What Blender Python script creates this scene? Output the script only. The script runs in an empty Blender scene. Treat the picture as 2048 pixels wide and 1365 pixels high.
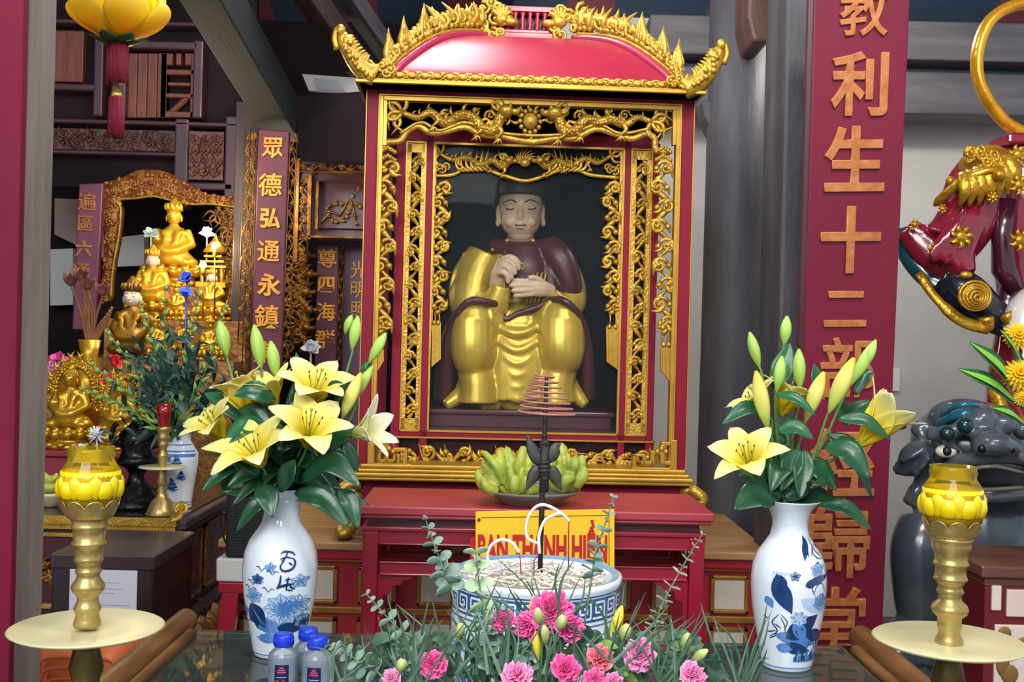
import bpy, bmesh, math, random
from mathutils import Vector, Matrix, Quaternion, noise
R = random.Random(7)
PI = math.pi
scene = bpy.context.scene
COL = scene.collection

# ---------------------------------------------------------------- camera
F, CX, CY, ROLL, EYE = 2200.0, 1024.0, 682.5, 0.025, 1.15
cam_d = bpy.data.cameras.new('camera')
cam_d.sensor_width = 36.0
cam_d.lens = F / 2048 * 36
cam = bpy.data.objects.new('camera', cam_d)
COL.objects.link(cam)
cam.matrix_world = Matrix.Translation((0, 0, EYE)) @ Matrix.Rotation(PI / 2, 4, 'X') @ Matrix.Rotation(ROLL, 4, 'Z')
cam_d.clip_start = 0.05
scene.camera = cam

# ---------------------------------------------------------------- world, lights, exposure
world = bpy.data.worlds.new('world')
scene.world = world
world.use_nodes = True
world.node_tree.nodes['Background'].inputs[0].default_value = (0.80, 0.88, 1.0, 1)
world.node_tree.nodes['Background'].inputs[1].default_value = 0.42

def area(name, loc, target, size, power, color=(1, 1, 1), sy=None):
    l = bpy.data.lights.new(name, 'AREA')
    l.energy = power
    l.color = color
    l.size = size
    if sy:
        l.shape = 'RECTANGLE'
        l.size_y = sy
    o = bpy.data.objects.new(name, l)
    COL.objects.link(o)
    o.location = loc
    o.rotation_euler = (Vector(target) - Vector(loc)).to_track_quat('-Z', 'Y').to_euler()
    return o

def bulb(name, loc, power, color=(1, .8, .5), r=.05):
    l = bpy.data.lights.new(name, 'POINT')
    l.energy = power
    l.color = color
    l.shadow_soft_size = r
    o = bpy.data.objects.new(name, l)
    COL.objects.link(o)
    o.location = loc
    return o

area('doorway_daylight', (-0.9, -1.6, 2.9), (0.0, 3.0, 1.0), 2.6, 102, (0.97, 0.985, 1.0), 1.5)
area('ceiling_tube_light', (0.9, 1.1, 3.0), (0.7, 3.0, 0.8), 1.2, 22, (1.0, 0.96, 0.9), .3)
bulb('altar_light', (-1.30, 3.95, 1.72), 8, (1, .88, .66))
bulb('altar_light', (-1.05, 4.5, 1.75), 4, (1, .88, .66))  # added light with no visible source, brightens the carved arch and dragon screen
bulb('shrine_lamp', (0.10, 2.70, 2.25), 5, (1, .96, .9))
area('roof_skylight', (-0.33, 3.2, 3.0), (-0.33, 3.2, 0), .46, 12, (0.93, .97, 1), .7)
bulb('wall_lamp', (1.25, 3.7, 2.3), 12, (1, .95, .88))
scene.view_settings.view_transform = 'Standard'
scene.view_settings.look = 'None'
scene.view_settings.gamma = 1
scene.view_settings.use_curve_mapping = False
scene.view_settings.exposure = 0.85

# ---------------------------------------------------------------- helpers
_c, _s = math.cos(ROLL), math.sin(ROLL)
def ray(px, py):
    dx, dy = px - CX, py - CY
    return Vector(((dx * _c + dy * _s) / F, 1.0, -(-dx * _s + dy * _c) / F))
def W(px, py, d):
    r = ray(px, py)
    return Vector((r.x * d, d, EYE + r.z * d))

def srgb(h):
    h = h.lstrip('#')
    out = []
    for i in (0, 2, 4):
        c = int(h[i:i + 2], 16) / 255
        out.append(c / 12.92 if c <= .04045 else ((c + .055) / 1.055) ** 2.4)
    return (*out, 1)

MATS = {}
def mat(name, col, rough=.5, metal=0., col2=None, nscale=8., bump=0., bscale=60., coat=0., stretch=None, spec=.5, trans=0., sss=0.):
    """procedural principled material: optional two-colour noise and bump"""
    if name in MATS:
        return MATS[name]
    m = bpy.data.materials.new(name)
    m.use_nodes = True
    nt = m.node_tree
    b = nt.nodes['Principled BSDF']
    b.inputs['Roughness'].default_value = rough
    b.inputs['Metallic'].default_value = metal
    b.inputs['Base Color'].default_value = srgb(col)
    b.inputs['Coat Weight'].default_value = coat
    b.inputs['Coat Roughness'].default_value = .12
    b.inputs['Specular IOR Level'].default_value = spec
    if trans:
        b.inputs['Transmission Weight'].default_value = trans
    if sss:
        b.inputs['Subsurface Weight'].default_value = sss
        b.inputs['Subsurface Radius'].default_value = (.01, .01, .004)
    tc = nt.nodes.new('ShaderNodeTexCoord')
    mp = nt.nodes.new('ShaderNodeMapping')
    nt.links.new(tc.outputs['Object'], mp.inputs[0])
    if stretch:
        mp.inputs['Scale'].default_value = stretch
    if col2:
        n = nt.nodes.new('ShaderNodeTexNoise')
        n.inputs['Scale'].default_value = nscale
        n.inputs['Detail'].default_value = 5
        nt.links.new(mp.outputs[0], n.inputs['Vector'])
        r = nt.nodes.new('ShaderNodeValToRGB')
        r.color_ramp.elements[0].position = .32
        r.color_ramp.elements[0].color = srgb(col)
        r.color_ramp.elements[1].position = .68
        r.color_ramp.elements[1].color = srgb(col2)
        nt.links.new(n.outputs[0], r.inputs[0])
        nt.links.new(r.outputs[0], b.inputs['Base Color'])
    if bump:
        n2 = nt.nodes.new('ShaderNodeTexNoise')
        n2.inputs['Scale'].default_value = bscale
        n2.inputs['Detail'].default_value = 4
        nt.links.new(mp.outputs[0], n2.inputs['Vector'])
        bp = nt.nodes.new('ShaderNodeBump')
        bp.inputs['Strength'].default_value = bump
        bp.inputs['Distance'].default_value = .01
        nt.links.new(n2.outputs[0], bp.inputs['Height'])
        nt.links.new(bp.outputs[0], b.inputs['Normal'])
    MATS[name] = m
    return m

def ramp_mat(name, stops, rough=.5, translucent=0., spec=.4):
    """colour runs along the grown length of a petal or leaf (vertex attribute 't')"""
    if name in MATS:
        return MATS[name]
    m = bpy.data.materials.new(name)
    m.use_nodes = True
    nt = m.node_tree
    b = nt.nodes['Principled BSDF']
    b.inputs['Roughness'].default_value = rough
    b.inputs['Specular IOR Level'].default_value = spec
    a = nt.nodes.new('ShaderNodeAttribute')
    a.attribute_name = 't'
    r = nt.nodes.new('ShaderNodeValToRGB')
    while len(r.color_ramp.elements) < len(stops):
        r.color_ramp.elements.new(.5)
    for e, (p, c) in zip(r.color_ramp.elements, stops):
        e.position = p
        e.color = srgb(c)
    nt.links.new(a.outputs['Fac'], r.inputs[0])
    nt.links.new(r.outputs[0], b.inputs['Base Color'])
    if translucent:
        t = nt.nodes.new('ShaderNodeBsdfTranslucent')
        nt.links.new(r.outputs[0], t.inputs[0])
        mx = nt.nodes.new('ShaderNodeMixShader')
        mx.inputs[0].default_value = translucent
        out = nt.nodes['Material Output']
        nt.links.new(b.outputs[0], mx.inputs[1])
        nt.links.new(t.outputs[0], mx.inputs[2])
        nt.links.new(mx.outputs[0], out.inputs[0])
    MATS[name] = m
    return m

def glass_mat(name, tint, gloss=.1, haze=0., hazecol='a0a0a0', rough=.02):
    """pane glass: see-through, a little mirror, optional diffuse haze mixed into the colour"""
    if name in MATS:
        return MATS[name]
    m = bpy.data.materials.new(name)
    m.use_nodes = True
    nt = m.node_tree
    nt.nodes.remove(nt.nodes['Principled BSDF'])
    out = nt.nodes['Material Output']
    t = nt.nodes.new('ShaderNodeBsdfTransparent')
    t.inputs[0].default_value = srgb(tint)
    g = nt.nodes.new('ShaderNodeBsdfGlossy')
    g.inputs['Roughness'].default_value = rough
    fr = nt.nodes.new('ShaderNodeLayerWeight')
    fr.inputs[0].default_value = gloss
    mx = nt.nodes.new('ShaderNodeMixShader')
    nt.links.new(fr.outputs['Fresnel'], mx.inputs[0])
    nt.links.new(t.outputs[0], mx.inputs[1])
    nt.links.new(g.outputs[0], mx.inputs[2])
    last = mx
    if haze:
        d = nt.nodes.new('ShaderNodeBsdfDiffuse')
        d.inputs[0].default_value = srgb(hazecol)
        m2 = nt.nodes.new('ShaderNodeMixShader')
        m2.inputs[0].default_value = haze
        nt.links.new(mx.outputs[0], m2.inputs[1])
        nt.links.new(d.outputs[0], m2.inputs[2])
        last = m2
    nt.links.new(last.outputs[0], out.inputs[0])
    MATS[name] = m
    return m

def frame_z(d, up=(0, 0, 1)):
    """rotation taking +Z to direction d"""
    d = Vector(d).normalized()
    return d.to_track_quat('Z', 'Y').to_matrix().to_4x4()

class MB:
    def __init__(s):
        s.v, s.f, s.m, s.sm, s.t = [], [], [], [], []
    def add(s, vs, fs, mi=0, smooth=False, M=None, ts=None):
        o = len(s.v)
        for v in vs:
            v = Vector(v)
            s.v.append(M @ v if M else v)
        s.t += ts if ts else [0.] * len(vs)
        for f in fs:
            s.f.append([i + o for i in f])
            s.m.append(mi)
            s.sm.append(smooth)
        return s
    def box(s, c, d, mi=0, M=None):
        x, y, z = c
        a, b, e = d[0] / 2, d[1] / 2, d[2] / 2
        vs = [(x - a, y - b, z - e), (x + a, y - b, z - e), (x + a, y + b, z - e), (x - a, y + b, z - e),
              (x - a, y - b, z + e), (x + a, y - b, z + e), (x + a, y + b, z + e), (x - a, y + b, z + e)]
        return s.add(vs, [(3, 2, 1, 0), (4, 5, 6, 7), (0, 1, 5, 4), (1, 2, 6, 5), (2, 3, 7, 6), (3, 0, 4, 7)], mi, False, M)
    def bb(s, x0, x1, y0, y1, z0, z1, mi=0, M=None):
        return s.box(((x0 + x1) / 2, (y0 + y1) / 2, (z0 + z1) / 2), (abs(x1 - x0), abs(y1 - y0), abs(z1 - z0)), mi, M)
    def lathe(s, prof, n=32, c=(0, 0, 0), mi=0, M=None, smooth=True, sq=(1, 1)):
        c = Vector(c)
        vs, fs = [], []
        k = len(prof)
        for (r, z) in prof:
            for j in range(n):
                a = 2 * PI * j / n
                vs.append(c + Vector((r * math.cos(a) * sq[0], r * math.sin(a) * sq[1], z)))
        for i in range(k - 1):
            for j in range(n):
                fs.append((i * n + j, i * n + (j + 1) % n, (i + 1) * n + (j + 1) % n, (i + 1) * n + j))
        if prof[0][0] > 1e-6:
            fs.append(tuple(range(n))[::-1])
        if prof[-1][0] > 1e-6:
            fs.append(tuple((k - 1) * n + j for j in range(n)))
        return s.add(vs, fs, mi, smooth, M)
    def tube(s, pts, r, n=7, mi=0, M=None, closed=False, flat=1., smooth=True):
        pts = [Vector(p) for p in pts]
        if n >= 12 and 2 < len(pts) <= 8 and not closed:
            r_ = r if isinstance(r, (list, tuple)) else [r] * len(pts)
            m_ = (len(pts) - 1) * 6
            r = [max(1e-4, q.x) for q in bez([(q, 0, 0) for q in r_], m_)]
            pts = bez(pts, m_)
            n = max(n, 20)
        k = len(pts)
        rs = r if isinstance(r, (list, tuple)) else [r] * k
        vs, fs = [], []
        nrm = None
        ts = []
        for i in range(k):
            if closed:
                tg = pts[(i + 1) % k] - pts[i - 1]
            else:
                tg = pts[min(i + 1, k - 1)] - pts[max(i - 1, 0)]
            if tg.length < 1e-9:
                tg = Vector((0, 0, 1))
            tg.normalize()
            if nrm is None:
                nrm = Vector((0, 1, 0)) if abs(tg.y) < .9 else Vector((1, 0, 0))
            nrm = nrm - tg * nrm.dot(tg)
            if nrm.length < 1e-6:
                nrm = tg.orthogonal()
            nrm.normalize()
            bn = tg.cross(nrm)
            for j in range(n):
                a = 2 * PI * j / n
                vs.append(pts[i] + nrm * (math.cos(a) * rs[i] * flat) + bn * (math.sin(a) * rs[i]))
                ts.append(i / max(1, k - 1))
        for i in range(k if closed else k - 1):
            i2 = (i + 1) % k
            for j in range(n):
                fs.append((i * n + j, i * n + (j + 1) % n, i2 * n + (j + 1) % n, i2 * n + j))
        if not closed:
            fs.append(tuple(range(n))[::-1])
            fs.append(tuple((k - 1) * n + j for j in range(n)))
        return s.add(vs, fs, mi, smooth, M, ts)
    def ball(s, c, r, n=12, mi=0, M=None, rot=None):
        r = (r, r, r) if isinstance(r, (int, float)) else r
        c = Vector(c)
        vs, fs = [], []
        h = max(4, n // 2)
        for i in range(h + 1):
            p = PI * i / h
            for j in range(n):
                a = 2 * PI * j / n
                v = Vector((r[0] * math.sin(p) * math.cos(a), r[1] * math.sin(p) * math.sin(a), -r[2] * math.cos(p)))
                if rot:
                    v = rot @ v
                vs.append(c + v)
        for i in range(h):
            for j in range(n):
                fs.append((i * n + j, i * n + (j + 1) % n, (i + 1) * n + (j + 1) % n, (i + 1) * n + j))
        return s.add(vs, fs, mi, True, M)
    def prism(s, out, y0, y1, mi=0, M=None, smooth=False):
        """outline in XZ extruded along Y"""
        k = len(out)
        vs = [(x, y0, z) for x, z in out] + [(x, y1, z) for x, z in out]
        fs = [tuple(range(k)), tuple(range(2 * k - 1, k - 1, -1))]
        for i in range(k):
            j = (i + 1) % k
            fs.append((j, i, i + k, j + k))
        return s.add(vs, fs, mi, smooth, M)
    def grid(s, fn, nu, nv, mi=0, M=None, thick=0., tfn=None, smooth=True):
        vs, fs, ts = [], [], []
        for i in range(nu + 1):
            for j in range(nv + 1):
                vs.append(Vector(fn(i / nu, j / nv)))
                ts.append(tfn(i / nu, j / nv) if tfn else i / nu)
        for i in range(nu):
            for j in range(nv):
                a = i * (nv + 1) + j
                fs.append((a, a + 1, a + nv + 2, a + nv + 1))
        return s.add(vs, fs, mi, smooth, M, ts)
    def mesh(s, name):
        me = bpy.data.meshes.new(name)
        me.from_pydata([tuple(v) for v in s.v], [], s.f)
        me.polygons.foreach_set('material_index', s.m)
        me.polygons.foreach_set('use_smooth', s.sm)
        if any(s.t):
            at = me.attributes.new('t', 'FLOAT', 'POINT')
            at.data.foreach_set('value', s.t)
        bm = bmesh.new()
        bm.from_mesh(me)
        if not any(s.t):
            bmesh.ops.recalc_face_normals(bm, faces=bm.faces)
        bm.to_mesh(me)
        bm.free()
        me.update()
        return me
    def build(s, name, mats, parent=None, bevel=0., solid=0., sub=0):
        me = s.mesh(name)
        for m in (mats if isinstance(mats, (list, tuple)) else [mats]):
            me.materials.append(m)
        o = bpy.data.objects.new(name, me)
        COL.objects.link(o)
        if parent:
            o.parent = parent
        if solid:
            md = o.modifiers.new('thickness', 'SOLIDIFY')
            md.thickness = solid
            md.offset = 0
        if bevel:
            md = o.modifiers.new('bevel', 'BEVEL')
            md.width = bevel
            md.segments = 2
            md.limit_method = 'ANGLE'
        if sub:
            md = o.modifiers.new('subdivision', 'SUBSURF')
            md.levels = md.render_levels = sub
        return o
    def remesh(s, name, mats, parent=None, voxel=.006, smooth=4):
        """fuse everything into one continuous skin"""
        me = s.mesh(name)
        tmp = bpy.data.objects.new(name, me)
        COL.objects.link(tmp)
        md = tmp.modifiers.new('r', 'REMESH')
        md.mode = 'VOXEL'
        md.voxel_size = voxel
        md.use_smooth_shade = True
        if smooth:
            sm = tmp.modifiers.new('s', 'SMOOTH')
            sm.iterations = smooth
            sm.factor = .5
        dg = bpy.context.evaluated_depsgraph_get()
        dg.update()
        me2 = bpy.data.meshes.new_from_object(tmp.evaluated_get(dg))
        bpy.data.objects.remove(tmp)
        me2.materials.clear()
        for m in (mats if isinstance(mats, (list, tuple)) else [mats]):
            me2.materials.append(m)
        me2.name = name
        me2.polygons.foreach_set('use_smooth', [True] * len(me2.polygons))
        o = bpy.data.objects.new(name, me2)
        COL.objects.link(o)
        if parent:
            o.parent = parent
        return o

def thing(name, label, cat, loc=(0, 0, 0), rotz=0, group=None):
    o = bpy.data.objects.new(name, None)
    o.empty_display_size = .05
    COL.objects.link(o)
    o.location = loc
    o.rotation_euler = (0, 0, rotz)
    return tag(o, label, cat, group)
def tag(o, label, cat, group=None, kind=None):
    o['label'] = label
    o['category'] = cat
    if group:
        o['group'] = group
    if kind:
        o['kind'] = kind
    return o
def struct(o):
    o['kind'] = 'structure'
    return o
def dup(root, loc, rotz=None, label=None, scale=None):
    r = root.copy()
    COL.objects.link(r)
    r.location = loc
    if rotz is not None:
        r.rotation_euler = (0, 0, rotz)
    if scale is not None:
        r.scale = (scale,) * 3
    if label:
        r['label'] = label
    for ch in list(root.children):
        c = ch.copy()
        COL.objects.link(c)
        c.parent = r
        for g in ch.children:
            d = g.copy()
            COL.objects.link(d)
            d.parent = c
    return r

def bez(pts, n=16):
    """smooth curve through points (Catmull-Rom)"""
    p = [Vector(q) for q in pts]
    if len(p) == 2:
        return [p[0].lerp(p[1], i / n) for i in range(n + 1)]
    p = [p[0] * 2 - p[1]] + p + [p[-1] * 2 - p[-2]]
    out = []
    segs = len(p) - 3
    for i in range(n + 1):
        u = i / n * segs
        k = min(int(u), segs - 1)
        t = u - k
        a, b, c, d = p[k:k + 4]
        out.append(.5 * ((2 * b) + (c - a) * t + (2 * a - 5 * b + 4 * c - d) * t * t + (3 * b - a - 3 * c + d) * t ** 3))
    return out

def text_mesh(body, size=1., extrude=.002, offset=0., xs=1., bevel=0.):
    """lettering as a mesh centred on the origin, in XZ, facing -Y"""
    c = bpy.data.curves.new('lettering', 'FONT')
    c.body = body
    c.size = size
    c.extrude = extrude
    c.offset = offset
    c.bevel_depth = bevel
    o = bpy.data.objects.new('lettering', c)
    COL.objects.link(o)
    dg = bpy.context.evaluated_depsgraph_get()
    dg.update()
    me = bpy.data.meshes.new_from_object(o.evaluated_get(dg))
    bpy.data.objects.remove(o)
    xsn = [v.co.x for v in me.vertices]
    ysn = [v.co.y for v in me.vertices]
    cx, cy = (min(xsn) + max(xsn)) / 2, (min(ysn) + max(ysn)) / 2
    for v in me.vertices:
        x, y, z = v.co
        v.co = ((x - cx) * xs, -z, y - cy)
    me.materials.clear()
    return me
def lettering(name, body, m, parent, M=None, **k):
    me = text_mesh(body, **k)
    if M:
        me.transform(M)
    me.materials.append(m)
    o = bpy.data.objects.new(name, me)
    COL.objects.link(o)
    o.parent = parent
    return o

# ---------------------------------------------------------------- carving helpers (work in the XZ plane around depth y)
def spiral(mb, c, r0, turns, a0, sgn, th, y=0., n=18, mi=0, grow=.15):
    pts, rs = [], []
    for i in range(n + 1):
        t = i / n
        r = r0 * (1 - t * (1 - grow))
        a = a0 + sgn * turns * 2 * PI * t
        pts.append((c[0] + r * math.cos(a), y - th * .6 * t, c[1] + r * math.sin(a)))
        rs.append(th * (1 - .45 * t))
    mb.tube(pts, rs, 6, mi)
    mb.ball(pts[-1], th * 1.15, 8, mi)
def flame(mb, base, tip, w, y=0., curl=.2, mi=0, th=None):
    """tapering wavy tuft from base to tip"""
    b, t = Vector((base[0], base[1])), Vector((tip[0], tip[1]))
    d = t - b
    nrm = Vector((-d.y, d.x))
    pts, rs = [], []
    for i in range(9):
        u = i / 8
        q = b + d * u + nrm * curl * math.sin(u * PI * 1.3)
        pts.append((q.x, y - .3 * w * math.sin(u * PI), q.y))
        rs.append(max(w * .07, w * (1 - u) ** .7 * (.65 + .5 * math.sin(u * PI))))
    mb.tube(pts, rs, 6, mi, flat=.6)
def vine(mb, x0, z0, x1, z1, width, n, th, y=0., seed=1, mi=0):
    """S-scroll vine with curls, leaves and beads filling a strip"""
    rr = random.Random(seed)
    a, b = Vector((x0, z0)), Vector((x1, z1))
    d = (b - a)
    L = d.length
    d.normalize()
    q = Vector((-d.y, d.x))
    step = L / n
    pts = []
    N = n * 8
    for i in range(N + 1):
        t = i / N
        p = a + d * L * t + q * (width * .30 * math.sin(t * n * PI + .4))
        pts.append((p.x, y + .25 * th * math.sin(t * n * 2.3), p.y))
    mb.tube(pts, [th * (.85 + .3 * math.sin(i * .9)) for i in range(N + 1)], 6, mi)
    for k in range(n):
        sg = 1 if k % 2 else -1
        p = a + d * (step * (k + .5)) - q * sg * width * .12
        p2 = p + q * sg * -width * .06
        ang = math.atan2(d.y, d.x)
        spiral(mb, (p2.x, p2.y), min(step * .46, width * .36), 1.15 + .3 * rr.random(), ang + sg * 1.8, sg, th * .8, y - th * .3, 14, mi)
        e = p + d * step * .42 * rr.choice((1, -1)) - q * sg * width * .42
        flame(mb, (p.x, p.y), (e.x, e.y), th * 1.25, y - th * .4, .25 * rr.choice((1, -1)), mi)
        e2 = p + d * step * rr.uniform(.1, .5) + q * sg * width * .48
        flame(mb, (p.x + q.x * sg * width * .2, p.y + q.y * sg * width * .2), (e2.x, e2.y), th * 1.1, y - th * .3, .2, mi)
        mb.ball((p.x + q.x * sg * width * .34, y - th * .5, p.y + q.y * sg * width * .34), th * 1.1, 8, mi)
def dragon(mb, pts2, r, y=0., seed=1, mi=0, head=True, tail=True, size=1.):
    """carved dragon: undulating scaled body, fins, legs, mane and head at the last point"""
    rr = random.Random(seed)
    P = bez([(p[0], y, p[1]) for p in pts2], 44)
    K = len(P)
    rs = [r * (.35 + .65 * math.sin(min(1, i / K * 1.5 + .12) * PI / 2)) for i in range(K)]
    mb.tube(P, rs, 8, mi)
    for i in range(2, K - 2):
        tg = (P[i + 1] - P[i - 1]).normalized()
        nr = Vector((-tg.z, 0, tg.x))
        mb.ball(P[i] + Vector((0, -rs[i] * .75, 0)) + nr * rs[i] * rr.uniform(-.4, .4), rs[i] * .5, 6, mi)
        if i % 3 == 0:
            up = nr if nr.z > 0 else -nr
            q = P[i] + up * rs[i] * .8
            e = P[i] + up * rs[i] * 2.3 + tg * rs[i] * .8
            flame(mb, (q.x, q.z), (e.x, e.z), rs[i] * .42, y, .1, mi)
    for i in (int(K * .25), int(K * .6), int(K * .8)):
        p = P[i]
        e = p + Vector((rr.uniform(-1.5, 1.5) * r, 0, -2.6 * r))
        flame(mb, (p.x, p.z), (e.x, e.z), r * .6, y - r * .6, .3 * rr.choice((-1, 1)), mi)
        for j in (-1, 0, 1):
            flame(mb, (e.x, e.z + r * .4), (e.x + j * r * .9, e.z - r * .7), r * .28, y - r * .6, .1, mi)
    if head:
        h = P[-1]
        tg = (P[-1] - P[-3]).normalized()
        hd = 1 if tg.x >= 0 else -1
        mb.ball(h + Vector((0, -r * .8, 0)), (r * 1.5, r * 1.3, r * 1.2), 10, mi)
        mb.ball(h + Vector((hd * r * 1.5, -r * .8, -r * .1)), (r * 1.1, r * .9, r * .65), 8, mi)
        mb.ball(h + Vector((hd * r * 2.2, -r * 1.0, r * .25)), r * .45, 8, mi)
        for k in (-.5, .5):
            mb.ball(h + Vector((hd * r * .7, -r * 1.7, r * .75 + k * .2 * r)), r * .35, 6, mi)
        for k in range(5):
            a = PI * .30 + k * .38
            e = h + Vector((-hd * math.cos(a - 1.1) * r * 3.4, 0, math.sin(a) * r * 3.2 - .8 * r))
            flame(mb, (h.x - hd * r * .5, h.z + r * .3), (e.x, e.z), r * .55, y - r * .4, .22 * (1 if k % 2 else -1), mi)
    if tail:
        t0 = P[0]
        tg = (P[0] - P[3]).normalized()
        for k in range(5):
            a = math.atan2(tg.z, tg.x) + (k - 2) * .5
            flame(mb, (t0.x, t0.z), (t0.x + math.cos(a) * r * 4.5, t0.z + math.sin(a) * r * 4.5), r * .55, y, .25 * (1 if k % 2 else -1), mi)
def cloud_band(mb, pts, r, y, mi=0):
    P = bez([(p[0], y, p[1]) for p in pts], 60)
    mb.tube(P, r, 8, mi, flat=.8)

# ---------------------------------------------------------------- shared materials
RED = mat('red_lacquer', '8f1730', .32, 0, '7d1228', 3, .06, 20, coat=.35)
RED2 = mat('shrine_red_lacquer', '841230', .55, 0, '740e28', 3, .05, 15, coat=.0, spec=.2)
PINK = mat('roof_red_lacquer', '962238', .33, 0, '8a1c32', 4, .12, 9, coat=.0, stretch=(1, 1, 4))
MAROON = mat('dark_maroon_lacquer', '4c1020', .4, 0, '3a0c18', 4, coat=.2)
GOLD = mat('carved_gilding', 'c8a03c', .38, .55, 'a07a28', 30, .25, 140)
GOLDP = mat('plain_gilding', 'c09632', .38, .5, 'a88028', 10, .08, 60)
GOLDD = mat('old_gilding', '9a6a22', .42, .55, '5f3814', 25, .3, 90)
BRASS = mat('brass', 'c0a868', .34, .7, 'a48c50', 12, .05, 40)
DARKWOOD = mat('dark_wood', '3a2624', .55, 0, '241618', 6, .25, 30, stretch=(6, 6, 1))
DARKWOODH = mat('dark_wood_crossways', '44302c', .55, 0, '2a1a1a', 6, .25, 30, stretch=(1, 6, 6))
GREYWOOD = mat('weathered_grey_wood', '6b6460', .6, 0, '4d4846', 5, .25, 25, stretch=(5, 5, .6))
TANWOOD = mat('tan_wood', 'b98d5a', .45, 0, '9b7040', 5, .1, 30, stretch=(1, 7, 7))
BLACK = mat('black_satin', '17171b', .45)
WHITEP = mat('white_panel', 'dcd6c8', .5, 0, 'cfc7b4', 6)
# ================================================================ setting
WHITEWALL = mat('white_plaster', 'c2beb8', .8, 0, 'aaa69f', 1.6, .1, 30)
DARKWALL = mat('dark_panelled_wall', '2a2024', .8, 0, '181216', 3, spec=.1)
TILE = mat('floor_tile', '6a4238', .35, 0, '5a362e', 4)
mb = MB(); mb.bb(-4.2, 4.2, -1.2, 6.6, -.05, 0)
struct(mb.build('floor', TILE))
mb = MB(); mb.bb(.05, 4.2, 4.75, 4.85, 0, 3.6)
struct(mb.build('wall_right', WHITEWALL))
mb = MB(); mb.bb(-4.2, .06, 6.3, 6.4, 0, 4.2)
struct(mb.build('wall_back', DARKWALL))
mb = MB(); mb.bb(-4.25, -4.15, 1.2, 6.3, 0, 4.2); 
struct(mb.build('wall_left', DARKWALL))
# roof deck: boards alternating dark blue and dull red between rafters, sloping down to the back
ROOFB = mat('roof_board_blue', '30485e', .7, 0, '26394e', 4)
ROOFR = mat('roof_board_red', '84404a', .7, 0, '6a323a', 4)
mb = MB()
def roof_z(y):
    return 3.55 - (y - 2.0) * .36
for i in range(42):
    x = -4.2 + i * .2
    red = i % 3 == 1
    for (y0, y1) in ((0.6, 6.3),):
        up = 0 if x > -.05 else .95
        vs = [(x, y0, roof_z(y0) + up), (x + .2, y0, roof_z(y0) + up), (x + .2, y1, roof_z(y1) + up), (x, y1, roof_z(y1) + up)]
        vs += [(a, b, c + .03) for a, b, c in vs]
        mb.add(vs, [(0, 1, 2, 3), (7, 6, 5, 4), (0, 4, 5, 1), (1, 5, 6, 2), (2, 6, 7, 3), (3, 7, 4, 0)], 1 if red else 0)
mb.add([(0, .6, roof_z(.6)), (0, 6.3, roof_z(6.3)), (0, 6.3, roof_z(6.3) + 1), (0, .6, roof_z(.6) + 1), (-.03, .6, roof_z(.6)), (-.03, 6.3, roof_z(6.3)), (-.03, 6.3, roof_z(6.3) + 1), (-.03, .6, roof_z(.6) + 1)], [(0, 1, 2, 3), (7, 6, 5, 4), (0, 4, 5, 1), (3, 2, 6, 7)], 0)
struct(mb.build('ceiling', [ROOFB, ROOFR]))

# ---- timber frame
def timber(name, a, b, w, h, m, n=None):
    a, b = Vector(a), Vector(b)
    d = b - a
    L = d.length
    q = d.to_track_quat('X', 'Z').to_matrix().to_4x4()
    q.translation = (a + b) / 2
    mb = MB()
    mb.box((0, 0, 0), (L, w, h))
    o = mb.build(name, m, None, .006)
    o.matrix_world = q
    return o
BEAM = mat('grey_beam_wood', '5d5a5e', .6, 0, '454348', 4, .3, 18, stretch=(.6, 5, 5))
y = 4.5
p0, p1 = W(1330, 20, y), W(2300, 60, y)
def hbeam(name, py0, py1, x0, x1, d, depth, m, label, cat='beam'):
    # horizontal beam whose front face spans the two heights at depth d
    zt, zb = W((x0 + x1) / 2, py0, d).z, W((x0 + x1) / 2, py1, d).z
    a, b = W(x0, py0, d).x, W(x1, py0, d).x
    mb = MB(); mb.bb(a, b, d, d + depth, zb, zt)
    return tag(mb.build(name, m, None, .008), label, cat)
hbeam('roof_beam', 40, 118, 1300, 2300, 4.35, .2, BEAM, 'grey timber beam under the striped roof boards, upper of the pair', 'beam')
hbeam('roof_beam', 142, 226, 1300, 2300, 4.42, .2, BEAM, 'grey timber beam against the white wall, lower of the pair', 'beam')
TEAL = mat('dark_teal_paint', '1e3c4a', .6)
mb = MB(); a = W(1300, 112, 4.5); b = W(2300, 150, 4.5)
mb.bb(a.x, b.x, 4.5, 4.62, W(1700, 150, 4.5).z, W(1700, 108, 4.5).z)
struct(mb.build('trim_1', TEAL))

# round column right of the shrine
def column(name, pt, pb, d, wpx, label):
    t, b = W(pt[0], pt[1], d), W(pb[0], pb[1], d)
    r = wpx / 2 / F * d
    root = thing(name, label, 'column', (b.x, d, 0))
    mb = MB()
    mb.lathe([(r * 1.02, 0), (r * 1.04, .6), (r * 1.0, 1.6), (r * .98, 2.95)], 40)
    mb.build('shaft', GREYDARK, root)
    return root, r
GREYDARK = mat('smoke_grey_wood', '57555a', .6, 0, '3a383c', 3, .2, 22, stretch=(3, 3, .7))
croot, cr = column('round_column', (1478, 300), (1462, 700), 3.75, 118, 'round grey wooden column between shrine and red couplet board')
STONE = mat('stone_base', '77716a', .8, 0, '5d5852', 6)
mb = MB(); mb.lathe([(cr * 1.5, 0), (cr * 1.6, .05), (cr * 1.5, .12), (cr * 1.15, .16)], 32)
mb.build('column_base', STONE, croot)
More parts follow.
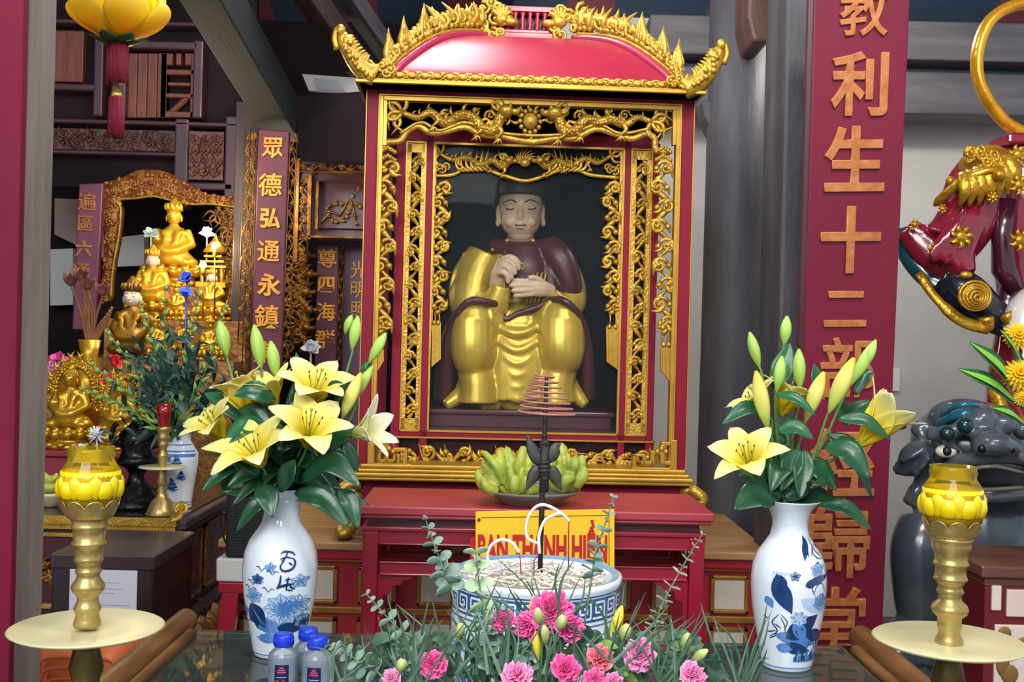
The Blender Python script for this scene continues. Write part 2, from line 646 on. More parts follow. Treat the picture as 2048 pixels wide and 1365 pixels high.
# brown bracket on that column
BROWN = mat('brown_bracket_wood', '6a4a40', .5, 0, '513830', 5, .15, 30, stretch=(4, 4, 1))
pA = W(1512, 110, 3.6)
def outl(pts, d):
    return [(W(x, y_, d).x, W(x, y_, d).z) for x, y_ in pts]
mb = MB()
mb.prism(outl([(1478, -60), (1556, -60), (1553, 20), (1538, 70), (1516, 110), (1487, 108), (1476, 60)], 3.6), 3.45, 3.66)
tag(mb.build('beam_bracket', BROWN, None, .01), 'brown carved beam end jutting from the round grey column', 'bracket')
mb = MB()
mb.prism(outl([(1395, 212), (1425, 212), (1425, 275), (1416, 272), (1402, 245)], 3.8), 3.72, 3.85)
tag(mb.build('beam_wedge', GREYDARK, None, .006), 'small dark wooden wedge left of the round grey column', 'bracket')

# square post with the tall couplet board, right
def quad_box(name, tl, tr, br, bl, th, m, parent=None, bevel=.004):
    """board from four front corner points, thickness th backwards"""
    n = (Vector(tr) - Vector(tl)).cross(Vector(bl) - Vector(tl)).normalized()
    if n.y < 0:
        n = -n
    f = [Vector(p) for p in (tl, tr, br, bl)]
    vs = f + [p + n * th for p in f]
    mb = MB()
    mb.add(vs, [(3, 2, 1, 0), (4, 5, 6, 7), (0, 1, 5, 4), (1, 2, 6, 5), (2, 3, 7, 6), (3, 0, 4, 7)])
    return mb.build(name, m, parent, bevel)
def extend(a, b, za, zb):
    a, b = Vector(a), Vector(b)
    return a + (b - a) * ((za - a.z) / (b.z - a.z)), a + (b - a) * ((zb - a.z) / (b.z - a.z))
post = thing('square_post', 'square grey wooden post behind the tall red couplet board', 'post', (W(1690, 700, 2.95).x, 2.98, 0))
mb = MB(); x0 = W(1566, 420, 2.9).x - post.location.x; x1 = .11
mb.bb(x0, x1, -.06, .18, 0, 2.75)
mb.build('shaft', GREYDARK, post, .012)

BOARD = mat('couplet_red_lacquer', '741530', .42, 0, '66102a', 2.0, .06, 20, coat=.0, spec=.35)
CHARG = mat('orange_gilt_lettering', 'bd7a44', .45, .2, 'a65e30', 40, .15, 80)
CHARY = mat('yellow_gilt_lettering', 'e0a232', .40, .35, 'c27c20', 40, .1, 80)
def couplet(name, label, corners, th, chars, m_board, m_char, off=.02, frame=None, extr=.004, squash=1., sc=1.):
    """lacquered board with one gilt character per entry (text, px, py, height_px); corners tl tr br bl as (px,py,d)"""
    tl, tr, br, bl = [W(*c) for c in corners]
    base = (bl + br) / 2
    root = thing(name, label, 'couplet board', base)
    o = quad_box('board', tl - base, tr - base, br - base, bl - base, th, m_board, root)
    X = (tr - tl).normalized()
    Z = ((tl - bl) + (tr - br)).normalized()
    N = Z.cross(X).normalized()
    if N.y < 0:
        N = -N
    X = N.cross(Z) if N.cross(Z).dot(X) > 0 else Z.cross(N)
    for (t, px, py, hp) in chars:
        # ray to board plane
        r = ray(px, py)
        o0 = Vector((0, 0, EYE))
        d = (tl - o0).dot(N) / r.dot(N)
        P = o0 + r * d
        size = hp * sc / F * d / .86
        M = Matrix.Identity(4)
        for i, ax in enumerate((X, N, Z)):
            for j in range(3):
                M[j][i] = ax[j]
        M.translation = P - base - N * (extr * .5)
        lettering('carved_character', t, m_char, root, M, size=size, extrude=extr, offset=(off if t in '利生十二六永弘四' else off * .3) * size, bevel=size * .012, xs=squash)
    return root, (tl - base, tr - base, br - base, bl - base), X, N, Z
cb, cc, cX, cN, cZ = couplet('couplet_board', 'tall red lacquer couplet board with orange characters, right of the shrine',
    [(1630, -60, 2.62), (1823, -60, 2.62), (1762, 1330, 2.86), (1590, 1330, 2.86)], .03,
    [('教', 1727, 20, 92), ('利', 1718, 168, 112), ('生', 1708, 318, 118), ('十', 1700, 480, 118), ('二', 1690, 618, 84), ('部', 1695, 735, 110), ('經', 1684, 925, 128), ('歸', 1671, 1085, 132), ('堂', 1668, 1240, 128)],
    BOARD, CHARG, .018, squash=.92)
quad_box('side_moulding', cc[0] + Vector((-.016, .004, 0)), cc[0] + Vector((.002, .0, 0)), cc[3] + Vector((.002, 0, 0)), cc[3] + Vector((-.016, .004, 0)), .03, MAROON, cb)

# near post, far left, with a red board on it
np_ = thing('near_post', 'grey square wooden post at the left edge of the photo', 'post', (W(80, 700, 1.98).x, 2.0, 0))
mb = MB(); b = W(40, 700, 1.9).x - np_.location.x
mb.bb(b - .24, b, -.10, .02, 0, 2.4)
mb.build('shaft', mat('pale_grey_post_wood', '857b74', .6, 0, '6b625d', 5, .2, 25, stretch=(5, 5, .5)), np_, .006)
NBM = mat('near_board_red', '701530', .65, 0, '5e1028', 2.0, .06, 20, spec=.15)
nb = quad_box('red_board', W(-170, -60, 1.86), W(50, -60, 1.87), W(16, 1420, 1.87), W(-200, 1420, 1.86), .025, NBM)
tag(nb, 'dark red lacquer board fixed on the near grey post, cut by left edge', 'couplet board')

# ---- dark background, upper left
CARVW = mat('carved_brown_wood', '5a3530', .5, 0, '341c1c', 22, .9, 45)
REDWOOD = mat('reddish_wood', '7c4030', .5, 0, '5f2e24', 6, .2, 30, stretch=(5, 5, 1))
PLUM = mat('plum_lacquer_wood', '4a2a34', .42, 0, '3a2029', 4, coat=.2)
lat = thing('lattice_screen', 'dark wooden screen with reddish geometric lattice behind the lotus lantern', 'screen', (W(250, 300, 5.2).x, 5.2, W(250, 320, 5.2).z))
def loc_rect(root, x0, y0, x1, y1, d):
    a, b = W(x0, y0, d), W(x1, y1, d)
    L = root.location
    return a.x - L.x, b.x - L.x, b.z - L.z, a.z - L.z
mb = MB()
def rb(mbx, root, x0, y0, x1, y1, d, ya, yb, mi=0):
    u = loc_rect(root, x0, y0, x1, y1, d)
    mbx.bb(u[0], u[1], ya, yb, u[2], u[3], mi)
rb(mb, lat, 60, -80, 500, 380, 5.2, .05, .08)
mb.build('back_board', DARKWALL, lat)
mb = MB()
for r_ in ((60, 238, 500, 258), (60, 300, 360, 316), (355, 240, 378, 420), (455, 235, 500, 420), (60, -80, 500, -20), (255, 84, 400, 104), (60, 168, 200, 186), (195, 60, 210, 236), (392, 84, 408, 240), (360, 366, 470, 384), (60, 40, 420, 58), (230, 90, 256, 238)):
    rb(mb, lat, *r_, 5.2, -.04, .05)
mb.build('frame', PLUM, lat, .008)
mb = MB()
for i in range(4):
    rb(mb, lat, 256 + i * 20, 106, 272 + i * 20, 236, 5.2, .0, .045)
for r_ in ((322, 106, 332, 236), (382, 106, 392, 236), (332, 106, 345, 130), (352, 106, 362, 130), (370, 106, 382, 130), (322, 138, 392, 150), (335, 164, 380, 172), (322, 186, 392, 196), (322, 222, 392, 236)):
    rb(mb, lat, *r_, 5.2, .0, .045)
a = W(330, 232, 5.2) - lat.location; b = W(378, 188, 5.2) - lat.location
mb.tube([(a.x, .02, a.z), (b.x, .02, b.z)], .018, 4)
mb.build('lattice', REDWOOD, lat, .004)
mb = MB(); rb(mb, lat, 105, 60, 165, 165, 5.2, .0, .045)
mb.build('panel', REDWOOD, lat, .004)
mb = MB(); rb(mb, lat, 105, 256, 350, 304, 5.2, .0, .03)
u = loc_rect(lat, 105, 256, 350, 304, 5.2)
vine(mb, u[0] + .02, (u[2] + u[3]) / 2, u[1] - .02, (u[2] + u[3]) / 2, .1, 8, .009, -.005, 5)
mb.build('carved_panel', CARVW, lat)
mb = MB(); rb(mb, lat, 382, 264, 448, 362, 5.2, -.02, .03)
u = loc_rect(lat, 384, 268, 446, 360, 5.2)
for k in range(3):
    x = u[0] + (u[1] - u[0]) * (k + .5) / 3
    vine(mb, x, u[2] + .01, x, u[3] - .01, .055, 4, .008, -.03, 20 + k)
mb.build('carved_panel', mat('carved_tan_wood', '74483a', .45, .1, '4d2a24', 22, .6, 50), lat)
# far white opening and pale patches behind the altar
mb = MB(); mb.prism(outl([(112, 398), (215, 402), (215, 520), (112, 470)], 6.2), 6.18, 6.24)
struct(mb.build('trim_2', mat('pale_roof_boards', '8a5a48', .7, 0, 'a09890', 2)))
mb = MB(); mb.prism(outl([(225, 478), (292, 470), (292, 532), (225, 535)], 6.2), 6.17, 6.25)
mb.prism(outl([(105, 500), (150, 498), (150, 610), (105, 612)], 6.2), 6.17, 6.25)
struct(mb.build('window_1', mat('pale_window', 'b4b8b8', .5)))
# diagonal rafter
o = timber('slanting_rafter', W(395, -60, 3.3), W(572, 250, 4.4), .13, .15, mat('grey_green_rafter', '1e2326', .8, 0, '15191b', 4, .2, 20, stretch=(.6, 5, 5)))
tag(o, 'dark slanting roof timber left of the shrine roof', 'beam')
o = timber('roof_rafter', W(560, -90, 3.6), W(760, 190, 4.7), .07, .10, DARKWOODH)
tag(o, 'dark rafter in the gloom between slanting timber and shrine roof', 'beam')
o = timber('roof_rafter', W(640, -90, 3.9), W(800, 140, 4.9), .07, .08, BEAM)
tag(o, 'thin grey rafter right beside the left dragon finial', 'beam')
mb = MB(); mb.prism(outl([(588, 192), (760, 180), (760, 328), (600, 322)], 4.3), 4.3, 4.36)
tag(mb.build('hanging_panel', mat('black_brown_board', '241a1e', .8, 0, '1c1418', 3, spec=.1), None, .004), 'plain black wooden panel left of the shrine top', 'panel')
fp = thing('opening_stand_in', 'slanted grey board in place of a window opening above the black wooden panel', 'picture', W(655, 190, 4.35))  # grey board and dark sheet made up in place of a light opening
mb = MB(); L = fp.location
def fo(pts, d=4.35):
    return [(W(x, y_, d).x - L.x, W(x, y_, d).z - L.z) for x, y_ in pts]
mb.prism(fo([(604, 148), (716, 156), (722, 186), (618, 182)]), 0, .02)
mb.build('frame', mat('grey_opening_frame', '8d8a8c', .5), fp)
mb = MB(); mb.prism(fo([(628, 156), (674, 160), (690, 182), (634, 180)]), -.004, .001)
mb.build('opening_sheet', mat('dark_sheet', '3c4044', .3), fp)
# ================================================================ shrine
YAW = math.radians(2.6)
SO = W(1045, 962, 3.05)
def sh(px, py, y=0.):
    """photo point on the shrine-local plane y -> local (x, z)"""
    n = Vector((-math.sin(YAW), math.cos(YAW), 0))
    r = ray(px, py)
    o0 = Vector((0, 0, EYE))
    d = (y + (SO - o0).dot(n)) / r.dot(n)
    P = o0 + r * d - SO
    return P.x * math.cos(YAW) + P.y * math.sin(YAW), P.z
def shx(px, py, y=0.): return sh(px, py, y)[0]
def shz(px, py, y=0.): return sh(px, py, y)[1]
K = 3.05 / F     # metres per photo pixel at the shrine front

shrine = thing('shrine', 'tall red lacquer shrine with gilded carving and a curved red roof, in the centre', 'shrine', SO, YAW)
DEP = .60
xl, xl2 = shx(727, 500), shx(750, 500)          # outer left post
xr2, xr = shx(1357, 500), shx(1381, 500)
zt = shz(1045, 178)
zt2 = shz(1045, 198)
zb = shz(1045, 934)
# --- plinth under the moulding
PZ = SO.z - W(1045, 1000, 3.05).z
ALTAR_Z = W(650, 1085, 2.97).z
mb = MB()
mb.bb(xl + .01, xr - .01, .015, DEP, ALTAR_Z - SO.z + .03, 0)
mb.bb(xl - .01, xr + .01, -.005, DEP + .01, -.10, -.085)
mb.build('plinth', RED2, shrine, .006)
GD = GOLD
for sx, x in ((-1, xl - .012), (1, xr + .012)):
    mb = MB()
    zf = ALTAR_Z - SO.z
    for k in range(4):
        z = zf + .02 + k * .036
        mb.ball((x, .03, z + .02), (.03 - .003 * abs(k - 2), .045, .024), 10)
    mb.tube(bez([(x + sx * .0, -.02, zf + .16), (x + sx * .035, -.03, zf + .13), (x + sx * .01, -.02, zf + .10), (x - sx * .01, -.02, zf + .06), (x + sx * .02, -.02, zf + .012)], 16), [.016] * 17, 7)
    mb.ball((x + sx * .02, 0, zf + .02), (.03, .06, .02), 10)
    mb.build('scroll_foot', GOLD, shrine)
# --- base moulding (gold, stepped)
mb = MB()
zs = [(0.0, .012), (.012, .022), (.022, .034)]
x0, x1 = shx(712, 950), shx(1378, 950)
prof = [(-.000, -.004, .006), (-.006, .006, .018), (.004, .018, .028), (.012, .028, .040)]
for (ins, za, zc) in prof:
    mb.bb(x0 + ins, x1 - ins, -.030 + ins, DEP + .03 - ins, za, zc)
mb.build('base_moulding', GOLDP, shrine, .004)
ZB = .040
# --- posts
for nm, a, b in (('l', xl, xl2), ('r', xr2, xr)):
    for y in (0, DEP - .035):
        mb = MB(); mb.bb(a, b, y, y + .035, ZB, zt)
        mb.build('corner_post', RED2, shrine, .002)
mb = MB()
mb.bb(xl2, xr2, 0, .035, zt2, zt); mb.bb(xl2, xr2, DEP - .035, DEP, zt2, zt)
mb.bb(xl, xl2, .035, DEP - .035, zt2, zt); mb.bb(xr2, xr, .035, DEP - .035, zt2, zt)
mb.build('top_beam', RED2, shrine, .002)
# gold line edging of the front frame
mb = MB()
e = .0035
for x in (xl - e * .3, xr + e * .3):
    mb.bb(x - e / 2, x + e / 2, -.004, .03, ZB, zt)
mb.bb(xl2, xl2 + .014, -.002, .03, ZB, zt2); mb.bb(xr2 - .014, xr2, -.002, .03, ZB, zt2)
mb.bb(xl2, xl2 + .004, -.007, .03, ZB, zt2); mb.bb(xr2 - .004, xr2, -.007, .03, ZB, zt2)
mb.bb(xl2, xr2, -.007, .03, zt2 - .004, zt2)
mb.bb(xl2 + .014, xr2 - .014, -.002, .028, zt2 - .016, zt2 - .004)
mb.bb(xl2 + .014, xl2 + .024, .0, .02, shz(760, 290), zt2 - .016); mb.bb(xr2 - .024, xr2 - .014, .0, .02, shz(1345, 290), zt2 - .016)
mb.build('gilt_edging', GOLDP, shrine, .001)

# --- outer carved valance: two dragons facing a sun disc over a wavy cloud band
mb = MB()
V = lambda pts, y=.012: [sh(x, yy, y) for x, yy in pts]
yv = .012
cloud_band(mb, V([(768, 300), (772, 285), (800, 282), (815, 262), (838, 252), (862, 266), (895, 262), (930, 254), (965, 270), (1000, 272), (1060, 284), (1115, 276), (1150, 277), (1190, 258), (1225, 266), (1262, 278), (1290, 268), (1308, 276), (1312, 300), (1340, 304)]), .0095, yv)
cloud_band(mb, V([(800, 268), (842, 246), (880, 262), (930, 246), (985, 264), (1060, 272), (1140, 268), (1195, 250), (1240, 268), (1300, 258)]), .0045, yv - .008)
dragon(mb, V([(805, 226), (835, 236), (862, 226), (890, 248), (918, 232), (945, 236), (965, 258), (988, 262), (1000, 236), (1012, 224)]), .0155, yv - .004, 3)
dragon(mb, V([(1302, 244), (1275, 236), (1250, 250), (1222, 240), (1196, 246), (1172, 240), (1150, 262), (1128, 264), (1118, 240), (1108, 228)]), .0155, yv - .004, 4)
c = sh(1060, 244, yv)
mb.lathe([(0, -.012), (.016, -.010), (.021, 0), (.016, .01), (0, .012)], 18, (0, 0, 0), 0, Matrix.Translation((c[0], yv - .012, c[1])) @ Matrix.Rotation(PI / 2, 4, 'X') @ Matrix.Diagonal((1, 1.15, 1, 1)))
for k in range(12):
    a = k * PI / 6
    mb.ball((c[0] + .028 * math.cos(a), yv - .008, c[1] + .031 * math.sin(a)), .0075, 8)
    if 1 < k % 12 < 5 or k % 3 == 0:
        flame(mb, (c[0] + .03 * math.cos(a), c[1] + .03 * math.sin(a)), (c[0] + .058 * math.cos(a), c[1] + .058 * math.sin(a)), .006, yv - .004)
for sx, xx in ((1, 778), (-1, 1330)):
    b = sh(xx + sx * 14, 228 if sx > 0 else 240, yv)
    for k in range(6):
        a = -1.9 + k * .62
        t = (b[0] - sx * .045 * math.cos(a) + sx * .01, b[1] + .055 * math.sin(a) - .008)
        flame(mb, b, t, .008, yv, .22 * (1 if k % 2 else -1))
for k in range(14):
    px = 860 + k * 30
    p = sh(px, 222 + 8 * (k % 3), yv)
    spiral(mb, p, .016, 1.3, k, 1 if k % 2 else -1, .0045, yv + .004, 10)
for sx, xa in ((1, 776), (-1, 1326)):
    for (dy, py) in ((0, 296), (.0, 312)):
        p = sh(xa, py, yv)
        for k in range(7):
            mb.ball((p[0] + (k - 3) * .0065, yv - .006, p[1] - .004 * abs(k - 3)), .0065, 8)
mb.build('dragon_valance', GOLD, shrine)
# carved hanging sides with tassels
for side, (xa, xb_, tas) in enumerate((((772), 760, [(741, 700), (768, 700), (768, 722), (741, 765)]), ((1326), 1324, [(1320, 696), (1345, 696), (1345, 770), (1322, 742)]))):
    mb = MB()
    a = sh(xa + (6 if side == 0 else -4), 318, yv); b = sh(xb_ + (2 if side == 0 else 6), 668, yv)
    vine(mb, a[0], a[1], b[0], b[1], .066, 9, .0082, yv, 31 + side)
    p = sh(xb_, 650, yv)
    for k in range(5):
        an = k * 2 * PI / 5
        mb.ball((p[0] + .009 * math.cos(an), yv - .004, p[1] + .009 * math.sin(an)), .0075, 8)
    q = sh((tas[0][0] + tas[1][0]) / 2, tas[0][1] - 6, yv)
    for dx in (-.010, .004):
        mb.tube([(p[0] + dx, yv, p[1]), (q[0] + dx - .002, yv, (p[1] + q[1]) / 2), (q[0] + dx, yv, q[1])], .0026, 6)
        mb.ball((q[0] + dx + .002, yv - .004, q[1]), .0085, 8)
    mb.build('hanging_carving', GOLD, shrine)
    mb = MB()
    T = [sh(x, yy, yv) for x, yy in tas]
    n = 7
    for k in range(n):
        u0, u1 = k / n, (k + .92) / n
        def Lp(u, top):
            a_, b_ = (T[0], T[1]) if top else (T[3], T[2])
            return (a_[0] + (b_[0] - a_[0]) * u, a_[1] + (b_[1] - a_[1]) * u)
        mb.prism([Lp(u0, 1), Lp(u1, 1), Lp(u1, 0), Lp(u0, 0)], yv - .006 - .002 * (k % 2), yv + .008)
    mb.build('carved_tassel', GOLDP, shrine)
# corner fretwork on the base moulding
for sx, (xa, xb_) in ((1, (735, 822)), (-1, (1352, 1262))):
    mb = MB()
    def fb(x0_, y0_, x1_, y1_, ya=-.012, yb=.02):
        a, b = sh(x0_, y0_, 0), sh(x1_, y1_, 0)
        mb.bb(a[0], b[0], ya, yb, b[1], a[1])
    if sx > 0:
        rects = [(736, 884, 748, 934), (748, 884, 778, 892), (770, 884, 778, 926), (756, 900, 770, 908), (756, 900, 762, 926), (756, 918, 792, 926), (786, 900, 792, 926), (786, 896, 812, 904), (806, 900, 814, 930), (794, 908, 800, 934), (748, 926, 822, 935)]
    else:
        rects = [(1340, 880, 1352, 944), (1322, 884, 1340, 892), (1320, 890, 1328, 928), (1328, 922, 1340, 930), (1300, 902, 1322, 910), (1300, 906, 1308, 930), (1280, 922, 1306, 930), (1264, 908, 1272, 936), (1264, 908, 1290, 914), (1284, 912, 1290, 930), (1262, 934, 1345, 944)]
    for r_ in rects:
        fb(*r_)
    p = sh(778 if sx > 0 else 1322, 896, 0)
    for k in range(3):
        mb.ball((p[0] + (k - 1) * .012, -.01, p[1] - .01 + .008 * (k == 1)), .009, 8)
    mb.build('corner_fretwork', GOLDP, shrine, .002)

# --- inner cabinet
yc = .105
cab_t, cab_b = shz(1050, 284, yc), shz(1050, 934, yc)
cl, cr_ = shx(789, 560, yc), shx(1313, 560, yc)
mb = MB()
def cbx(x0_, x1_, y0_, y1_, ya=yc, yb=yc + .03, m=mb):
    xa_, xb2 = shx(x0_, 560, yc), shx(x1_, 560, yc)
    m.bb(xa_, xb2, ya, yb, shz(1045, y1_, yc), shz(1045, y0_, yc))
for (a, b) in ((787, 806), (846, 862), (1243, 1257), (1299, 1314)):
    cbx(a, b, 276, 930)
cbx(806, 1299, 266, 292); cbx(806, 1299, 866, 882)
for xs_ in ((787, 806), (1299, 1314)):
    a_, b_ = shx(xs_[0], 560, yc), shx(xs_[1], 560, yc)
    mb.bb(a_, b_, DEP - .10, DEP - .075, 0.03, cab_t)
mb.build('cabinet_frame', RED2, shrine, .002)
mb = MB()
mb.bb(cl, cr_, DEP - .085, DEP - .07, .03, cab_t + .02)
mb.bb(cl, cr_, yc + .01, DEP - .07, cab_t, cab_t + .02)
zfl = shz(1040, 862, yc)
mb.build('cabinet_back', mat('dark_teal_lacquer', '101c26', .85, 0, '0b141c', 4, spec=.08), shrine)
mb = MB(); mb.bb(cl + .01, cr_ - .01, yc + .03, DEP - .085, .042, zfl)
mb.build('cabinet_floor', MAROON, shrine)
for x in (cl + .012, cr_ - .012):
    mb = MB()
    for k in range(9):
        y0_ = yc + .04 + k * .042
        mb.bb(x - .004, x + .004, y0_, y0_ + .012, zfl, cab_t)
    mb.bb(x - .005, x + .005, yc + .03, DEP - .09, cab_b + .3, cab_b + .32)
    mb.build('side_grille', MAROON, shrine)
# gold edging of cabinet openings
mb = MB()
def edge_rect(x0_, x1_, y0_, y1_, w=3, ya=yc - .004, yb=yc + .01):
    cbx(x0_, x0_ + w, y0_, y1_, ya, yb, mb); cbx(x1_ - w, x1_, y0_, y1_, ya, yb, mb)
    cbx(x0_, x1_, y0_, y0_ + w, ya, yb, mb); cbx(x0_, x1_, y1_ - w, y1_, ya, yb, mb)
edge_rect(806, 847, 290, 868); edge_rect(1256, 1300, 290, 868); edge_rect(861, 1244, 290, 868, 4); edge_rect(783, 1318, 878, 936, 3)
mb.build('cabinet_edging', GOLDP, shrine)
# narrow openwork panels
for a, b, sd in ((808, 845, 41), (1259, 1297, 42)):
    mb = MB()
    cbx(a, a + 9, 296, 864, yc, yc + .02, mb); cbx(b - 8, b, 296, 864, yc, yc + .02, mb)
    cbx(a, b, 294, 312, yc, yc + .02, mb); cbx(a, b, 842, 866, yc, yc + .02, mb)
    xm = (shx(a + 9, 560, yc) + shx(b - 8, 560, yc)) / 2
    vine(mb, xm, shz(1045, 312, yc), xm, shz(1045, 842, yc), .044, 15, .0066, yc + .006, sd)
    mb.build('openwork_panel', GOLD, shrine, .001)
# lower openwork panel
mb = MB()
a, b = sh(800, 912, yc), sh(1306, 912, yc)
for sgn in (1, -1):
    xm = (a[0] + b[0]) / 2
    xe = b[0] if sgn > 0 else a[0]
    vine(mb, xm, a[1], xe, a[1], .062, 7, .0085, yc + .004, 51 + sgn)
    for k in range(5):
        xx = xm + (xe - xm) * (k + .5) / 5
        for j in range(4):
            flame(mb, (xx, a[1] - .02), (xx + sgn * (.03 + .012 * j), a[1] - .012 + .013 * j), .006, yc, .2)
mb.build('lower_openwork', GOLD, shrine)
mb = MB(); mb.bb(shx(790, 912, yc), shx(1312, 912, yc), yc + .03, yc + .036, cab_b + .0, shz(1045, 882, yc))
mb.build('lower_backing', MAROON, shrine)
# inner door: carved surround and glass
yd = yc + .008
mb = MB()
cloud_band(mb, V([(868, 352), (905, 350), (930, 338), (965, 336), (990, 346), (1010, 352), (1050, 362), (1090, 352), (1115, 342), (1150, 338), (1180, 350), (1238, 356)], yd), .0055, yd)
dragon(mb, V([(880, 308), (905, 320), (935, 316), (960, 330), (985, 322), (1005, 334), (1018, 322)], yd), .0105, yd, 6)
dragon(mb, V([(1222, 312), (1196, 326), (1170, 318), (1142, 332), (1115, 322), (1095, 334), (1080, 322)], yd), .0105, yd, 7)
for (bx, by, sg) in ((985, 345, 1), (1100, 345, -1)):
    for k in range(7):
        p0_, p1_ = sh(bx - sg * k * 9, by - 2, yd), sh(bx - sg * (k * 11 + 14), by - 46 + k * 3, yd)
        flame(mb, p0_, p1_, .0065, yd - .002, .18 * sg)
c = sh(1050, 318, yd)
for k in range(9):
    a = PI * k / 8
    flame(mb, (c[0] + .008 * math.cos(a), c[1] - .01), (c[0] + .034 * math.cos(a), c[1] + .03 * math.sin(a)), .005, yd - .006)
mb.ball((c[0], yd - .008, c[1] - .012), (.016, .01, .013), 12)
for (xa_, ya_, sd) in ((880, 342, 1), (1226, 346, 2)):
    p = sh(xa_, ya_ - 10, yd)
    for k in range(5):
        spiral(mb, (p[0] + (k - 2) * .008, p[1] - .008 * (k % 2)), .013, 1, k * 1.3, 1, .004, yd, 9)
mb.build('inner_valance', GOLD, shrine)
for side, (xa, xb_, sd, tas) in enumerate(((884, 868, 61, [(864, 646), (882, 646), (882, 718), (863, 735)]), (1222, 1232, 62, [(1212, 654), (1238, 654), (1238, 742), (1213, 724)]))):
    mb = MB()
    a, b = sh(xa, 362, yd), sh(xa + (-8 if side == 0 else 2), 628, yd)
    vine(mb, a[0], a[1], b[0], b[1], .056, 9, .0078, yd, sd)
    e0, e1 = (shx(864, 500, yd), shx(869, 500, yd)) if side == 0 else (shx(1236, 500, yd), shx(1242, 500, yd))
    mb.bb(e0, e1, yd - .004, yd + .012, b[1] - .05, shz(1050, 294, yd))
    T = [sh(x, yy, yd) for x, yy in tas]
    for dx in (.25, .7):
        xx = T[0][0] + (T[1][0] - T[0][0]) * dx
        mb.tube([(xx, yd, b[1] + .01), (xx + .003, yd, (b[1] + T[0][1]) / 2), (xx, yd, T[0][1])], .0026, 6)
        mb.ball((xx, yd - .004, T[0][1]), .0085, 8)
    mb.build('inner_carving', GOLD, shrine)
    mb = MB()
    n = 6
    for k in range(n):
        u0, u1 = k / n, (k + .92) / n
        lp = lambda u, a_, b_: (a_[0] + (b_[0] - a_[0]) * u, a_[1] + (b_[1] - a_[1]) * u)
        mb.prism([lp(u0, T[0], T[1]), lp(u1, T[0], T[1]), lp(u1, T[3], T[2]), lp(u0, T[3], T[2])], yd - .006 - .002 * (k % 2), yd + .006)
    mb.build('carved_tassel', GOLDP, shrine)
mb = MB(); mb.bb(shx(862, 560, yc), shx(1243, 560, yc), yc + .020, yc + .024, shz(1045, 867, yc), shz(1045, 291, yc))
mb.build('glass_pane', glass_mat('reflection_haze_glass', 'fafafa', .08, .012, 'b8c0c4', .03), shrine)  # pale diffuse haze mixed in for the reflections on the pane

# --- cornice
ye = -.085
mb = MB()
zl0, zl1 = shz(1060, 176, ye), shz(1060, 169, ye)
xe0, xe1 = shx(710, 170, ye), shx(1413, 180, ye)
mb.bb(xe0, xe1, ye, DEP + .08, zl0, zl1)
mb.bb(xe0 + .012, xe1 - .012, ye + .012, DEP + .07, zl1, zl1 + .006)
mb.build('eave_lip', GOLDP, shrine, .002)
mb = MB()
# soffit: sloping underside from lip back to the posts
q = [(xe0 + .01, ye + .01), (xe1 - .01, ye + .01), (xe1 - .01, DEP + .07), (xe0 + .01, DEP + .07)]
p = [(xl, .0), (xr, .0), (xr, DEP), (xl, DEP)]
vs = [(x, y_, zl0) for x, y_ in q] + [(x, y_, zt) for x, y_ in p]
mb.add(vs, [(0, 1, 5, 4), (1, 2, 6, 5), (2, 3, 7, 6), (3, 0, 4, 7), (0, 3, 2, 1), (4, 5, 6, 7)])
mb.build('soffit', MAROON, shrine)
mb = MB()
zc0, zc1 = zl1 + .006, shz(1060, 149, ye)
xf0, xf1 = xe0 + .03, xe1 - .03
yf = ye + .02
mb.bb(xf0, xf1, yf + .006, DEP + .05, zc0, zc1)
n = 26
for k in range(n):
    x = xf0 + (k + .5) * (xf1 - xf0) / n
    zc = (zc0 + zc1) / 2
    mb.ball((x, yf + .004, zc), ((xf1 - xf0) / n * .36, .008, (zc1 - zc0) * .34), 10)
    spiral(mb, (x + (xf1 - xf0) / n * .5, zc), (zc1 - zc0) * .42, 1.1, 1.5, 1 if k % 2 else -1, .0030, yf + .002, 8)
    mb.ball((x + (xf1 - xf0) / n * .5, yf + .01, zc1), ((xf1 - xf0) / n * .4, .008, .005), 8)
for k in range(14):
    y_ = yf + .03 + k * .05
    for x in (xf0, xf1):
        mb.ball((x, y_, (zc0 + zc1) / 2), (.008, .02, (zc1 - zc0) * .4), 8)
mb.build('carved_frieze', GOLD, shrine)
# --- roof
hw = [(0, 283), (14, 276), (40, 252), (70, 222), (95, 190), (112, 155), (122, 118), (127, 95)]
zr0 = zc1 - .004
xm = shx(1062, 150, .1)
yR0, yR1 = ye + .045, DEP + .035
ymid = (yR0 + yR1) / 2
ring = []
for (h, w_) in hw:
    ins = (283 - w_) * K * .98
    ring.append((w_ * K * .98, yR0 + ins * .95, yR1 - ins * .95, zr0 + h * K * 1.04))
mb = MB()
NS = 14
def smooth_prof(i):
    u = i / NS * (len(ring) - 1)
    k = min(int(u), len(ring) - 2)
    t = u - k
    P_ = [Vector(r_) for r_ in ([tuple(2 * a - b for a, b in zip(ring[0], ring[1]))] + ring + [ring[-1]])] if False else None
    a, b = ring[k], ring[k + 1]
    return tuple(a[j] + (b[j] - a[j]) * t for j in range(4))
NS = 28
prof_ = [smooth_prof(i) for i in range(NS + 1)]
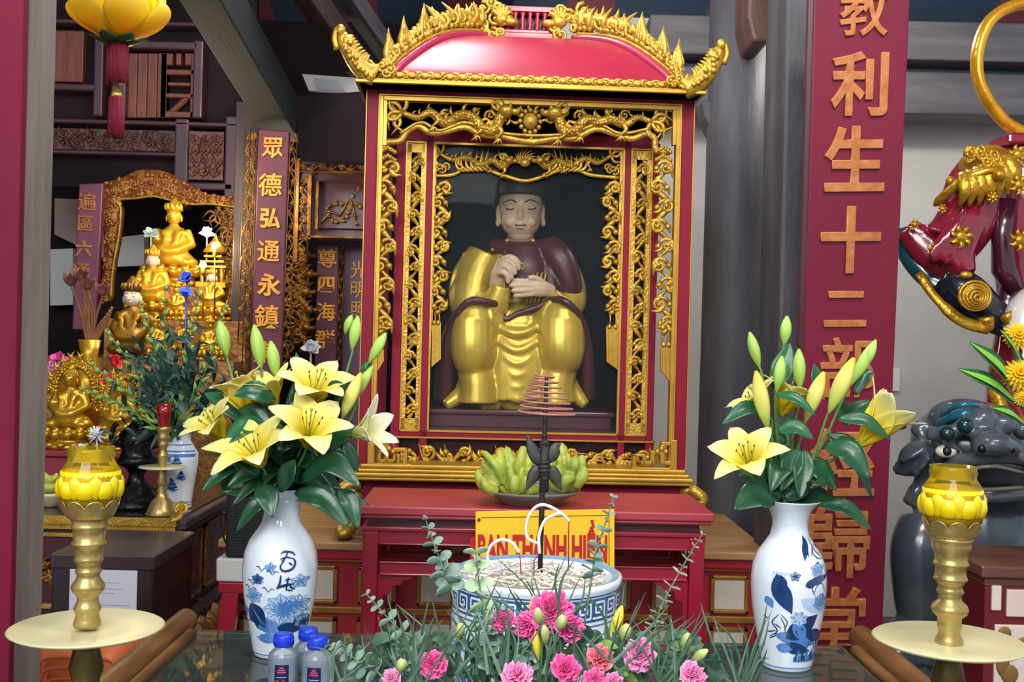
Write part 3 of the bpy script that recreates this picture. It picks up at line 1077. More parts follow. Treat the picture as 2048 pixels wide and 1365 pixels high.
# smooth the profile
for it in range(6):
    prof_ = [prof_[0]] + [tuple((prof_[i - 1][j] + 2 * prof_[i][j] + prof_[i + 1][j]) / 4 for j in range(4)) for i in range(1, NS)] + [prof_[-1]]
for face in range(4):
    vs, fs = [], []
    M_ = 12
    for (w_, ya, yb, z) in prof_:
        for j in range(M_ + 1):
            t = j / M_
            if face == 0: vs.append((xm - w_ + 2 * w_ * t, ya, z))
            elif face == 1: vs.append((xm + w_, ya + (yb - ya) * t, z))
            elif face == 2: vs.append((xm + w_ - 2 * w_ * t, yb, z))
            else: vs.append((xm - w_, yb - (yb - ya) * t, z))
    for i in range(NS):
        for j in range(M_):
            a_ = i * (M_ + 1) + j
            fs.append((a_, a_ + 1, a_ + M_ + 2, a_ + M_ + 1))
    mb.add(vs, fs, 0, True)
w_, ya, yb, z = prof_[-1]
mb.bb(xm - w_, xm + w_, ya, yb, z - .01, z + .004)
roof = mb.build('roof_shell', PINK, shrine)
for sx in (-1, 1):
    for yi in (1, 2):
        mb = MB()
        P_ = [(xm + sx * pr[0], pr[yi], pr[3] + .002) for pr in prof_]
        mb.tube(P_, .012, 8)
        mb.build('hip_moulding', mat('hip_red_lacquer', 'a02a48', .35, 0, '8c2340', 4, coat=.4), shrine)
# --- hip dragons: gilt rib, scales, flames
for sx in (-1, 1):
    mb = MB()
    P_ = [Vector((xm + sx * (pr[0] + .008), pr[1] - .004, pr[3] + .014)) for pr in prof_]
    mb.tube(P_, .006, 6)
    rr = random.Random(70 + sx)
    out = lambda i: Vector((sx * (P_[min(i + 1, NS)] - P_[max(i - 1, 0)]).normalized().z, 0, abs((P_[min(i + 1, NS)] - P_[max(i - 1, 0)]).normalized().x)))
    D = []
    for i in range(2, NS + 1):
        w2 = .020 + .045 * (i / NS)
        D.append(P_[i] + out(i) * w2)
    mb.tube(D, [.008 + .012 * i / len(D) for i in range(len(D))], 8)
    for i in range(2, NS + 1):
        o_ = out(i)
        tg = (P_[min(i + 1, NS)] - P_[i - 1]).normalized()
        wid = .022 + .07 * (i / NS)
        for k in range(3):
            c_ = P_[i] + o_ * (wid * (.25 + .33 * k)) + tg * rr.uniform(-.01, .01)
            mb.ball(c_ + Vector((0, -.006, 0)), .0085 + .002 * rr.random(), 7)
        if i % 2 == 0:
            c_ = P_[i] + o_ * wid * .55
            spiral(mb, (c_.x, c_.z), .012 + .012 * i / NS, 1.2, rr.random() * 6, sx, .0055, c_.y - .008, 10)
    for i in (3, 8, 13):
        b_ = P_[i] + out(i) * .01
        tp = P_[i] + out(i) * .03 + Vector((sx * -.004, 0, .082))
        tg = (P_[i + 1] - P_[i - 1]).normalized()
        for j in range(4):
            bb_ = b_ + tg * (j - 1.2) * .012
            tt = tp + tg * (j * .004) - Vector((0, 0, .012 * abs(j - 1)))
            mb.tube([bb_, bb_.lerp(tt, .4) + out(i) * .006, bb_.lerp(tt, .75), tt], [.010, .0105, .006, .001], 6, flat=.7)
    for i in (18, 21, 24, 27):
        b_ = P_[i]
        for j in range(3):
            e_ = b_ + out(i) * (.10 + .02 * rr.random()) + Vector((sx * rr.uniform(-.03, .03), -.004, 0))
            mb.tube(bez([b_ + out(i) * .02, b_.lerp(e_, .5) + Vector((.012 * (j - 1), -.01, 0)), e_], 8), [.008, .010, .010, .009, .009, .008, .006, .004, .001], 6)
    h_ = Vector((xm + sx * .085, prof_[-1][1], prof_[-1][3] + .05))
    mb.ball(h_, (.024, .018, .020), 12)
    mb.ball(h_ + Vector((-sx * .028, -.004, -.008)), (.024, .016, .012), 10)
    for k in range(6):
        a = .3 + k * .5
        e_ = h_ + Vector((sx * math.cos(a) * .038, 0, math.sin(a) * .040))
        mb.tube(bez([h_, h_.lerp(e_, .6) + Vector((0, -.01, .012)), e_], 6), [.009, .009, .008, .007, .005, .003, .001], 6)
    for k in range(16):
        spiral(mb, (h_.x + sx * rr.uniform(-.02, .10), h_.z + rr.uniform(-.045, .05)), rr.uniform(.016, .026), 1.3, rr.random() * 6, sx, .0065, h_.y - .006 + .01 * rr.random(), 12)
    mb.build('hip_dragon', GOLD, shrine)
# --- corner finials: rearing dragon heads
for sx, pts in ((-1, [(752, 152), (725, 138), (705, 112), (692, 88), (684, 66)]), (1, [(1368, 178), (1398, 165), (1420, 140), (1434, 115), (1440, 95)])):
    mb = MB()
    yq = ye + .01
    P_ = bez([(sh(x, y_, yq)[0], yq, sh(x, y_, yq)[1]) for x, y_ in pts], 14)
    mb.tube(P_, [.030, .030, .029, .028, .027, .026, .025, .024, .023, .022, .021, .020, .018, .016, .012], 8, flat=.55)
    h_ = P_[-1]
    ox = -sx
    mb.ball(h_ + Vector((sx * .004, 0, .008)), (.014, .012, .016), 10)
    mb.ball(h_ + Vector((ox * .016, 0, -.022)), (.020, .014, .018), 10)
    mb.tube(bez([h_ + Vector((sx * .012, 0, -.045)), h_ + Vector((sx * .020, 0, -.015)), h_ + Vector((sx * .012, 0, .010)), h_ + Vector((ox * .004, 0, .012))], 10), .008, 7)
    rr = random.Random(80 + sx)
    for k in range(9):
        b_ = P_[2 + k] if 2 + k < len(P_) else P_[-1]
        tg = (P_[min(3 + k, 14)] - P_[1 + k]).normalized()
        nr = Vector((-tg.z, 0, tg.x)) * (1 if sx > 0 else -1)
        if nr.z < 0: nr = -nr
        e_ = b_ + nr * (.045 - .002 * k) + tg * .016
        mb.tube(bez([b_, b_.lerp(e_, .5) + tg * .01, e_], 6), [.010, .010, .009, .008, .006, .004, .001], 6)
        mb.ball(b_ + Vector((0, -.014, 0)) + nr * rr.uniform(-.012, .012), .009, 7)
    p = sh(*( (745, 140) if sx < 0 else (1375, 166)), yq)
    for k in range(8):
        spiral(mb, (p[0] - sx * (k * .011 - .03), p[1] - .006 + .008 * (k % 3)), .014, 1.1, k, sx, .005, yq - .002, 9)
    mb.build('dragon_finial', GOLD, shrine)
# --- top balustrade
zb0 = prof_[-1][3] + .004
bw = 66 * K
yb0, yb1 = prof_[-1][1] + .01, prof_[-1][2] - .01
mb = MB()
mb.bb(xm - bw - .006, xm + bw + .006, yb0 - .006, yb1, zb0, zb0 + .012)
mb.bb(xm - bw, xm + bw, yb0, yb1, zb0 + .012, zb0 + .022)
for x in (xm - bw + .008, xm + bw - .008):
    mb.bb(x - .008, x + .008, yb0, yb0 + .02, zb0 + .02, zb0 + .09)
mb.bb(xm - bw, xm + bw, yb0, yb1, zb0 + .075, zb0 + .092)
mb.bb(xm - bw + .01, xm + bw - .01, yb0 + .045, yb0 + .05, zb0 + .02, zb0 + .08, 1)
mb.build('balustrade_box', [PINK, BLACK], shrine, .002)
for k in range(7):
    x = xm - bw + .026 + k * (2 * bw - .052) / 6
    mb = MB()
    mb.lathe([(.006, 0), (.009, .004), (.005, .012), (.008, .024), (.0085, .032), (.005, .042), (.009, .052), (.006, .056)], 12, (x, yb0 + .01, zb0 + .021))
    mb.build('baluster', PINK, shrine)

# ================================================================ seated monk figure inside the shrine
yM = .37
KM = (3.05 + yM) / F
mo = Vector((shx(1040, 815, yM), yM, zfl))
monk = thing('monk_statue', 'seated gilded monk statue behind the hazy glass of the red shrine', 'statue', SO + Matrix.Rotation(YAW, 3, 'Z') @ mo, YAW)
def mp(px, py, dy=0.):
    """point of the figure: photo position, dy metres towards the viewer from its middle plane"""
    dy *= .86
    x, z = sh(px, py, yM - dy)
    return Vector((x, yM - dy, z)) - mo
MG = mat('robe_gilding', 'd0b444', .34, .45, 'bca038', 12, .04, 30)
MGS = mat('statue_pale_skin', 'c8ae8e', .5, 0, 'b89c7c', 6)
MB_ = mat('statue_dark_cap', '2a2426', .5)
MRD = mat('statue_maroon_cloth', '4a1a20', .4, 0, '3a1418', 6)
def px(n): return n * KM
mb = MB(); 
a, b = mp(858, 815, .17), mp(1222, 815, .17)
mb.bb(a.x, b.x, -.17, .20, -.002 + 0, mp(1040, 815, 0).z - .004)
mb.bb(a.x - .01, b.x + .01, -.18, .21, mp(1040, 822, 0).z - .004, mp(1040, 815, 0).z)
mb.build('pedestal', MAROON, monk, .004)
mb = MB()
# torso, seat and thighs
mb.tube([mp(1040, 812, 0), mp(1040, 740, 0), mp(1038, 660, -.01), mp(1038, 600, -.02), mp(1038, 540, -.02), mp(1040, 500, -.02)], [px(98), px(98), px(88), px(74), px(70), px(52)], 16, flat=.75)
for (sxx, kx, hx, fx) in ((-1, 946, 1000, 955), (1, 1124, 1080, 1112)):
    mb.tube([mp(hx, 690, 0), mp((hx + kx) / 2, 650, .07), mp(kx, 640, .14)], [px(52), px(50), px(44)], 14)
    mb.ball(mp(kx, 650, .145), (px(42), px(36), px(48)), 14)
    mb.tube([mp(kx, 640, .145), mp(kx, 700, .155), mp(kx + sxx * -2, 735, .14)], [px(43), px(44), px(36)], 14, flat=.8)
    mb.tube([mp(kx, 720, .12), mp(fx, 770, .13), mp(fx, 806, .13)], [px(34), px(36), px(40)], 12)
    # knee cloth rim
    mb.tube(bez([mp(kx - 42, 690, .12), mp(kx - 34, 728, .155), mp(kx, 742, .17), mp(kx + 34, 728, .155), mp(kx + 42, 690, .12)], 14), px(4.5), 6)
# lap and hanging folds between the knees
mb.ball(mp(1036, 655, .07), (px(60), px(40), px(48)), 14)
mb.tube([mp(1036, 660, .10), mp(1036, 720, .115), mp(1036, 800, .115)], [px(50), px(58), px(64)], 14, flat=.55)
for (y0_, y1_, hw_) in ((632, 668, 60), (650, 702, 60), (668, 728, 58), (690, 752, 56), (712, 776, 56), (738, 800, 54)):
    mb.tube(bez([mp(1036 - hw_, y0_, .09), mp(1036 - hw_ * .55, (y0_ + y1_ * 2) / 3, .145), mp(1036, y1_, .165), mp(1036 + hw_ * .55, (y0_ + y1_ * 2) / 3, .145), mp(1036 + hw_, y0_, .09)], 16), [px(4)] + [px(8.5)] * 15 + [px(4)], 8)
# flaring hem
for (pts, r_) in (([(945, 745), (925, 790), (890, 812)], 22), ([(965, 770), (955, 800), (990, 812)], 20), ([(1125, 750), (1150, 790), (1172, 812)], 20), ([(1036, 790), (1036, 806), (1036, 812)], 40), ([(1000, 790), (985, 806), (960, 812)], 22), ([(1080, 790), (1100, 806), (1120, 812)], 24)):
    mb.tube([mp(x, y_, .10 + .02 * i) for i, (x, y_) in enumerate(pts)], [px(r_), px(r_ * .9), px(r_ * .5)], 10)
# sleeves
mb.tube([mp(972, 510, 0), mp(948, 560, .01), mp(942, 610, .05), mp(962, 630, .09), mp(990, 606, .12), mp(1004, 570, .14)], [px(38), px(46), px(42), px(32), px(28), px(20)], 14)
mb.tube([mp(1108, 512, 0), mp(1130, 565, .01), mp(1136, 605, .05), mp(1118, 612, .09), mp(1098, 590, .125)], [px(34), px(38), px(36), px(28), px(18)], 14)
for k in range(5):
    mb.tube(bez([mp(930 + k * 12, 505, .03), mp(922 + k * 13, 570, .05), mp(930 + k * 14, 625, .08)], 8), px(6), 6)
    mb.tube(bez([mp(1110 + k * 9, 510, .03), mp(1122 + k * 9, 560, .05), mp(1112 + k * 9, 612, .08)], 8), px(3.6), 5)
mb.remesh('robe', MG, monk, .0044, 3)
# maroon inner garment, cloak edges and collar
mb = MB()
mb.tube([mp(1046, 495, .05), mp(1046, 540, .075), mp(1050, 590, .08)], [px(34), px(44), px(40)], 12, flat=.5)
mb.tube(bez([mp(985, 492, 0), mp(1040, 500, .05), mp(1098, 492, 0)], 12), px(17), 10)
mb.tube(bez([mp(1098, 498, .02), mp(1096, 540, .06), mp(1104, 585, .09)], 8), px(17), 10)
mb.tube(bez([mp(1006, 612, .125), mp(978, 606, .18), mp(935, 605, .19), mp(900, 660, .15), mp(893, 720, .13), mp(884, 800, .10)], 20), [px(8)] * 10 + [px(10), px(11), px(12), px(13), px(14), px(15), px(16), px(17), px(18), px(18), px(18)], 8)
mb.tube(bez([mp(1100, 600, .125), mp(1130, 603, .19), mp(1162, 640, .17), mp(1174, 700, .13), mp(1178, 800, .10)], 20), [px(8)] * 10 + [px(8), px(9), px(10), px(10), px(11), px(12), px(13), px(13), px(13), px(13), px(13)], 8)
mb.tube(bez([mp(1000, 612, .12), mp(1010, 640, .13), mp(1035, 628, .13), mp(1075, 615, .14), mp(1100, 602, .13)], 12), px(7), 7)
mb.tube([mp(1092, 492, .03), mp(1120, 520, .06), mp(1140, 570, .07), mp(1146, 615, .05)], [px(26), px(30), px(24), px(16)], 14)
mb.remesh('cloak', MRD, monk, .0052, 2)
mb = MB()
for k in range(4):
    mb.tube(bez([mp(1066 + k * 9, 545, .115), mp(1060 + k * 8, 580, .12), mp(1052 + k * 8, 606, .125)], 6), px(2.4), 6)
for s_ in (-1, 1):
    mb.ball(mp(1040 + s_ * 26, 482, .05), px(5), 8)
    mb.ball(mp(1040 + s_ * 55, 500, .06), px(4), 8)
for k in range(5):
    a = k * 2 * PI / 5
    mb.ball(mp(1044 + 5 * math.cos(a), 533 + 5 * math.sin(a), .17), px(3.2), 7)
mb.tube(bez([mp(1008, 566, .16), mp(1010, 590, .16), mp(1022, 604, .15)], 8), px(2.2), 6)
mb.build('robe_ornaments', GOLD, monk)
# head
hd = MB()
hd.ball(mp(1041, 412, .0), (px(44), px(44), px(52)), 20)
hd.ball(mp(1041, 440, .02), (px(40), px(36), px(38)), 18)
hd.ball(mp(1041, 466, .02), (px(26), px(22), px(20)), 16)
hd.tube([mp(1041, 470, -.01), mp(1041, 500, -.01)], [px(26), px(28)], 12)
for s_ in (-1, 1):
    hd.ball(mp(1041 + s_ * 44, 428, -.01), (px(6), px(9), px(20)), 10)
    hd.ball(mp(1041 + s_ * 45, 446, -.008), (px(6), px(7), px(9)), 8)
    hd.ball(mp(1041 + s_ * 18, 444, .062), (px(14), px(10), px(12)), 10)
    hd.tube(bez([mp(1041 + s_ * 8, 408, .074), mp(1041 + s_ * 20, 403, .070), mp(1041 + s_ * 34, 409, .05)], 6), px(3.5), 6)
    hd.ball(mp(1041 + s_ * 20, 417, .061), (px(10), px(6), px(5)), 8)
hd.tube([mp(1041, 408, .07), mp(1041, 424, .080), mp(1041, 434, .088)], [px(4), px(5.5), px(7)], 8)
hd.ball(mp(1041, 435, .082), (px(9), px(6), px(5)), 8)
hd.tube(bez([mp(1030, 448, .072), mp(1041, 447, .080), mp(1052, 448, .072)], 6), px(3), 6)
hd.tube(bez([mp(1032, 453, .072), mp(1041, 455, .080), mp(1050, 453, .072)], 6), px(3.4), 6)
hdo = hd.remesh('head', MGS, monk, .0030, 2)
mb = MB()
mb.tube(bez([mp(1030, 450.5, .077), mp(1041, 451, .086), mp(1052, 450.5, .077)], 8), px(1.6), 6)
mb.build('lips', mat('statue_lip_red', '6a3a34', .5), hdo)
mb = MB()
for s_ in (-1, 1):
    mb.tube(bez([mp(1041 + s_ * 11, 417, .070), mp(1041 + s_ * 20, 419, .072), mp(1041 + s_ * 30, 417, .060)], 6), px(1.5), 5)
    mb.tube(bez([mp(1041 + s_ * 8, 405, .080), mp(1041 + s_ * 20, 400, .075), mp(1041 + s_ * 35, 407, .052)], 6), px(1.6), 5)
mb.build('painted_eyes', mat('statue_eye_line', '3a3028', .5), hdo)
mb = MB()
mb.lathe([(px(46), -.002), (px(47), .004), (px(48), .03), (px(45), .045), (px(30), .06), (0, .062)], 24, mp(1041, 392, .0), 0, None, True, (1, 1))
mb.tube([mp(1004, 380, -.03), mp(1000, 415, -.04), mp(998, 445, -.05)], [px(11), px(11), px(7)], 8)
mb.tube([mp(1078, 380, -.03), mp(1082, 415, -.04), mp(1084, 445, -.05)], [px(11), px(11), px(7)], 8)
mb.build('cap', MB_, monk)
# hands
def hand(name, palm, pd, fingers, thumb, parent, m, rf, pr, vox):
    """palm ellipsoid chain + five separate finger chains, fused"""
    h = MB()
    h.tube(palm, pr, 10, flat=.6)
    for fg in fingers:
        h.tube(bez(fg, 8), [rf * (1.05 - .035 * i) for i in range(9)], 8)
        h.ball(fg[-1], rf * .78, 7)
    h.tube(bez(thumb, 8), [rf * (1.2 - .05 * i) for i in range(9)], 8)
    return h.remesh(name, m, parent, vox, 1)
hand('right_hand', [mp(992, 575, .13), mp(998, 548, .145), mp(1008, 528, .15), mp(1018, 522, .155)], None,
     [[mp(1004, 520, .16), mp(1020, 514, .175), mp(1034, 522, .18), mp(1037, 537, .175)],
      [mp(1000, 528, .165), mp(1014, 522, .185), mp(1027, 530, .19), mp(1030, 546, .185)],
      [mp(998, 537, .17), mp(1010, 533, .19), mp(1020, 541, .195), mp(1023, 556, .19)],
      [mp(996, 547, .17), mp(1006, 545, .188), mp(1014, 552, .19), mp(1016, 564, .185)]],
     [mp(1010, 522, .15), mp(1026, 520, .15), mp(1038, 528, .155), mp(1042, 536, .16)], monk, MGS, px(6.2), [px(15), px(17), px(17), px(12)], .0026)
hand('left_hand', [mp(1106, 584, .125), mp(1088, 578, .145), mp(1072, 577, .155), mp(1062, 576, .16)], None,
     [[mp(1066, 565, .16), mp(1046, 562, .168), mp(1024, 561, .17)],
      [mp(1064, 572, .165), mp(1042, 571, .175), mp(1022, 571, .175)],
      [mp(1064, 580, .165), mp(1044, 581, .175), mp(1026, 582, .175)],
      [mp(1066, 588, .16), mp(1048, 590, .168), mp(1030, 592, .168)]],
     [mp(1084, 564, .15), mp(1070, 556, .165), mp(1056, 556, .172)], monk, MGS, px(5.6), [px(12), px(16), px(17), px(14)], .0026)
# ================================================================ altar behind the red table
altar = thing('tiered_altar', 'long red altar with gold framed cream panels carrying the shrine', 'altar', (W(1030, 1085, 2.97).x, 2.97, 0))
AX0, AX1 = W(436, 1075, 2.97).x - altar.location.x, W(1546, 1100, 2.97).x - altar.location.x
AD = 1.05
mb = MB()
mb.bb(AX0, AX1, 0, AD, ALTAR_Z - .022, ALTAR_Z)
mb.build('altar_top', TANWOOD, altar, .004)
BRIGHTRED = mat('bright_red_paint', 'a8182a', .4, 0, '961526', 3, coat=.2)
PFRAME = mat('panel_gilt_frame', 'a8742c', .45, .35, '8c5c20', 20, .2, 60)
mb = MB()
mb.bb(AX0 + .03, AX1 - .03, .03, AD - .03, .02, ALTAR_Z - .022)
mb.bb(AX0 + .012, AX1 - .012, .012, AD - .012, ALTAR_Z - .05, ALTAR_Z - .022)
zA = lambda py: W(660, py, 3.0).z
mb.bb(AX0, AX1, .0, AD, 0, .05)
mb.build('altar_body', BRIGHTRED, altar, .005)
mb = MB()
for (p0_, p1_) in ((1116, 1123), (1212, 1226)):
    mb.bb(AX0 + .018, AX1 - .018, .018, AD - .018, zA(p1_), zA(p0_))
mb.build('altar_moulding', PFRAME, altar, .003)
PANELC = mat('cream_panel', 'd2cabb', .5, 0, 'c2b8a4', 5)
for (p0_, p1_) in ((1131, 1207), (1234, 1300)):
    for k in range(9):
        xc = AX0 + .11 + k * (AX1 - AX0 - .22) / 8
        w2 = .052
        z1_, z0_ = zA(p0_), zA(p1_)
        mb = MB()
        t = .011
        mb.bb(xc - w2, xc + w2, .018, .032, z1_ - t, z1_); mb.bb(xc - w2, xc + w2, .018, .032, z0_, z0_ + t)
        mb.bb(xc - w2, xc - w2 + t, .018, .032, z0_, z1_); mb.bb(xc + w2 - t, xc + w2, .018, .032, z0_, z1_)
        if p0_ > 1200:
            mb.ball((xc, .022, z0_ + .025), (.03, .008, .022), 12)
        fr = mb.build('panel_frame', PFRAME, altar, .003)
        mb = MB(); mb.bb(xc - w2 + t, xc + w2 - t, .022, .032, z0_ + t, z1_ - t)
        mb.build('panel', PANELC, fr, .002)

# ================================================================ red offering table in front of the shrine
TD = 2.60
tb = thing('red_offering_table', 'dark red lacquer table with fretted rails, standing before the shrine', 'table', (W(1068, 1030, TD).x, TD, 0), math.radians(1.2))
ty = lambda px, py: W(px, py, TD).x - tb.location.x
tz = lambda py: W(1068, py, TD).z
TOPZ = tz(1020)
TX0, TX1 = ty(717, 1025), ty(1431, 1040)
TDEP = .33
TABLE = mat('table_red_lacquer', '94152f', .30, 0, '861229', 3, .04, 20, coat=.4)
mb = MB()
TABLETOP = mat('tabletop_sheen_red', 'a82a3a', .48, 0, '9c2434', 3, .04, 20, spec=.8)  # paler than the table red, daylight sheen put into the colour
mb.bb(TX0, TX1, 0, TDEP, tz(1038), TOPZ)
mb.bb(TX0 + .006, TX1 - .006, .006, TDEP - .006, tz(1046), tz(1038))
mb.build('tabletop', TABLETOP, tb, .004)
LX0, LX1 = ty(724, 1120), ty(1413, 1120)
mb = MB()
mb.bb(LX0 + .012, LX1 - .012, .03, TDEP - .03, tz(1064), tz(1046))
mb.build('waist', MAROON, tb)
mb = MB()
mb.bb(LX0 - .002, LX1 + .002, .012, TDEP - .012, tz(1072), tz(1063))
mb.bb(LX0, LX1, .018, TDEP - .018, tz(1099), tz(1072))
mb.bb(LX0 + .04, LX1 - .04, .013, .03, tz(1099), tz(1095))
mb.bb(LX0 + .04, LX1 - .04, .018, .04, tz(1158), tz(1132))
mb.bb(LX0 + .04, LX1 - .04, .013, .03, tz(1136), tz(1132)); mb.bb(LX0 + .04, LX1 - .04, .013, .03, tz(1161), tz(1156))
for y_ in (TDEP - .04,):
    mb.bb(LX0 + .04, LX1 - .04, y_, y_ + .02, tz(1158), tz(1132))
for x in (LX0 + .01, LX1 - .03):
    mb.bb(x, x + .02, .04, TDEP - .04, tz(1158), tz(1132))
for (a, b) in ((-.20, -.14), (.14, .2)):
    mb.bb(a, b, .10, .14, tz(1132), tz(1112)); mb.bb(a - .03, b + .03, .10, .14, tz(1132), tz(1124))
mb.build('rail', TABLE, tb, .003)
for x0_, sg in ((LX0, 1), (LX1, -1)):
    for y_ in (.014, TDEP - .054):
        mb = MB()
        w_ = .036
        mb.bb(x0_, x0_ + sg * w_, y_, y_ + .04, .0, tz(1072))
        mb.build('leg', TABLE, tb, .004)
    mb = MB()
    o_ = [(x0_ + sg * .036, tz(1161)), (x0_ + sg * .12, tz(1161)), (x0_ + sg * .118, tz(1170)), (x0_ + sg * .098, tz(1172)), (x0_ + sg * .092, tz(1182)), (x0_ + sg * .070, tz(1184)), (x0_ + sg * .066, tz(1200)), (x0_ + sg * .05, tz(1204)), (x0_ + sg * .047, tz(1290)), (x0_ + sg * .036, tz(1300))]
    mb.prism(o_, .022, .04)
    mb.build('fretted_bracket', TABLE, tb, .002)

# yellow sign fixed to the table front
SD = 2.575
sg = thing('yellow_sign', 'yellow sign with red Vietnamese lettering on the red table front', 'sign', W(1089, 1132, SD))
SL = sg.location
c4 = [W(951, 1024, SD) - SL, W(1229, 1019, SD) - SL, W(1229, 1142, SD) - SL, W(951, 1142, SD) - SL]
quad_box('plate', *c4, .004, mat('sign_yellow', 'ecc022', .42, 0, 'e6b81c', 4), sg, .001)
SRED = mat('sign_red', 'b81420', .45)
mb = MB()
for (a, b) in (((962, 1036), (1218, 1031)), ((1218, 1031), (1218, 1138))):
    A_, B_ = W(*a, SD) - SL, W(*b, SD) - SL
    A_.y = B_.y = -.001
    mb.tube([A_, B_], .0008, 4)
mb.build('border_line', mat('sign_border_red', '7a3a20', .5), sg)
M = Matrix.Translation(W(1085, 1089, SD) - SL + Vector((0, -.0012, .0075))) @ Matrix.Rotation(-ROLL + .018 + ROLL, 4, 'Y').inverted()
me = text_mesh('BAN THÁNH HIỀN', size=.0852, extrude=.0006, offset=.0032, xs=.425)
me.transform(M)
me.materials.append(SRED)
lt = bpy.data.objects.new('lettering', me); COL.objects.link(lt); lt.parent = sg
mb = MB()
p = W(958, 1040, SD) - SL
mb.ball((p.x, -.002, p.z), .004, 8)
mb.build('nail', GOLDD, sg)
q4 = [W(940, 1078, SD + .012) - W(945, 1110, SD + .012), W(958, 1070, SD + .012) - W(945, 1110, SD + .012), W(958, 1140, SD + .012) - W(945, 1110, SD + .012), W(940, 1140, SD + .012) - W(945, 1110, SD + .012)]
o = quad_box('red_card', *q4, .004, SRED, None, .0005)
o.location = W(945, 1110, SD + .012)
tag(o, 'small plain red card peeping out behind left edge of yellow sign', 'card')

# glass bowl of fruit
fb_ = W(1060, 1004, 2.70); fb_.z = TOPZ
bowl = thing('glass_bowl', 'shallow frosted glass bowl holding the green citrons on the red table', 'bowl', fb_)
mb = MB()
ko = 2.70 / F
prof = [(0.0, .002), (52 * ko, .0), (58 * ko, .003), (74 * ko, .016), (96 * ko, .030), (101 * ko, .036), (99 * ko, .037), (72 * ko, .020), (54 * ko, .007), (0, .006)]
mb.lathe(prof, 40)
mb.build('glass_body', glass_mat('frosted_bowl_glass', 'd8d6d0', .3, .42, 'b4aca4', .15), bowl)
GC = mat('citron_skin', 'aab040', .42, 0, '86963a', 16, .5, 30, sss=.1)
def citron(name, label, c, R_, tips, body, seed):
    """Buddha's hand citron: ribbed body splitting into blunt curling fingers"""
    rr = random.Random(seed)
    mb = MB()
    for b_ in body:
        mb.ball(b_[0], b_[1], 14)
    for (a, b2, e, r0) in tips:
        P_ = bez([a, b2, e], 8)
        mb.tube(P_, [r0 * (1.05 - .05 * i) for i in range(9)], 9)
        mb.ball(P_[-1], r0 * .68, 8)
    o = mb.remesh(name, GC, None, .0034, 2)
    o.location = c
    return tag(o, label, 'fruit', 'citrons in the glass bowl')
fo_ = fb_ + Vector((0, 0, .03))
fp_ = lambda px_, py_, dy=0.: (lambda v: Vector((v.x, v.y, v.z)))(W(px_, py_, 2.70 - dy) - fo_)
citron('citron', 'larger green fingered citron filling the left and centre of glass bowl', fo_, 0,
   [(fp_(1000, 975, .02), fp_(985, 950, .03), fp_(968, 930, .03), .017), (fp_(1010, 965, .05), fp_(990, 930, .06), fp_(970, 908, .04), .013),
    (fp_(1005, 960, .03), fp_(1000, 930, .05), fp_(1000, 908, .03), .017), (fp_(1020, 950, .03), fp_(1022, 925, .03), fp_(1015, 903, .02), .017),
    (fp_(1030, 960, .04), fp_(1040, 925, .05), fp_(1046, 900, .03), .016), (fp_(1040, 960, .03), fp_(1056, 930, .04), fp_(1064, 910, .02), .015),
    (fp_(1020, 975, .06), fp_(1022, 955, .08), fp_(1020, 938, .08), .014), (fp_(1035, 975, .07), fp_(1040, 958, .09), fp_(1044, 940, .09), .011),
    (fp_(1030, 985, .07), fp_(1028, 972, .09), fp_(1026, 958, .09), .013), (fp_(1045, 980, .07), fp_(1055, 965, .09), fp_(1060, 950, .09), .011),
    (fp_(1050, 970, .05), fp_(1062, 950, .06), fp_(1072, 935, .06), .012), (fp_(975, 978, .04), fp_(962, 965, .05), fp_(956, 948, .04), .016),
    (fp_(990, 985, .06), fp_(975, 975, .075), fp_(966, 962, .075), .015)],
   [(fp_(985, 966, .015), (.040, .040, .026)), (fp_(1030, 962, .0), (.045, .045, .034)), (fp_(1040, 980, .03), (.05, .04, .02))], 1)
citron('citron', 'rounder green citron with knobbly centre at right side of glass bowl', fo_, 0,
   [(fp_(1130, 950, .05), fp_(1120, 925, .07), fp_(1116, 912, .06), .010), (fp_(1140, 945, .05), fp_(1138, 925, .07), fp_(1136, 912, .06), .010),
    (fp_(1130, 955, .06), fp_(1120, 945, .08), fp_(1112, 938, .08), .010), (fp_(1145, 950, .05), fp_(1152, 932, .07), fp_(1152, 920, .06), .010),
    (fp_(1110, 965, .03), fp_(1100, 930, .03), fp_(1108, 905, .02), .018), (fp_(1125, 940, .0), fp_(1125, 905, .0), fp_(1122, 895, .0), .018),
    (fp_(1150, 950, .02), fp_(1162, 930, .03), fp_(1164, 918, .02), .016), (fp_(1150, 968, .04), fp_(1165, 955, .05), fp_(1168, 944, .04), .018),
    (fp_(1125, 975, .05), fp_(1130, 962, .07), fp_(1142, 956, .07), .018)],
   [(fp_(1138, 950, .01), (.040, .045, .044)), (fp_(1128, 968, .01), (.048, .045, .024))], 2)

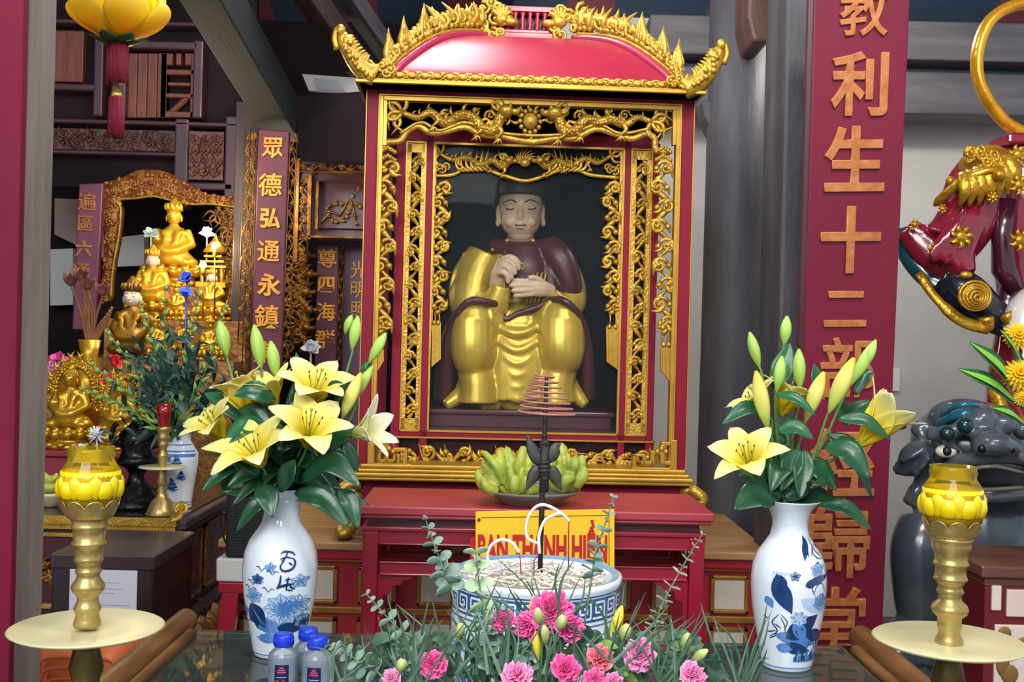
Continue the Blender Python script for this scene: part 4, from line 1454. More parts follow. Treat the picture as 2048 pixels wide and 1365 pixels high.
# ================================================================ front glass-topped table
FT = EYE - .636
ft = thing('front_table', 'wooden offering table with dark glass top, nearest in the photo', 'table', (.03, 1.75, 0), 0)
gx0, gx1, gy0, gy1 = -.70, .72, 1.10 - 1.75, 2.36 - 1.75
MARB = mat('reflection_toned_marble', '2a423c', .1, 0, '58746a', 2.2, 0, spec=.5)  # marble lightened to carry the greyish green reflections of the top
mb = MB(); mb.bb(gx0, gx1, gy0, gy1, FT - .02, FT - .006)
mb.build('marble_slab', MARB, ft, .002)
mb = MB(); mb.bb(gx0, gx1, gy0, gy1, FT - .0055, FT)
mb.build('glass_sheet', glass_mat('tabletop_glass', 'c8dcd6', .42, .06, 'a8b8b0', rough=.03), ft, .001)
RAILW = mat('honey_brown_wood', '8a5f30', .42, 0, '5f3d1c', 7, .25, 20, stretch=(6, .7, 6))
for x, sg_ in ((gx0 - .01, -1), (gx1 + .01, 1)):
    mb = MB()
    mb.tube([(x + sg_ * .012, gy0, FT + .012), (x + sg_ * .012, gy1 + .03, FT + .012)], .026, 14)
    mb.tube([(x - sg_ * .022, gy0, FT + .004), (x - sg_ * .022, gy1 - .05, FT + .004)], .013, 10)
    mb.bb(x - .02 - .02 * sg_, x + .02 + .02 * sg_, gy0, gy1 + .02, FT - .06, FT)
    mb.build('side_rail', RAILW, ft, .003)
mb = MB()
mb.bb(gx0, gx1, gy0 + .03, gy0 + .06, FT - .12, FT - .02); mb.bb(gx0, gx1, gy1 - .06, gy1 - .03, FT - .10, FT - .02)
mb.build('apron', RAILW, ft, .003)
for x in (gx0 + .03, gx1 - .03):
    for y_ in (gy0 + .05, gy1 - .05):
        mb = MB(); mb.bb(x - .035, x + .035, y_ - .035, y_ + .035, 0, FT - .02)
        mb.build('leg', RAILW, ft, .006)

# ================================================================ incense bowl
BD = 1.85
kb = BD / F
bp = W(1073, 1143, BD)
ib = thing('incense_bowl', 'large blue and white porcelain incense bowl full of ash, front centre', 'incense bowl', (bp.x, BD, FT))
hb = bp.z - FT
PORC = mat('white_porcelain', 'dfe6ee', .12, 0, 'd4dce6', 3, coat=.6)
PBLUE = mat('cobalt_glaze', '2f5f92', .15, 0, '24507e', 12, coat=.6)
PBLUE2 = mat('pale_blue_glaze', '86aacb', .15, 0, '6d94bb', 12, coat=.6)
PDARK = mat('dark_cobalt_glaze', '16305e', .15, 0, '1d3f70', 14, coat=.6)
PMID = mat('mid_cobalt_glaze', '3d74b4', .15, 0, '5b8fc8', 16, coat=.6)
r0 = 171 * kb
bprof = [(r0 * .62, 0), (r0 * .80, .02), (r0 * .93, .06), (r0 * .985, .12), (r0 * .985, hb - .07), (r0 * .975, hb - .055), (r0 * .975, hb - .018), (r0 * 1.0, hb - .010), (r0 * 1.0, hb - .002), (r0 * .97, hb), (r0 * .88, hb - .004), (r0 * .85, hb - .012), (r0 * .84, hb - .05), (0, hb - .05)]
def bowl_r(z):
    for i in range(len(bprof) - 1):
        if bprof[i][1] <= z <= bprof[i + 1][1] and bprof[i + 1][1] > bprof[i][1]:
            t = (z - bprof[i][1]) / (bprof[i + 1][1] - bprof[i][1])
            return bprof[i][0] + t * (bprof[i + 1][0] - bprof[i][0])
    return r0
mb = MB()
mb.lathe(bprof, 72)
def rib(mbx, pts, w, surf, mi):
    """flat painted stroke following the glazed surface; pts are (s, z), w stroke width or list"""
    P_ = [Vector((p_[0], p_[1])) for p_ in pts]
    k = len(P_)
    ws = w if isinstance(w, (list, tuple)) else [w] * k
    vs, fs = [], []
    for i in range(k):
        tg = (P_[min(i + 1, k - 1)] - P_[max(i - 1, 0)])
        tg = tg.normalized() if tg.length else Vector((1, 0))
        nr = Vector((-tg.y, tg.x))
        for j in (-1, 0, 1):
            q_ = P_[i] + nr * ws[i] * .5 * j
            vs.append(surf(q_.x, q_.y))
    for i in range(k - 1):
        for j in range(2):
            a_ = i * 3 + j
            fs.append((a_, a_ + 1, a_ + 4, a_ + 3))
    mbx.add(vs, fs, mi, True)
def bowl_surf(s, z, off=.0008):
    r_ = bowl_r(z) + off
    a = s / r0 - PI / 2
    return (r_ * math.cos(a), r_ * math.sin(a), z)
zb1, zb2 = hb - .056, hb - .020
N_ = 140
for (za, zz, mi) in ((zb1, zb2, 1),):
    vs, fs = [], []
    for i in range(N_):
        a = i * 2 * PI / N_ * r0
        vs += [bowl_surf(a, za, .0004), bowl_surf(a, zz, .0004)]
    for i in range(N_):
        j = (i + 1) % N_
        fs.append((2 * i, 2 * j, 2 * j + 1, 2 * i + 1))
    mb.add(vs, fs, mi, True)
unit = 2 * PI * r0 / 28
hgt = zb2 - zb1
def seg(pts):
    out = []
    for i in range(len(pts) - 1):
        a, b = Vector(pts[i]), Vector(pts[i + 1])
        n = max(1, int((b - a).length / .006))
        out += [a.lerp(b, j / n) for j in range(n)]
    return out + [Vector(pts[-1])]
for k in range(28):
    s0 = k * unit
    y0_, y1_ = zb1 + hgt * .16, zb1 + hgt * .84
    X_ = lambda f: s0 + unit * f
    Y_ = lambda f: y0_ + (y1_ - y0_) * f
    key = [(X_(.0), Y_(0)), (X_(.86), Y_(0)), (X_(.86), Y_(1)), (X_(.2), Y_(1)), (X_(.2), Y_(.34)), (X_(.62), Y_(.34)), (X_(.62), Y_(.68)), (X_(.42), Y_(.68))]
    for i in range(len(key) - 1):
        rib(mb, seg(key[i:i + 2]), .0036, bowl_surf, 0)
for za in (zb1 - .006, zb2 + .004):
    rib(mb, [(i * 2 * PI * r0 / N_, za) for i in range(N_ + 1)], .0022, bowl_surf, 1)
# rim in blue wash and a landscape on the body
vs, fs = [], []
for i in range(72):
    a = i * 2 * PI / 72
    for r_, z_ in ((r0 * .965, hb + .0008), (r0 * .885, hb - .003)):
        vs.append((r_ * math.cos(a), r_ * math.sin(a), z_))
for i in range(72):
    j = (i + 1) % 72
    fs.append((2 * i, 2 * j, 2 * j + 1, 2 * i + 1))
mb.add(vs, fs, 2, True)
rr = random.Random(5)
for k in range(16):
    s0 = rr.uniform(-.16, .16); z0 = rr.uniform(.05, hb - .1)
    for j in range(3):
        rib(mb, [(s0 + t * .02 - .03, z0 + j * .008 + .006 * math.sin(t * 1.1 + k)) for t in range(5)], [.001, .004, .006, .004, .001], bowl_surf, 2 if j else 3)
mb.build('bowl_body', [PORC, PBLUE, PBLUE2, PMID], ib)
mb = MB()
rr = random.Random(11)
def ash_fn(u, v):
    a = v * 2 * PI
    r_ = u * r0 * .85
    z_ = hb - .010 - .012 * u + .010 * noise.noise(Vector((r_ * math.cos(a) * 40, r_ * math.sin(a) * 40, 1)))
    return (r_ * math.cos(a), r_ * math.sin(a), z_)
mb.grid(ash_fn, 14, 48)
ash = mb.build('ash_bed', mat('incense_ash', 'd2cabe', .9, 0, 'b0a494', 50, .8, 160), ib)
mb = MB()
for k in range(150):
    a, r_ = rr.uniform(0, 2 * PI), r0 * .78 * rr.random() ** .6
    b2 = rr.uniform(0, 2 * PI)
    L_ = rr.uniform(.015, .05)
    c_ = Vector((r_ * math.cos(a), r_ * math.sin(a), hb - .008 + rr.uniform(0, .008)))
    d_ = Vector((math.cos(b2), math.sin(b2), rr.uniform(-.1, .25))) * L_ * .5
    q_ = Vector((-d_.y, d_.x, .01)) * rr.uniform(-.6, .6)
    mb.tube(bez([c_ - d_, c_ + q_, c_ + d_], 6), .0013 if k % 3 else .0022, 5, 0)
o = mb.build('ash_litter', mat('pale_ash_sticks', 'e2dccf', .85, 0, 'c8bfae', 30), ib)
o['kind'] = 'stuff'
# three incense sticks with curled white ash
STICK = mat('pink_incense_stick', '8a2440', .6)
ASHW = mat('white_ash_curl', 'e8e4da', .8, 0, 'd6cfc2', 60)
def incense(label, stick, curl, d):
    root = thing('incense_stick', label, 'incense stick', W(*stick[0], d), 0, 'incense sticks in the bowl')
    L = root.location
    mb = MB(); mb.tube([W(x, y_, d) - L for x, y_ in stick], .0011, 6)
    mb.build('stick', STICK, root)
    mb = MB()
    P_ = bez([W(x, y_, d) - L + Vector((0, .0, 0)) for x, y_ in curl], 40)
    mb.tube(P_, .0027, 8)
    mb.build('ash_curl', ASHW, root)
incense('incense stick with the largest, highest white ash hook curling left of the rod', [(1137, 1142), (1137, 1066), (1138, 1044)], [(1138, 1044), (1124, 1028), (1092, 1011), (1070, 1016), (1054, 1042), (1053, 1072), (1063, 1082), (1074, 1087)], 1.82)
incense('incense stick whose white ash curls in an S right before the rod', [(1068, 1152), (1068, 1122), (1079, 1108)], [(1079, 1108), (1078, 1072), (1090, 1042), (1110, 1030), (1122, 1027)], 1.80)
incense('incense stick with low white ash arch at left of the bowl', [(1042, 1150), (1041, 1122), (1038, 1106)], [(1038, 1106), (1026, 1088), (1004, 1080), (984, 1090), (975, 1110), (978, 1126), (990, 1136)], 1.80)
# coil holder and coil
IRON = mat('black_iron', '1e1c1c', .55, .4, '3a3634', 20, .3, 60)
ch = thing('coil_holder', 'black iron rod with four leaf blades rising from the incense bowl', 'incense holder', W(1080, 1150, 1.87))
L = ch.location
mb = MB()
pp = lambda x, y_, dy=0: W(x, y_, 1.87 - dy) - L
P_ = [pp(1080, 1150), pp(1084, 1000), pp(1090, 850), pp(1093, 752)]
mb.tube(P_, [.0042, .0048, .0042, .003], 8)
mb.build('rod', IRON, ch)
for pts in ([(1084, 928), (1072, 914), (1062, 892), (1055, 868)], [(1096, 925), (1106, 908), (1112, 894), (1122, 888)], [(1084, 938), (1072, 944), (1062, 962), (1052, 982)], [(1094, 938), (1106, 946), (1114, 964), (1123, 982)]):
    mb = MB()
    Q = [pp(*q_) for q_ in pts]
    for i in range(3):
        pass
    C_ = bez(Q, 10)
    ws = [.004, .008, .0105, .011, .011, .0105, .0095, .0075, .0055, .003, .0006]
    mb.tube(C_, ws, 8, flat=.28)
    mb.build('leaf_blade', mat('dark_grey_iron_leaf', '4a4846', .5, .3, '343230', 20, .2, 60), ch)
mb = MB()
for (py, w_) in ((926, 22), (934, 26), (942, 22), (958, 12), (888, 14), (872, 10)):
    a, b = pp(1089 - w_ / 2, py, .004), pp(1089 + w_ / 2, py, .004)
    mb.tube([a, b], .0035, 6)
mb.tube([pp(1088, 985, .002), pp(1090, 880, .002)], .008, 8, flat=.5)
mb.build('collar', IRON, ch)
mb = MB()
cc_ = W(1092, 790, 1.87)
n = 200
P_ = []
for i in range(n + 1):
    t = i / n
    a = t * 8 * 2 * PI + 2.2
    r_ = (16 + 44 * t ** .85) * kb
    ctr = W(1087 + 6 * t, 748 + 84 * t, 1.87)
    P_.append(ctr - cc_ + Vector((r_ * math.cos(a), r_ * math.sin(a), 0)))
mb.tube(P_, .0018, 7)
ci = mb.build('incense_coil', mat('pink_incense_coil', '9c5c52', .7, 0, 'b88070', 30))
ci.location = cc_
tag(ci, 'pinkish brown cone shaped incense coil hung on the black rod', 'incense coil')

# ================================================================ water bottles
BLUEC = mat('blue_bottle_cap', '1238c8', .35)
CLEAR = glass_mat('clear_bottle_plastic', 'e4eef6', .30, .26, 'd4e0ec', .05)
LABEL = mat('navy_bottle_label', '101a50', .4, 0, '0c1440', 10)
LPINK = mat('label_pink_print', 'e0406a', .5)
LWHITE = mat('label_pale_print', '9ab0e0', .5)
def bottle(px, pcap, d, label, ang=0):
    t = W(px, pcap, d)
    h = t.z - FT
    r_ = .0268
    root = thing('water_bottle', label, 'bottle', (t.x, d, FT), ang, 'water bottles before the left vase')
    mb = MB()
    hs = h - .042
    prof = [(r_ * .9, 0), (r_, .004), (r_, .03), (r_ * .97, .034), (r_, .038), (r_, hs), (r_ * .96, hs + .006), (r_ * .62, hs + .016), (r_ * .55, hs + .020), (r_ * .55, hs + .024)]
    mb.lathe(prof, 28)
    mb.build('bottle_body', CLEAR, root)
    mb = MB()
    mb.lathe([(0, hs + .019), (.0175, hs + .020), (.0185, hs + .022), (.0180, h - .006), (.0165, h - .001), (.012, h), (0, h)], 28)
    for k in range(28):
        a = k * 2 * PI / 28
        mb.tube([(.0181 * math.cos(a), .0181 * math.sin(a), hs + .024), (.0179 * math.cos(a), .0179 * math.sin(a), h - .008)], .0007, 4)
    mb.build('cap', BLUEC, root)
    mb = MB(); mb.lathe([(.0, .004), (r_ * .93, .005), (r_ * .93, hs - .004), (0, hs - .003)], 24)
    mb.build('water', glass_mat('bottled_water', 'd4e0ea', .2, .06, 'b8cce0', .02), root)
    def ls(s, z, off=.0007):
        a = s / r_ - PI / 2
        return ((r_ + off) * math.cos(a), (r_ + off) * math.sin(a), z)
    mb = MB()
    z1_ = hs - .008
    vs, fs = [], []
    for i in range(13):
        s_ = -.0125 + .025 * i / 12
        vs += [ls(s_, z1_ - .060), ls(s_, z1_)]
    for i in range(12):
        fs.append((2 * i, 2 * i + 2, 2 * i + 3, 2 * i + 1))
    mb.add(vs, fs, 0, True)
    for (sx, zz, w_) in ((0, -.006, .006), (0, -.010, .012), (0, -.014, .015)):
        rib(mb, [(sx - w_ / 2 + w_ * i / 6, z1_ + zz + .0016 * (i % 2)) for i in range(7)], .002, lambda s, z: ls(s, z, .0011), 1)
    for zz in (-.022, -.044, -.047):
        rib(mb, [(-.009 + .018 * i / 6, z1_ + zz) for i in range(7)], .0012, lambda s, z: ls(s, z, .0011), 2)
    lb = mb.build('paper_label', [LABEL, LPINK, LWHITE], root)
    me = text_mesh('3A', size=.018, extrude=.0002, offset=.0006)
    for v in me.vertices:
        q_ = ls(v.co.x, z1_ - .033 + v.co.z, .0013)
        v.co = q_
    me.materials.append(LPINK)
    o = bpy.data.objects.new('lettering', me); COL.objects.link(o); o.parent = lb
bottle(568, 1267, 1.98, 'blue capped water bottle, leftmost of three before the left vase', .1)
bottle(636, 1272, 1.97, 'blue capped water bottle, rightmost and nearest of the three', -.05)
bottle(617, 1256, 2.09, 'blue capped water bottle standing behind the other two', .3)

# ================================================================ vases
VD = 2.2
kv = VD / F
vprof_px = [(46, 0), (49, 3), (51, 12), (57, 45), (66, 90), (71, 120), (74, 160), (74, 180), (71, 205), (62, 228), (48, 248), (39, 262), (35, 280), (36, 296), (42, 312), (53, 326), (60, 331), (60.5, 333), (58, 333), (50, 326), (39, 312), (33, 294), (32, 280), (30, 240), (30, 200), (0, 195)]
vprof = [(r_ * kv, z * kv) for r_, z in vprof_px]
def v_r(z):
    for i in range(17):
        if vprof[i][1] <= z <= vprof[i + 1][1]:
            t = (z - vprof[i][1]) / (vprof[i + 1][1] - vprof[i][1] + 1e-9)
            return vprof[i][0] + t * (vprof[i + 1][0] - vprof[i][0])
    return vprof[0][0]
PPALE = mat('washed_blue_glaze', '94b4d8', .15, 0, 'bcd0e8', 20, coat=.6)
def make_vase(name, label, px, paint):
    b = W(px, 1333, VD)
    root = thing(name, label, 'vase', (b.x, VD, FT), 0, 'tall porcelain vases of lilies')
    mb = MB()
    mb.lathe(vprof, 48)
    def surf(sx, z, off=.0007):
        """photo-pixel offsets (from axis, above base) wrapped on the glaze"""
        z_ = z * kv
        r_ = v_r(z_) + off
        x_ = max(-.97, min(.97, sx * kv / r_))
        a = math.asin(x_)
        return (r_ * math.sin(a), -r_ * math.cos(a), z_)
    S_ = lambda o_: (lambda s, z: surf(s, z, .0006 + .00022 * o_))
    rib(mb, [(70 * math.sin(i * PI / 40 - PI / 2), 9) for i in range(41)], 2.2, S_(0), 2)
    def blob(pts, mi, lay=0, n=8):
        """filled painted shape: left edge/right edge lens between two ends with width"""
        (x0, z0), (x1, z1), w_ = pts
        a, b2 = Vector((x0, z0)), Vector((x1, z1))
        rib(mb, [a.lerp(b2, i / n) for i in range(n + 1)], [max(.4, w_ * math.sin(PI * (i / n) ** .8)) for i in range(n + 1)], S_(lay), mi)
    def flower(cx, cz, r_, n, m1, m2, lay=0):
        n = max(5, n - 2)
        for k in range(n):
            a = k * 2 * PI / n + .3
            blob(((cx + r_ * .1 * math.cos(a), cz + r_ * .1 * math.sin(a)), (cx + r_ * math.cos(a), cz + r_ * .85 * math.sin(a)), r_ * .78), m1, lay + k % 3)
            for sg_ in (-1, 1):
                rib(mb, [(cx + r_ * 1.02 * (t * math.cos(a) - sg_ * .34 * math.sin(PI * t ** .8) * math.sin(a)), cz + r_ * .87 * (t * math.sin(a) + sg_ * .34 * math.sin(PI * t ** .8) * math.cos(a))) for t in (.15, .35, .55, .75, .9, 1)], [.4, .8, 1.0, 1.0, .9, .4], S_(lay + 3), m2)
        for k in range(n):
            a = k * 2 * PI / n + .6
            blob(((cx, cz), (cx + r_ * .6 * math.cos(a), cz + r_ * .5 * math.sin(a)), r_ * .22), m2, lay + 4 + k % 2)
            rib(mb, [(cx + r_ * t * math.cos(a - .3), cz + r_ * .85 * t * math.sin(a - .3)) for t in (.3, .6, .95)], [.6, 1.1, .5], S_(lay + 4), 1)
    def stroke(pts, w_, mi, lay=1):
        P_ = bez([(x, 0, z) for x, z in pts], 12)
        k = len(P_)
        rib(mb, [(p_.x, p_.z) for p_ in P_], [max(.5, w_ * (.45 + .55 * math.sin(PI * i / (k - 1)))) for i in range(k)], S_(lay), mi)
    paint(blob, flower, stroke)
    mb.build('vase_body', [PORC, PDARK, PMID, PPALE], root)
    return root
def paint_lotus(blob, flower, stroke):
    # two cursive characters
    for pts, w_ in (([(12, 210), (20, 216), (34, 214), (40, 208)], 4), ([(26, 218), (24, 206), (16, 198)], 3), ([(14, 202), (24, 206), (36, 203)], 3), ([(22, 200), (15, 190), (18, 181), (30, 180), (39, 186), (41, 197), (36, 204)], 4.5), ([(30, 196), (36, 190)], 3.5),
                    ([(16, 172), (15, 158), (10, 148)], 4), ([(8, 146), (16, 150), (26, 152), (40, 154)], 5.5), ([(30, 168), (28, 154), (26, 142)], 3.5), ([(24, 162), (34, 164)], 3), ([(32, 156), (36, 146), (42, 144)], 4), ([(27, 143), (38, 140)], 3)):
        stroke(pts, w_, 1, 5)
    flower(-38, 128, 19, 8, 3, 2)
    flower(-30, 162, 13, 6, 2, 1)
    flower(-4, 186, 12, 5, 3, 2)
    flower(50, 158, 17, 7, 3, 2)
    blob(((-30, 62), (64, 96), 40), 2, 0)
    blob(((-6, 84), (62, 128), 34), 3, 0)
    flower(20, 104, 38, 11, 3, 2, 2)
    flower(56, 74, 18, 8, 3, 1, 2)
    flower(-62, 95, 14, 6, 3, 2)
    flower(44, 112, 24, 8, 3, 2, 1)
    for x, z, x2, z2, w_ in ((-46, 112, -14, 66, 34), (-50, 95, -20, 74, 26), (-40, 108, -30, 62, 20), (8, 66, 58, 62, 22), (24, 60, 56, 80, 18)):
        blob(((x, z), (x2, z2), w_), 1, 1)
    for k in range(7):
        stroke([(-46 + k * 2, 112 - k * 3), (-34 + k * 3, 92 - k * 3), (-22 + k * 2, 70)], 1.0, 2, 4)
    for x, z in ((-40, 150), (-30, 152), (-22, 178), (0, 172), (-46, 138), (-8, 138), (-56, 70)):
        stroke([(x, z), (x - 6, z + 8), (x - 12, z + 8)], 2.2, 1, 2)
        stroke([(x, z), (x + 7, z + 7), (x + 13, z + 4)], 2.2, 2, 2)
    for k in range(14):
        blob(((-28 + k * 2.4, 40), (-24 + k * 2.6, 58 - abs(k - 7)), 8), 2 if k % 3 else 3, k % 3)
    blob(((-34, 44), (22, 44), 20), 2, 0)
def paint_branch(blob, flower, stroke):
    blob(((22, 262), (14, 222), 14), 1, 1); blob(((16, 268), (24, 228), 8), 1, 2)
    for pts in ([(28, 262), (40, 240), (52, 228)], [(40, 250), (34, 236), (44, 226), (56, 224)], [(30, 230), (36, 250)], [(44, 248), (50, 242)]):
        stroke(pts, 2, 1, 2)
    blob(((18, 180), (70, 192), 16), 1, 1); blob(((14, 176), (40, 184), 16), 1, 2)
    flower(42, 206, 17, 6, 3, 2, 1)
    for pts in ([(28, 196), (36, 214), (46, 216), (54, 204)], [(34, 200), (42, 210), (50, 200)], [(60, 160), (52, 178), (40, 176), (32, 160)], [(66, 190), (62, 206), (68, 216)]):
        stroke(pts, 1.6, 1, 3)
    flower(50, 142, 20, 8, 3, 2, 1)
    for pts in ([(40, 128), (38, 146), (50, 158), (60, 146)], [(44, 130), (46, 148), (56, 150)], [(36, 156), (30, 166), (28, 180)]):
        stroke(pts, 1.6, 1, 3)
    blob(((-44, 188), (-10, 120), 34), 1, 1); blob(((-40, 196), (-22, 160), 22), 1, 2)
    for k in range(7):
        stroke([(-46 + k * 5, 192 + 3 * (k % 2)), (-44 + k * 5, 200), (-40 + k * 5, 194)], 1.6, 3, 4)
    flower(-6, 194, 11, 5, 3, 1, 1)
    blob(((-40, 76), (62, 60), 30), 2, 0)
    blob(((6, 150), (64, 120), 26), 3, 0)
    blob(((-18, 70), (44, 118), 40), 1, 1); blob(((0, 96), (34, 76), 34), 1, 2); blob(((20, 84), (66, 66), 26), 1, 2); blob(((-4, 108), (20, 62), 26), 2, 3)
    flower(4, 112, 18, 9, 3, 3, 3)
    blob(((-24, 56), (32, 44), 24), 1, 1); blob(((-34, 52), (-4, 48), 20), 2, 2)
    for pts in ([(-34, 118), (-44, 100), (-34, 84), (-46, 70)], [(-30, 112), (-22, 96), (-20, 80)], [(-40, 98), (-28, 90)], [(-58, 110), (-50, 106)], [(-30, 118), (-18, 104), (-22, 88)], [(-52, 78), (-36, 84)], [(-46, 66), (-36, 74)]):
        stroke(pts, 2.4, 1, 2)
    blob(((-56, 150), (-44, 128), 14), 2, 1)
    for k in range(16):
        blob(((0 + k * 3, 22), (2 + k * 3.2, 36 + 6 * (k % 3)), 6), 1 if k % 2 else 2, k % 3)
    for pts in ([(40, 44), (42, 60)], [(46, 42), (46, 62)], [(52, 44), (50, 58)], [(10, 60), (24, 52), (30, 64)]):
        stroke(pts, 2, 1, 3)
vaseL = make_vase('porcelain_vase', 'white porcelain vase with blue lotus painting and cursive characters, left of the bowl', 556, paint_lotus)
vaseR = make_vase('porcelain_vase', 'white porcelain vase with dark blue rose branch painting, before the red couplet', 1573, paint_branch)

# ================================================================ candlesticks and lotus candle jars at both sides
CANDWAX = mat('yellow_candle_wax', 'f0d400', .45, 0, 'e6c600', 6, sss=.35)
JARG = glass_mat('yellow_jar_glass', 'e8dc70', .25, .10, 'd8cc40', .04)
PLATE = mat('matt_cream_brass_plate', 'cdc79a', .42, .15, 'bfb98c', 5)
def candle_stand(label, pxc, d, ys, tilt, label2, ys2):
    """ys maps photo heights to the stand; origin on the floor"""
    k = d / F
    base = W(pxc, ys['plate'], d)
    root = thing('candlestick', label, 'candlestick', (base.x, d, FT), 0, 'tall brass candlesticks')
    z_ = lambda py: W(pxc, py, d).z - FT
    X_ = [(w_ * k, z_(py)) for py, w_ in ys['stem']]
    mb = MB(); mb.lathe(X_, 32)
    mb.build('stem', BRASS, root)
    zp = z_(ys['plate'])
    mb = MB()
    rp = ys['pr'] * k
    mb.lathe([(0, zp - .012), (rp * .4, zp - .012), (rp * .92, zp - .004), (rp, zp + .001), (rp * .97, zp + .003), (rp * .5, zp - .003), (0, zp - .003)], 56)
    mb.build('drip_plate', PLATE, root)
    mb = MB()
    zl = zp - .012
    mb.lathe([(.0, 0.0), (.064, 0), (.066, .010), (.055, .03), (.035, .05), (.026, .07), (.022, zl - .10), (.024, zl - .08), (26 * k, zl - .065), (34 * k, zl - .045), (26 * k, zl - .02), (22 * k, zl)], 32)
    mb.build('lower_stem', mat('dark_brass', '6a5a30', .4, .7, '54461f', 12, .1, 40), root)
    # flower-shaped cup
    mb = MB()
    z0, z1 = z_(ys['cup'][0]), z_(ys['cup'][1])
    rb_, rt_ = ys['cupr'][0] * k, ys['cupr'][1] * k
    def cup(u, v):
        a = v * 2 * PI
        r_ = rb_ + (rt_ - rb_) * (u ** .55)
        notch = .010 * abs(math.sin(a * 4.5)) ** .7 * max(0, u - .6) / .4
        return (r_ * math.cos(a), r_ * math.sin(a), z0 + (z1 - z0) * u - .010 * max(0, u - .6) / .4 + notch)
    mb.grid(cup, 12, 72)
    mb.build('cup', BRASS, root, 0, .002)
    # jar
    b0 = z_(ys['cup'][0]) + .004
    jar = thing('candle_jar', label2, 'candle jar', (base.x, d, b0 + FT), 0, 'lotus candle jars')
    J = lambda py: z_(py) - b0
    zt_, zs, zw, zr = J(ys2['top']), J(ys2['neck']), J(ys2['wax']), J(ys2['belly'])
    rn, rbl = ys2['rn'] * k, ys2['rb'] * k
    mb = MB()
    mb.lathe([(rb_ * .9, 0), (rt_ * .93, zr * .35), (rbl * .93, zr * .7), (rbl * .94, zr), (rbl * .86, zw), (rn * 1.02, zs), (rn, zs + (zt_ - zs) * .2), (rn * 1.05, zs + (zt_ - zs) * .5), (rn * 1.0, zs + (zt_ - zs) * .75), (rn * 1.03, zt_), (rn * .95, zt_), (rn * .93, zs)], 40)
    rw = [(rb_ * .8, .002), (rt_ * .90, zr * .35), (rbl * .9, zr * .7), (rbl * .91, zr)]
    g = mb.build('jar_glass', JARG, jar)
    for ring_, nn, ph in ((0, 9, 0.), (1, 9, .35)):
        for q_ in range(nn):
            a = q_ * 2 * PI / nn + ph
            mb = MB()
            def pet(u, v, a=a, ring_=ring_):
                t = u
                w_ = .46 * math.sin(PI * (.22 + .68 * t) ** .9) ** .6
                b2 = a + (v - .5) * w_ * 1.5
                zz = zr * .60 + (zr * (1.36 if ring_ else 1.14) - zr * .60) * t
                rr_ = rbl * (.88 + .12 * math.sin(t * PI * .75 + .3)) + .002 - .006 * (abs(v - .5) * 2) ** 2 - (.002 if ring_ == 0 else .004) - .004 * max(0, t - .75) * 4 * (ring_)
                return (rr_ * math.cos(b2), rr_ * math.sin(b2), zz)
            mb.grid(pet, 9, 6)
            mb.build('moulded_petal', CANDGLASS, jar, 0, .003)
    mb = MB(); mb.lathe(rw + [(rbl * .88, zw * .97), (rbl * .80, zw), (0, zw * .99)], 36)
    mb.tube([(0, 0, zw * .95), (.001, 0, zw + .014)], .0012, 6)
    mb.build('wax', CANDWAX, jar)
    return root, jar
CANDGLASS = ramp_mat('yellow_petal_glass', [(0, 'e0bc00'), (.6, 'f4dc00'), (1, 'f6ea50')], .15, .25, .6)
candle_stand('tall brass candlestick with cream drip plate at the left, before the grey post', 174, 1.6,
   {'plate': 1257, 'pr': 150, 'stem': [(1253, 26), (1247, 27), (1240, 25), (1228, 22), (1222, 25), (1216, 27), (1210, 24), (1200, 20), (1192, 21), (1182, 30), (1174, 33), (1168, 31), (1158, 24), (1150, 21), (1145, 25), (1140, 25), (1136, 21), (1126, 25), (1120, 29), (1116, 28), (1112, 27), (1092, 28), (1088, 34), (1084, 34), (1081, 30), (1058, 32), (1054, 36), (1050, 36), (1046, 33), (1036, 37), (1030, 38)], 'cup': (1036, 996), 'cupr': (38, 57)}, 0,
   'yellow lotus candle jar on the left candlestick', {'top': 896, 'neck': 922, 'wax': 938, 'belly': 968, 'rn': 44, 'rb': 65})
candle_stand('tall brass candlestick with cream drip plate at the right edge', 1898, 1.6,
   {'plate': 1283, 'pr': 148, 'stem': [(1290, 26), (1285, 27), (1278, 26), (1266, 20), (1258, 22), (1252, 24), (1246, 23), (1236, 23), (1226, 34), (1218, 36), (1210, 33), (1200, 22), (1190, 22), (1184, 27), (1178, 24), (1172, 23), (1164, 28), (1158, 33), (1154, 31), (1148, 29), (1134, 29), (1128, 35), (1124, 33), (1118, 30), (1104, 33), (1096, 38), (1090, 38), (1082, 38), (1074, 44)], 'cup': (1074, 1036), 'cupr': (42, 56)}, 0,
   'yellow lotus candle jar on the right candlestick, before the dark stone beast', {'top': 932, 'neck': 958, 'wax': 974, 'belly': 1004, 'rn': 44, 'rb': 65})
# ================================================================ lilies
PETAL = ramp_mat('lily_petal', [(0, 'c8c83a'), (.18, 'ecd010'), (.45, 'f0dc34'), (.8, 'f2e88e'), (1, 'f0ecb8')], .45, .3)
PETALW = ramp_mat('pale_lily_petal', [(0, 'b8cc60'), (.3, 'e6e48a'), (.7, 'f1efcc'), (1, 'f4f2e0')], .45, .3)
BUDM = ramp_mat('green_lily_bud', [(0, '86b048'), (.4, 'a6cc5c'), (.8, 'b8d86c'), (1, '9cc454')], .45, .15)
BUDY = ramp_mat('yellow_lily_bud', [(0, 'a8c04c'), (.3, 'd6dc6a'), (.7, 'eee07a'), (1, 'e6cc40')], .45, .15)
LEAFM = mat('lily_leaf', '24603a', .32, 0, '163f2a', 5, .12, 40, spec=.5)
LEAFL = mat('bright_leaf', '4c9038', .35, 0, '2f6f30', 5, .1, 40)
STEMM = mat('green_stem', '5d8a3c', .5, 0, '4a7434', 10)
ANTHER = mat('brown_anther', '6a4418', .7)
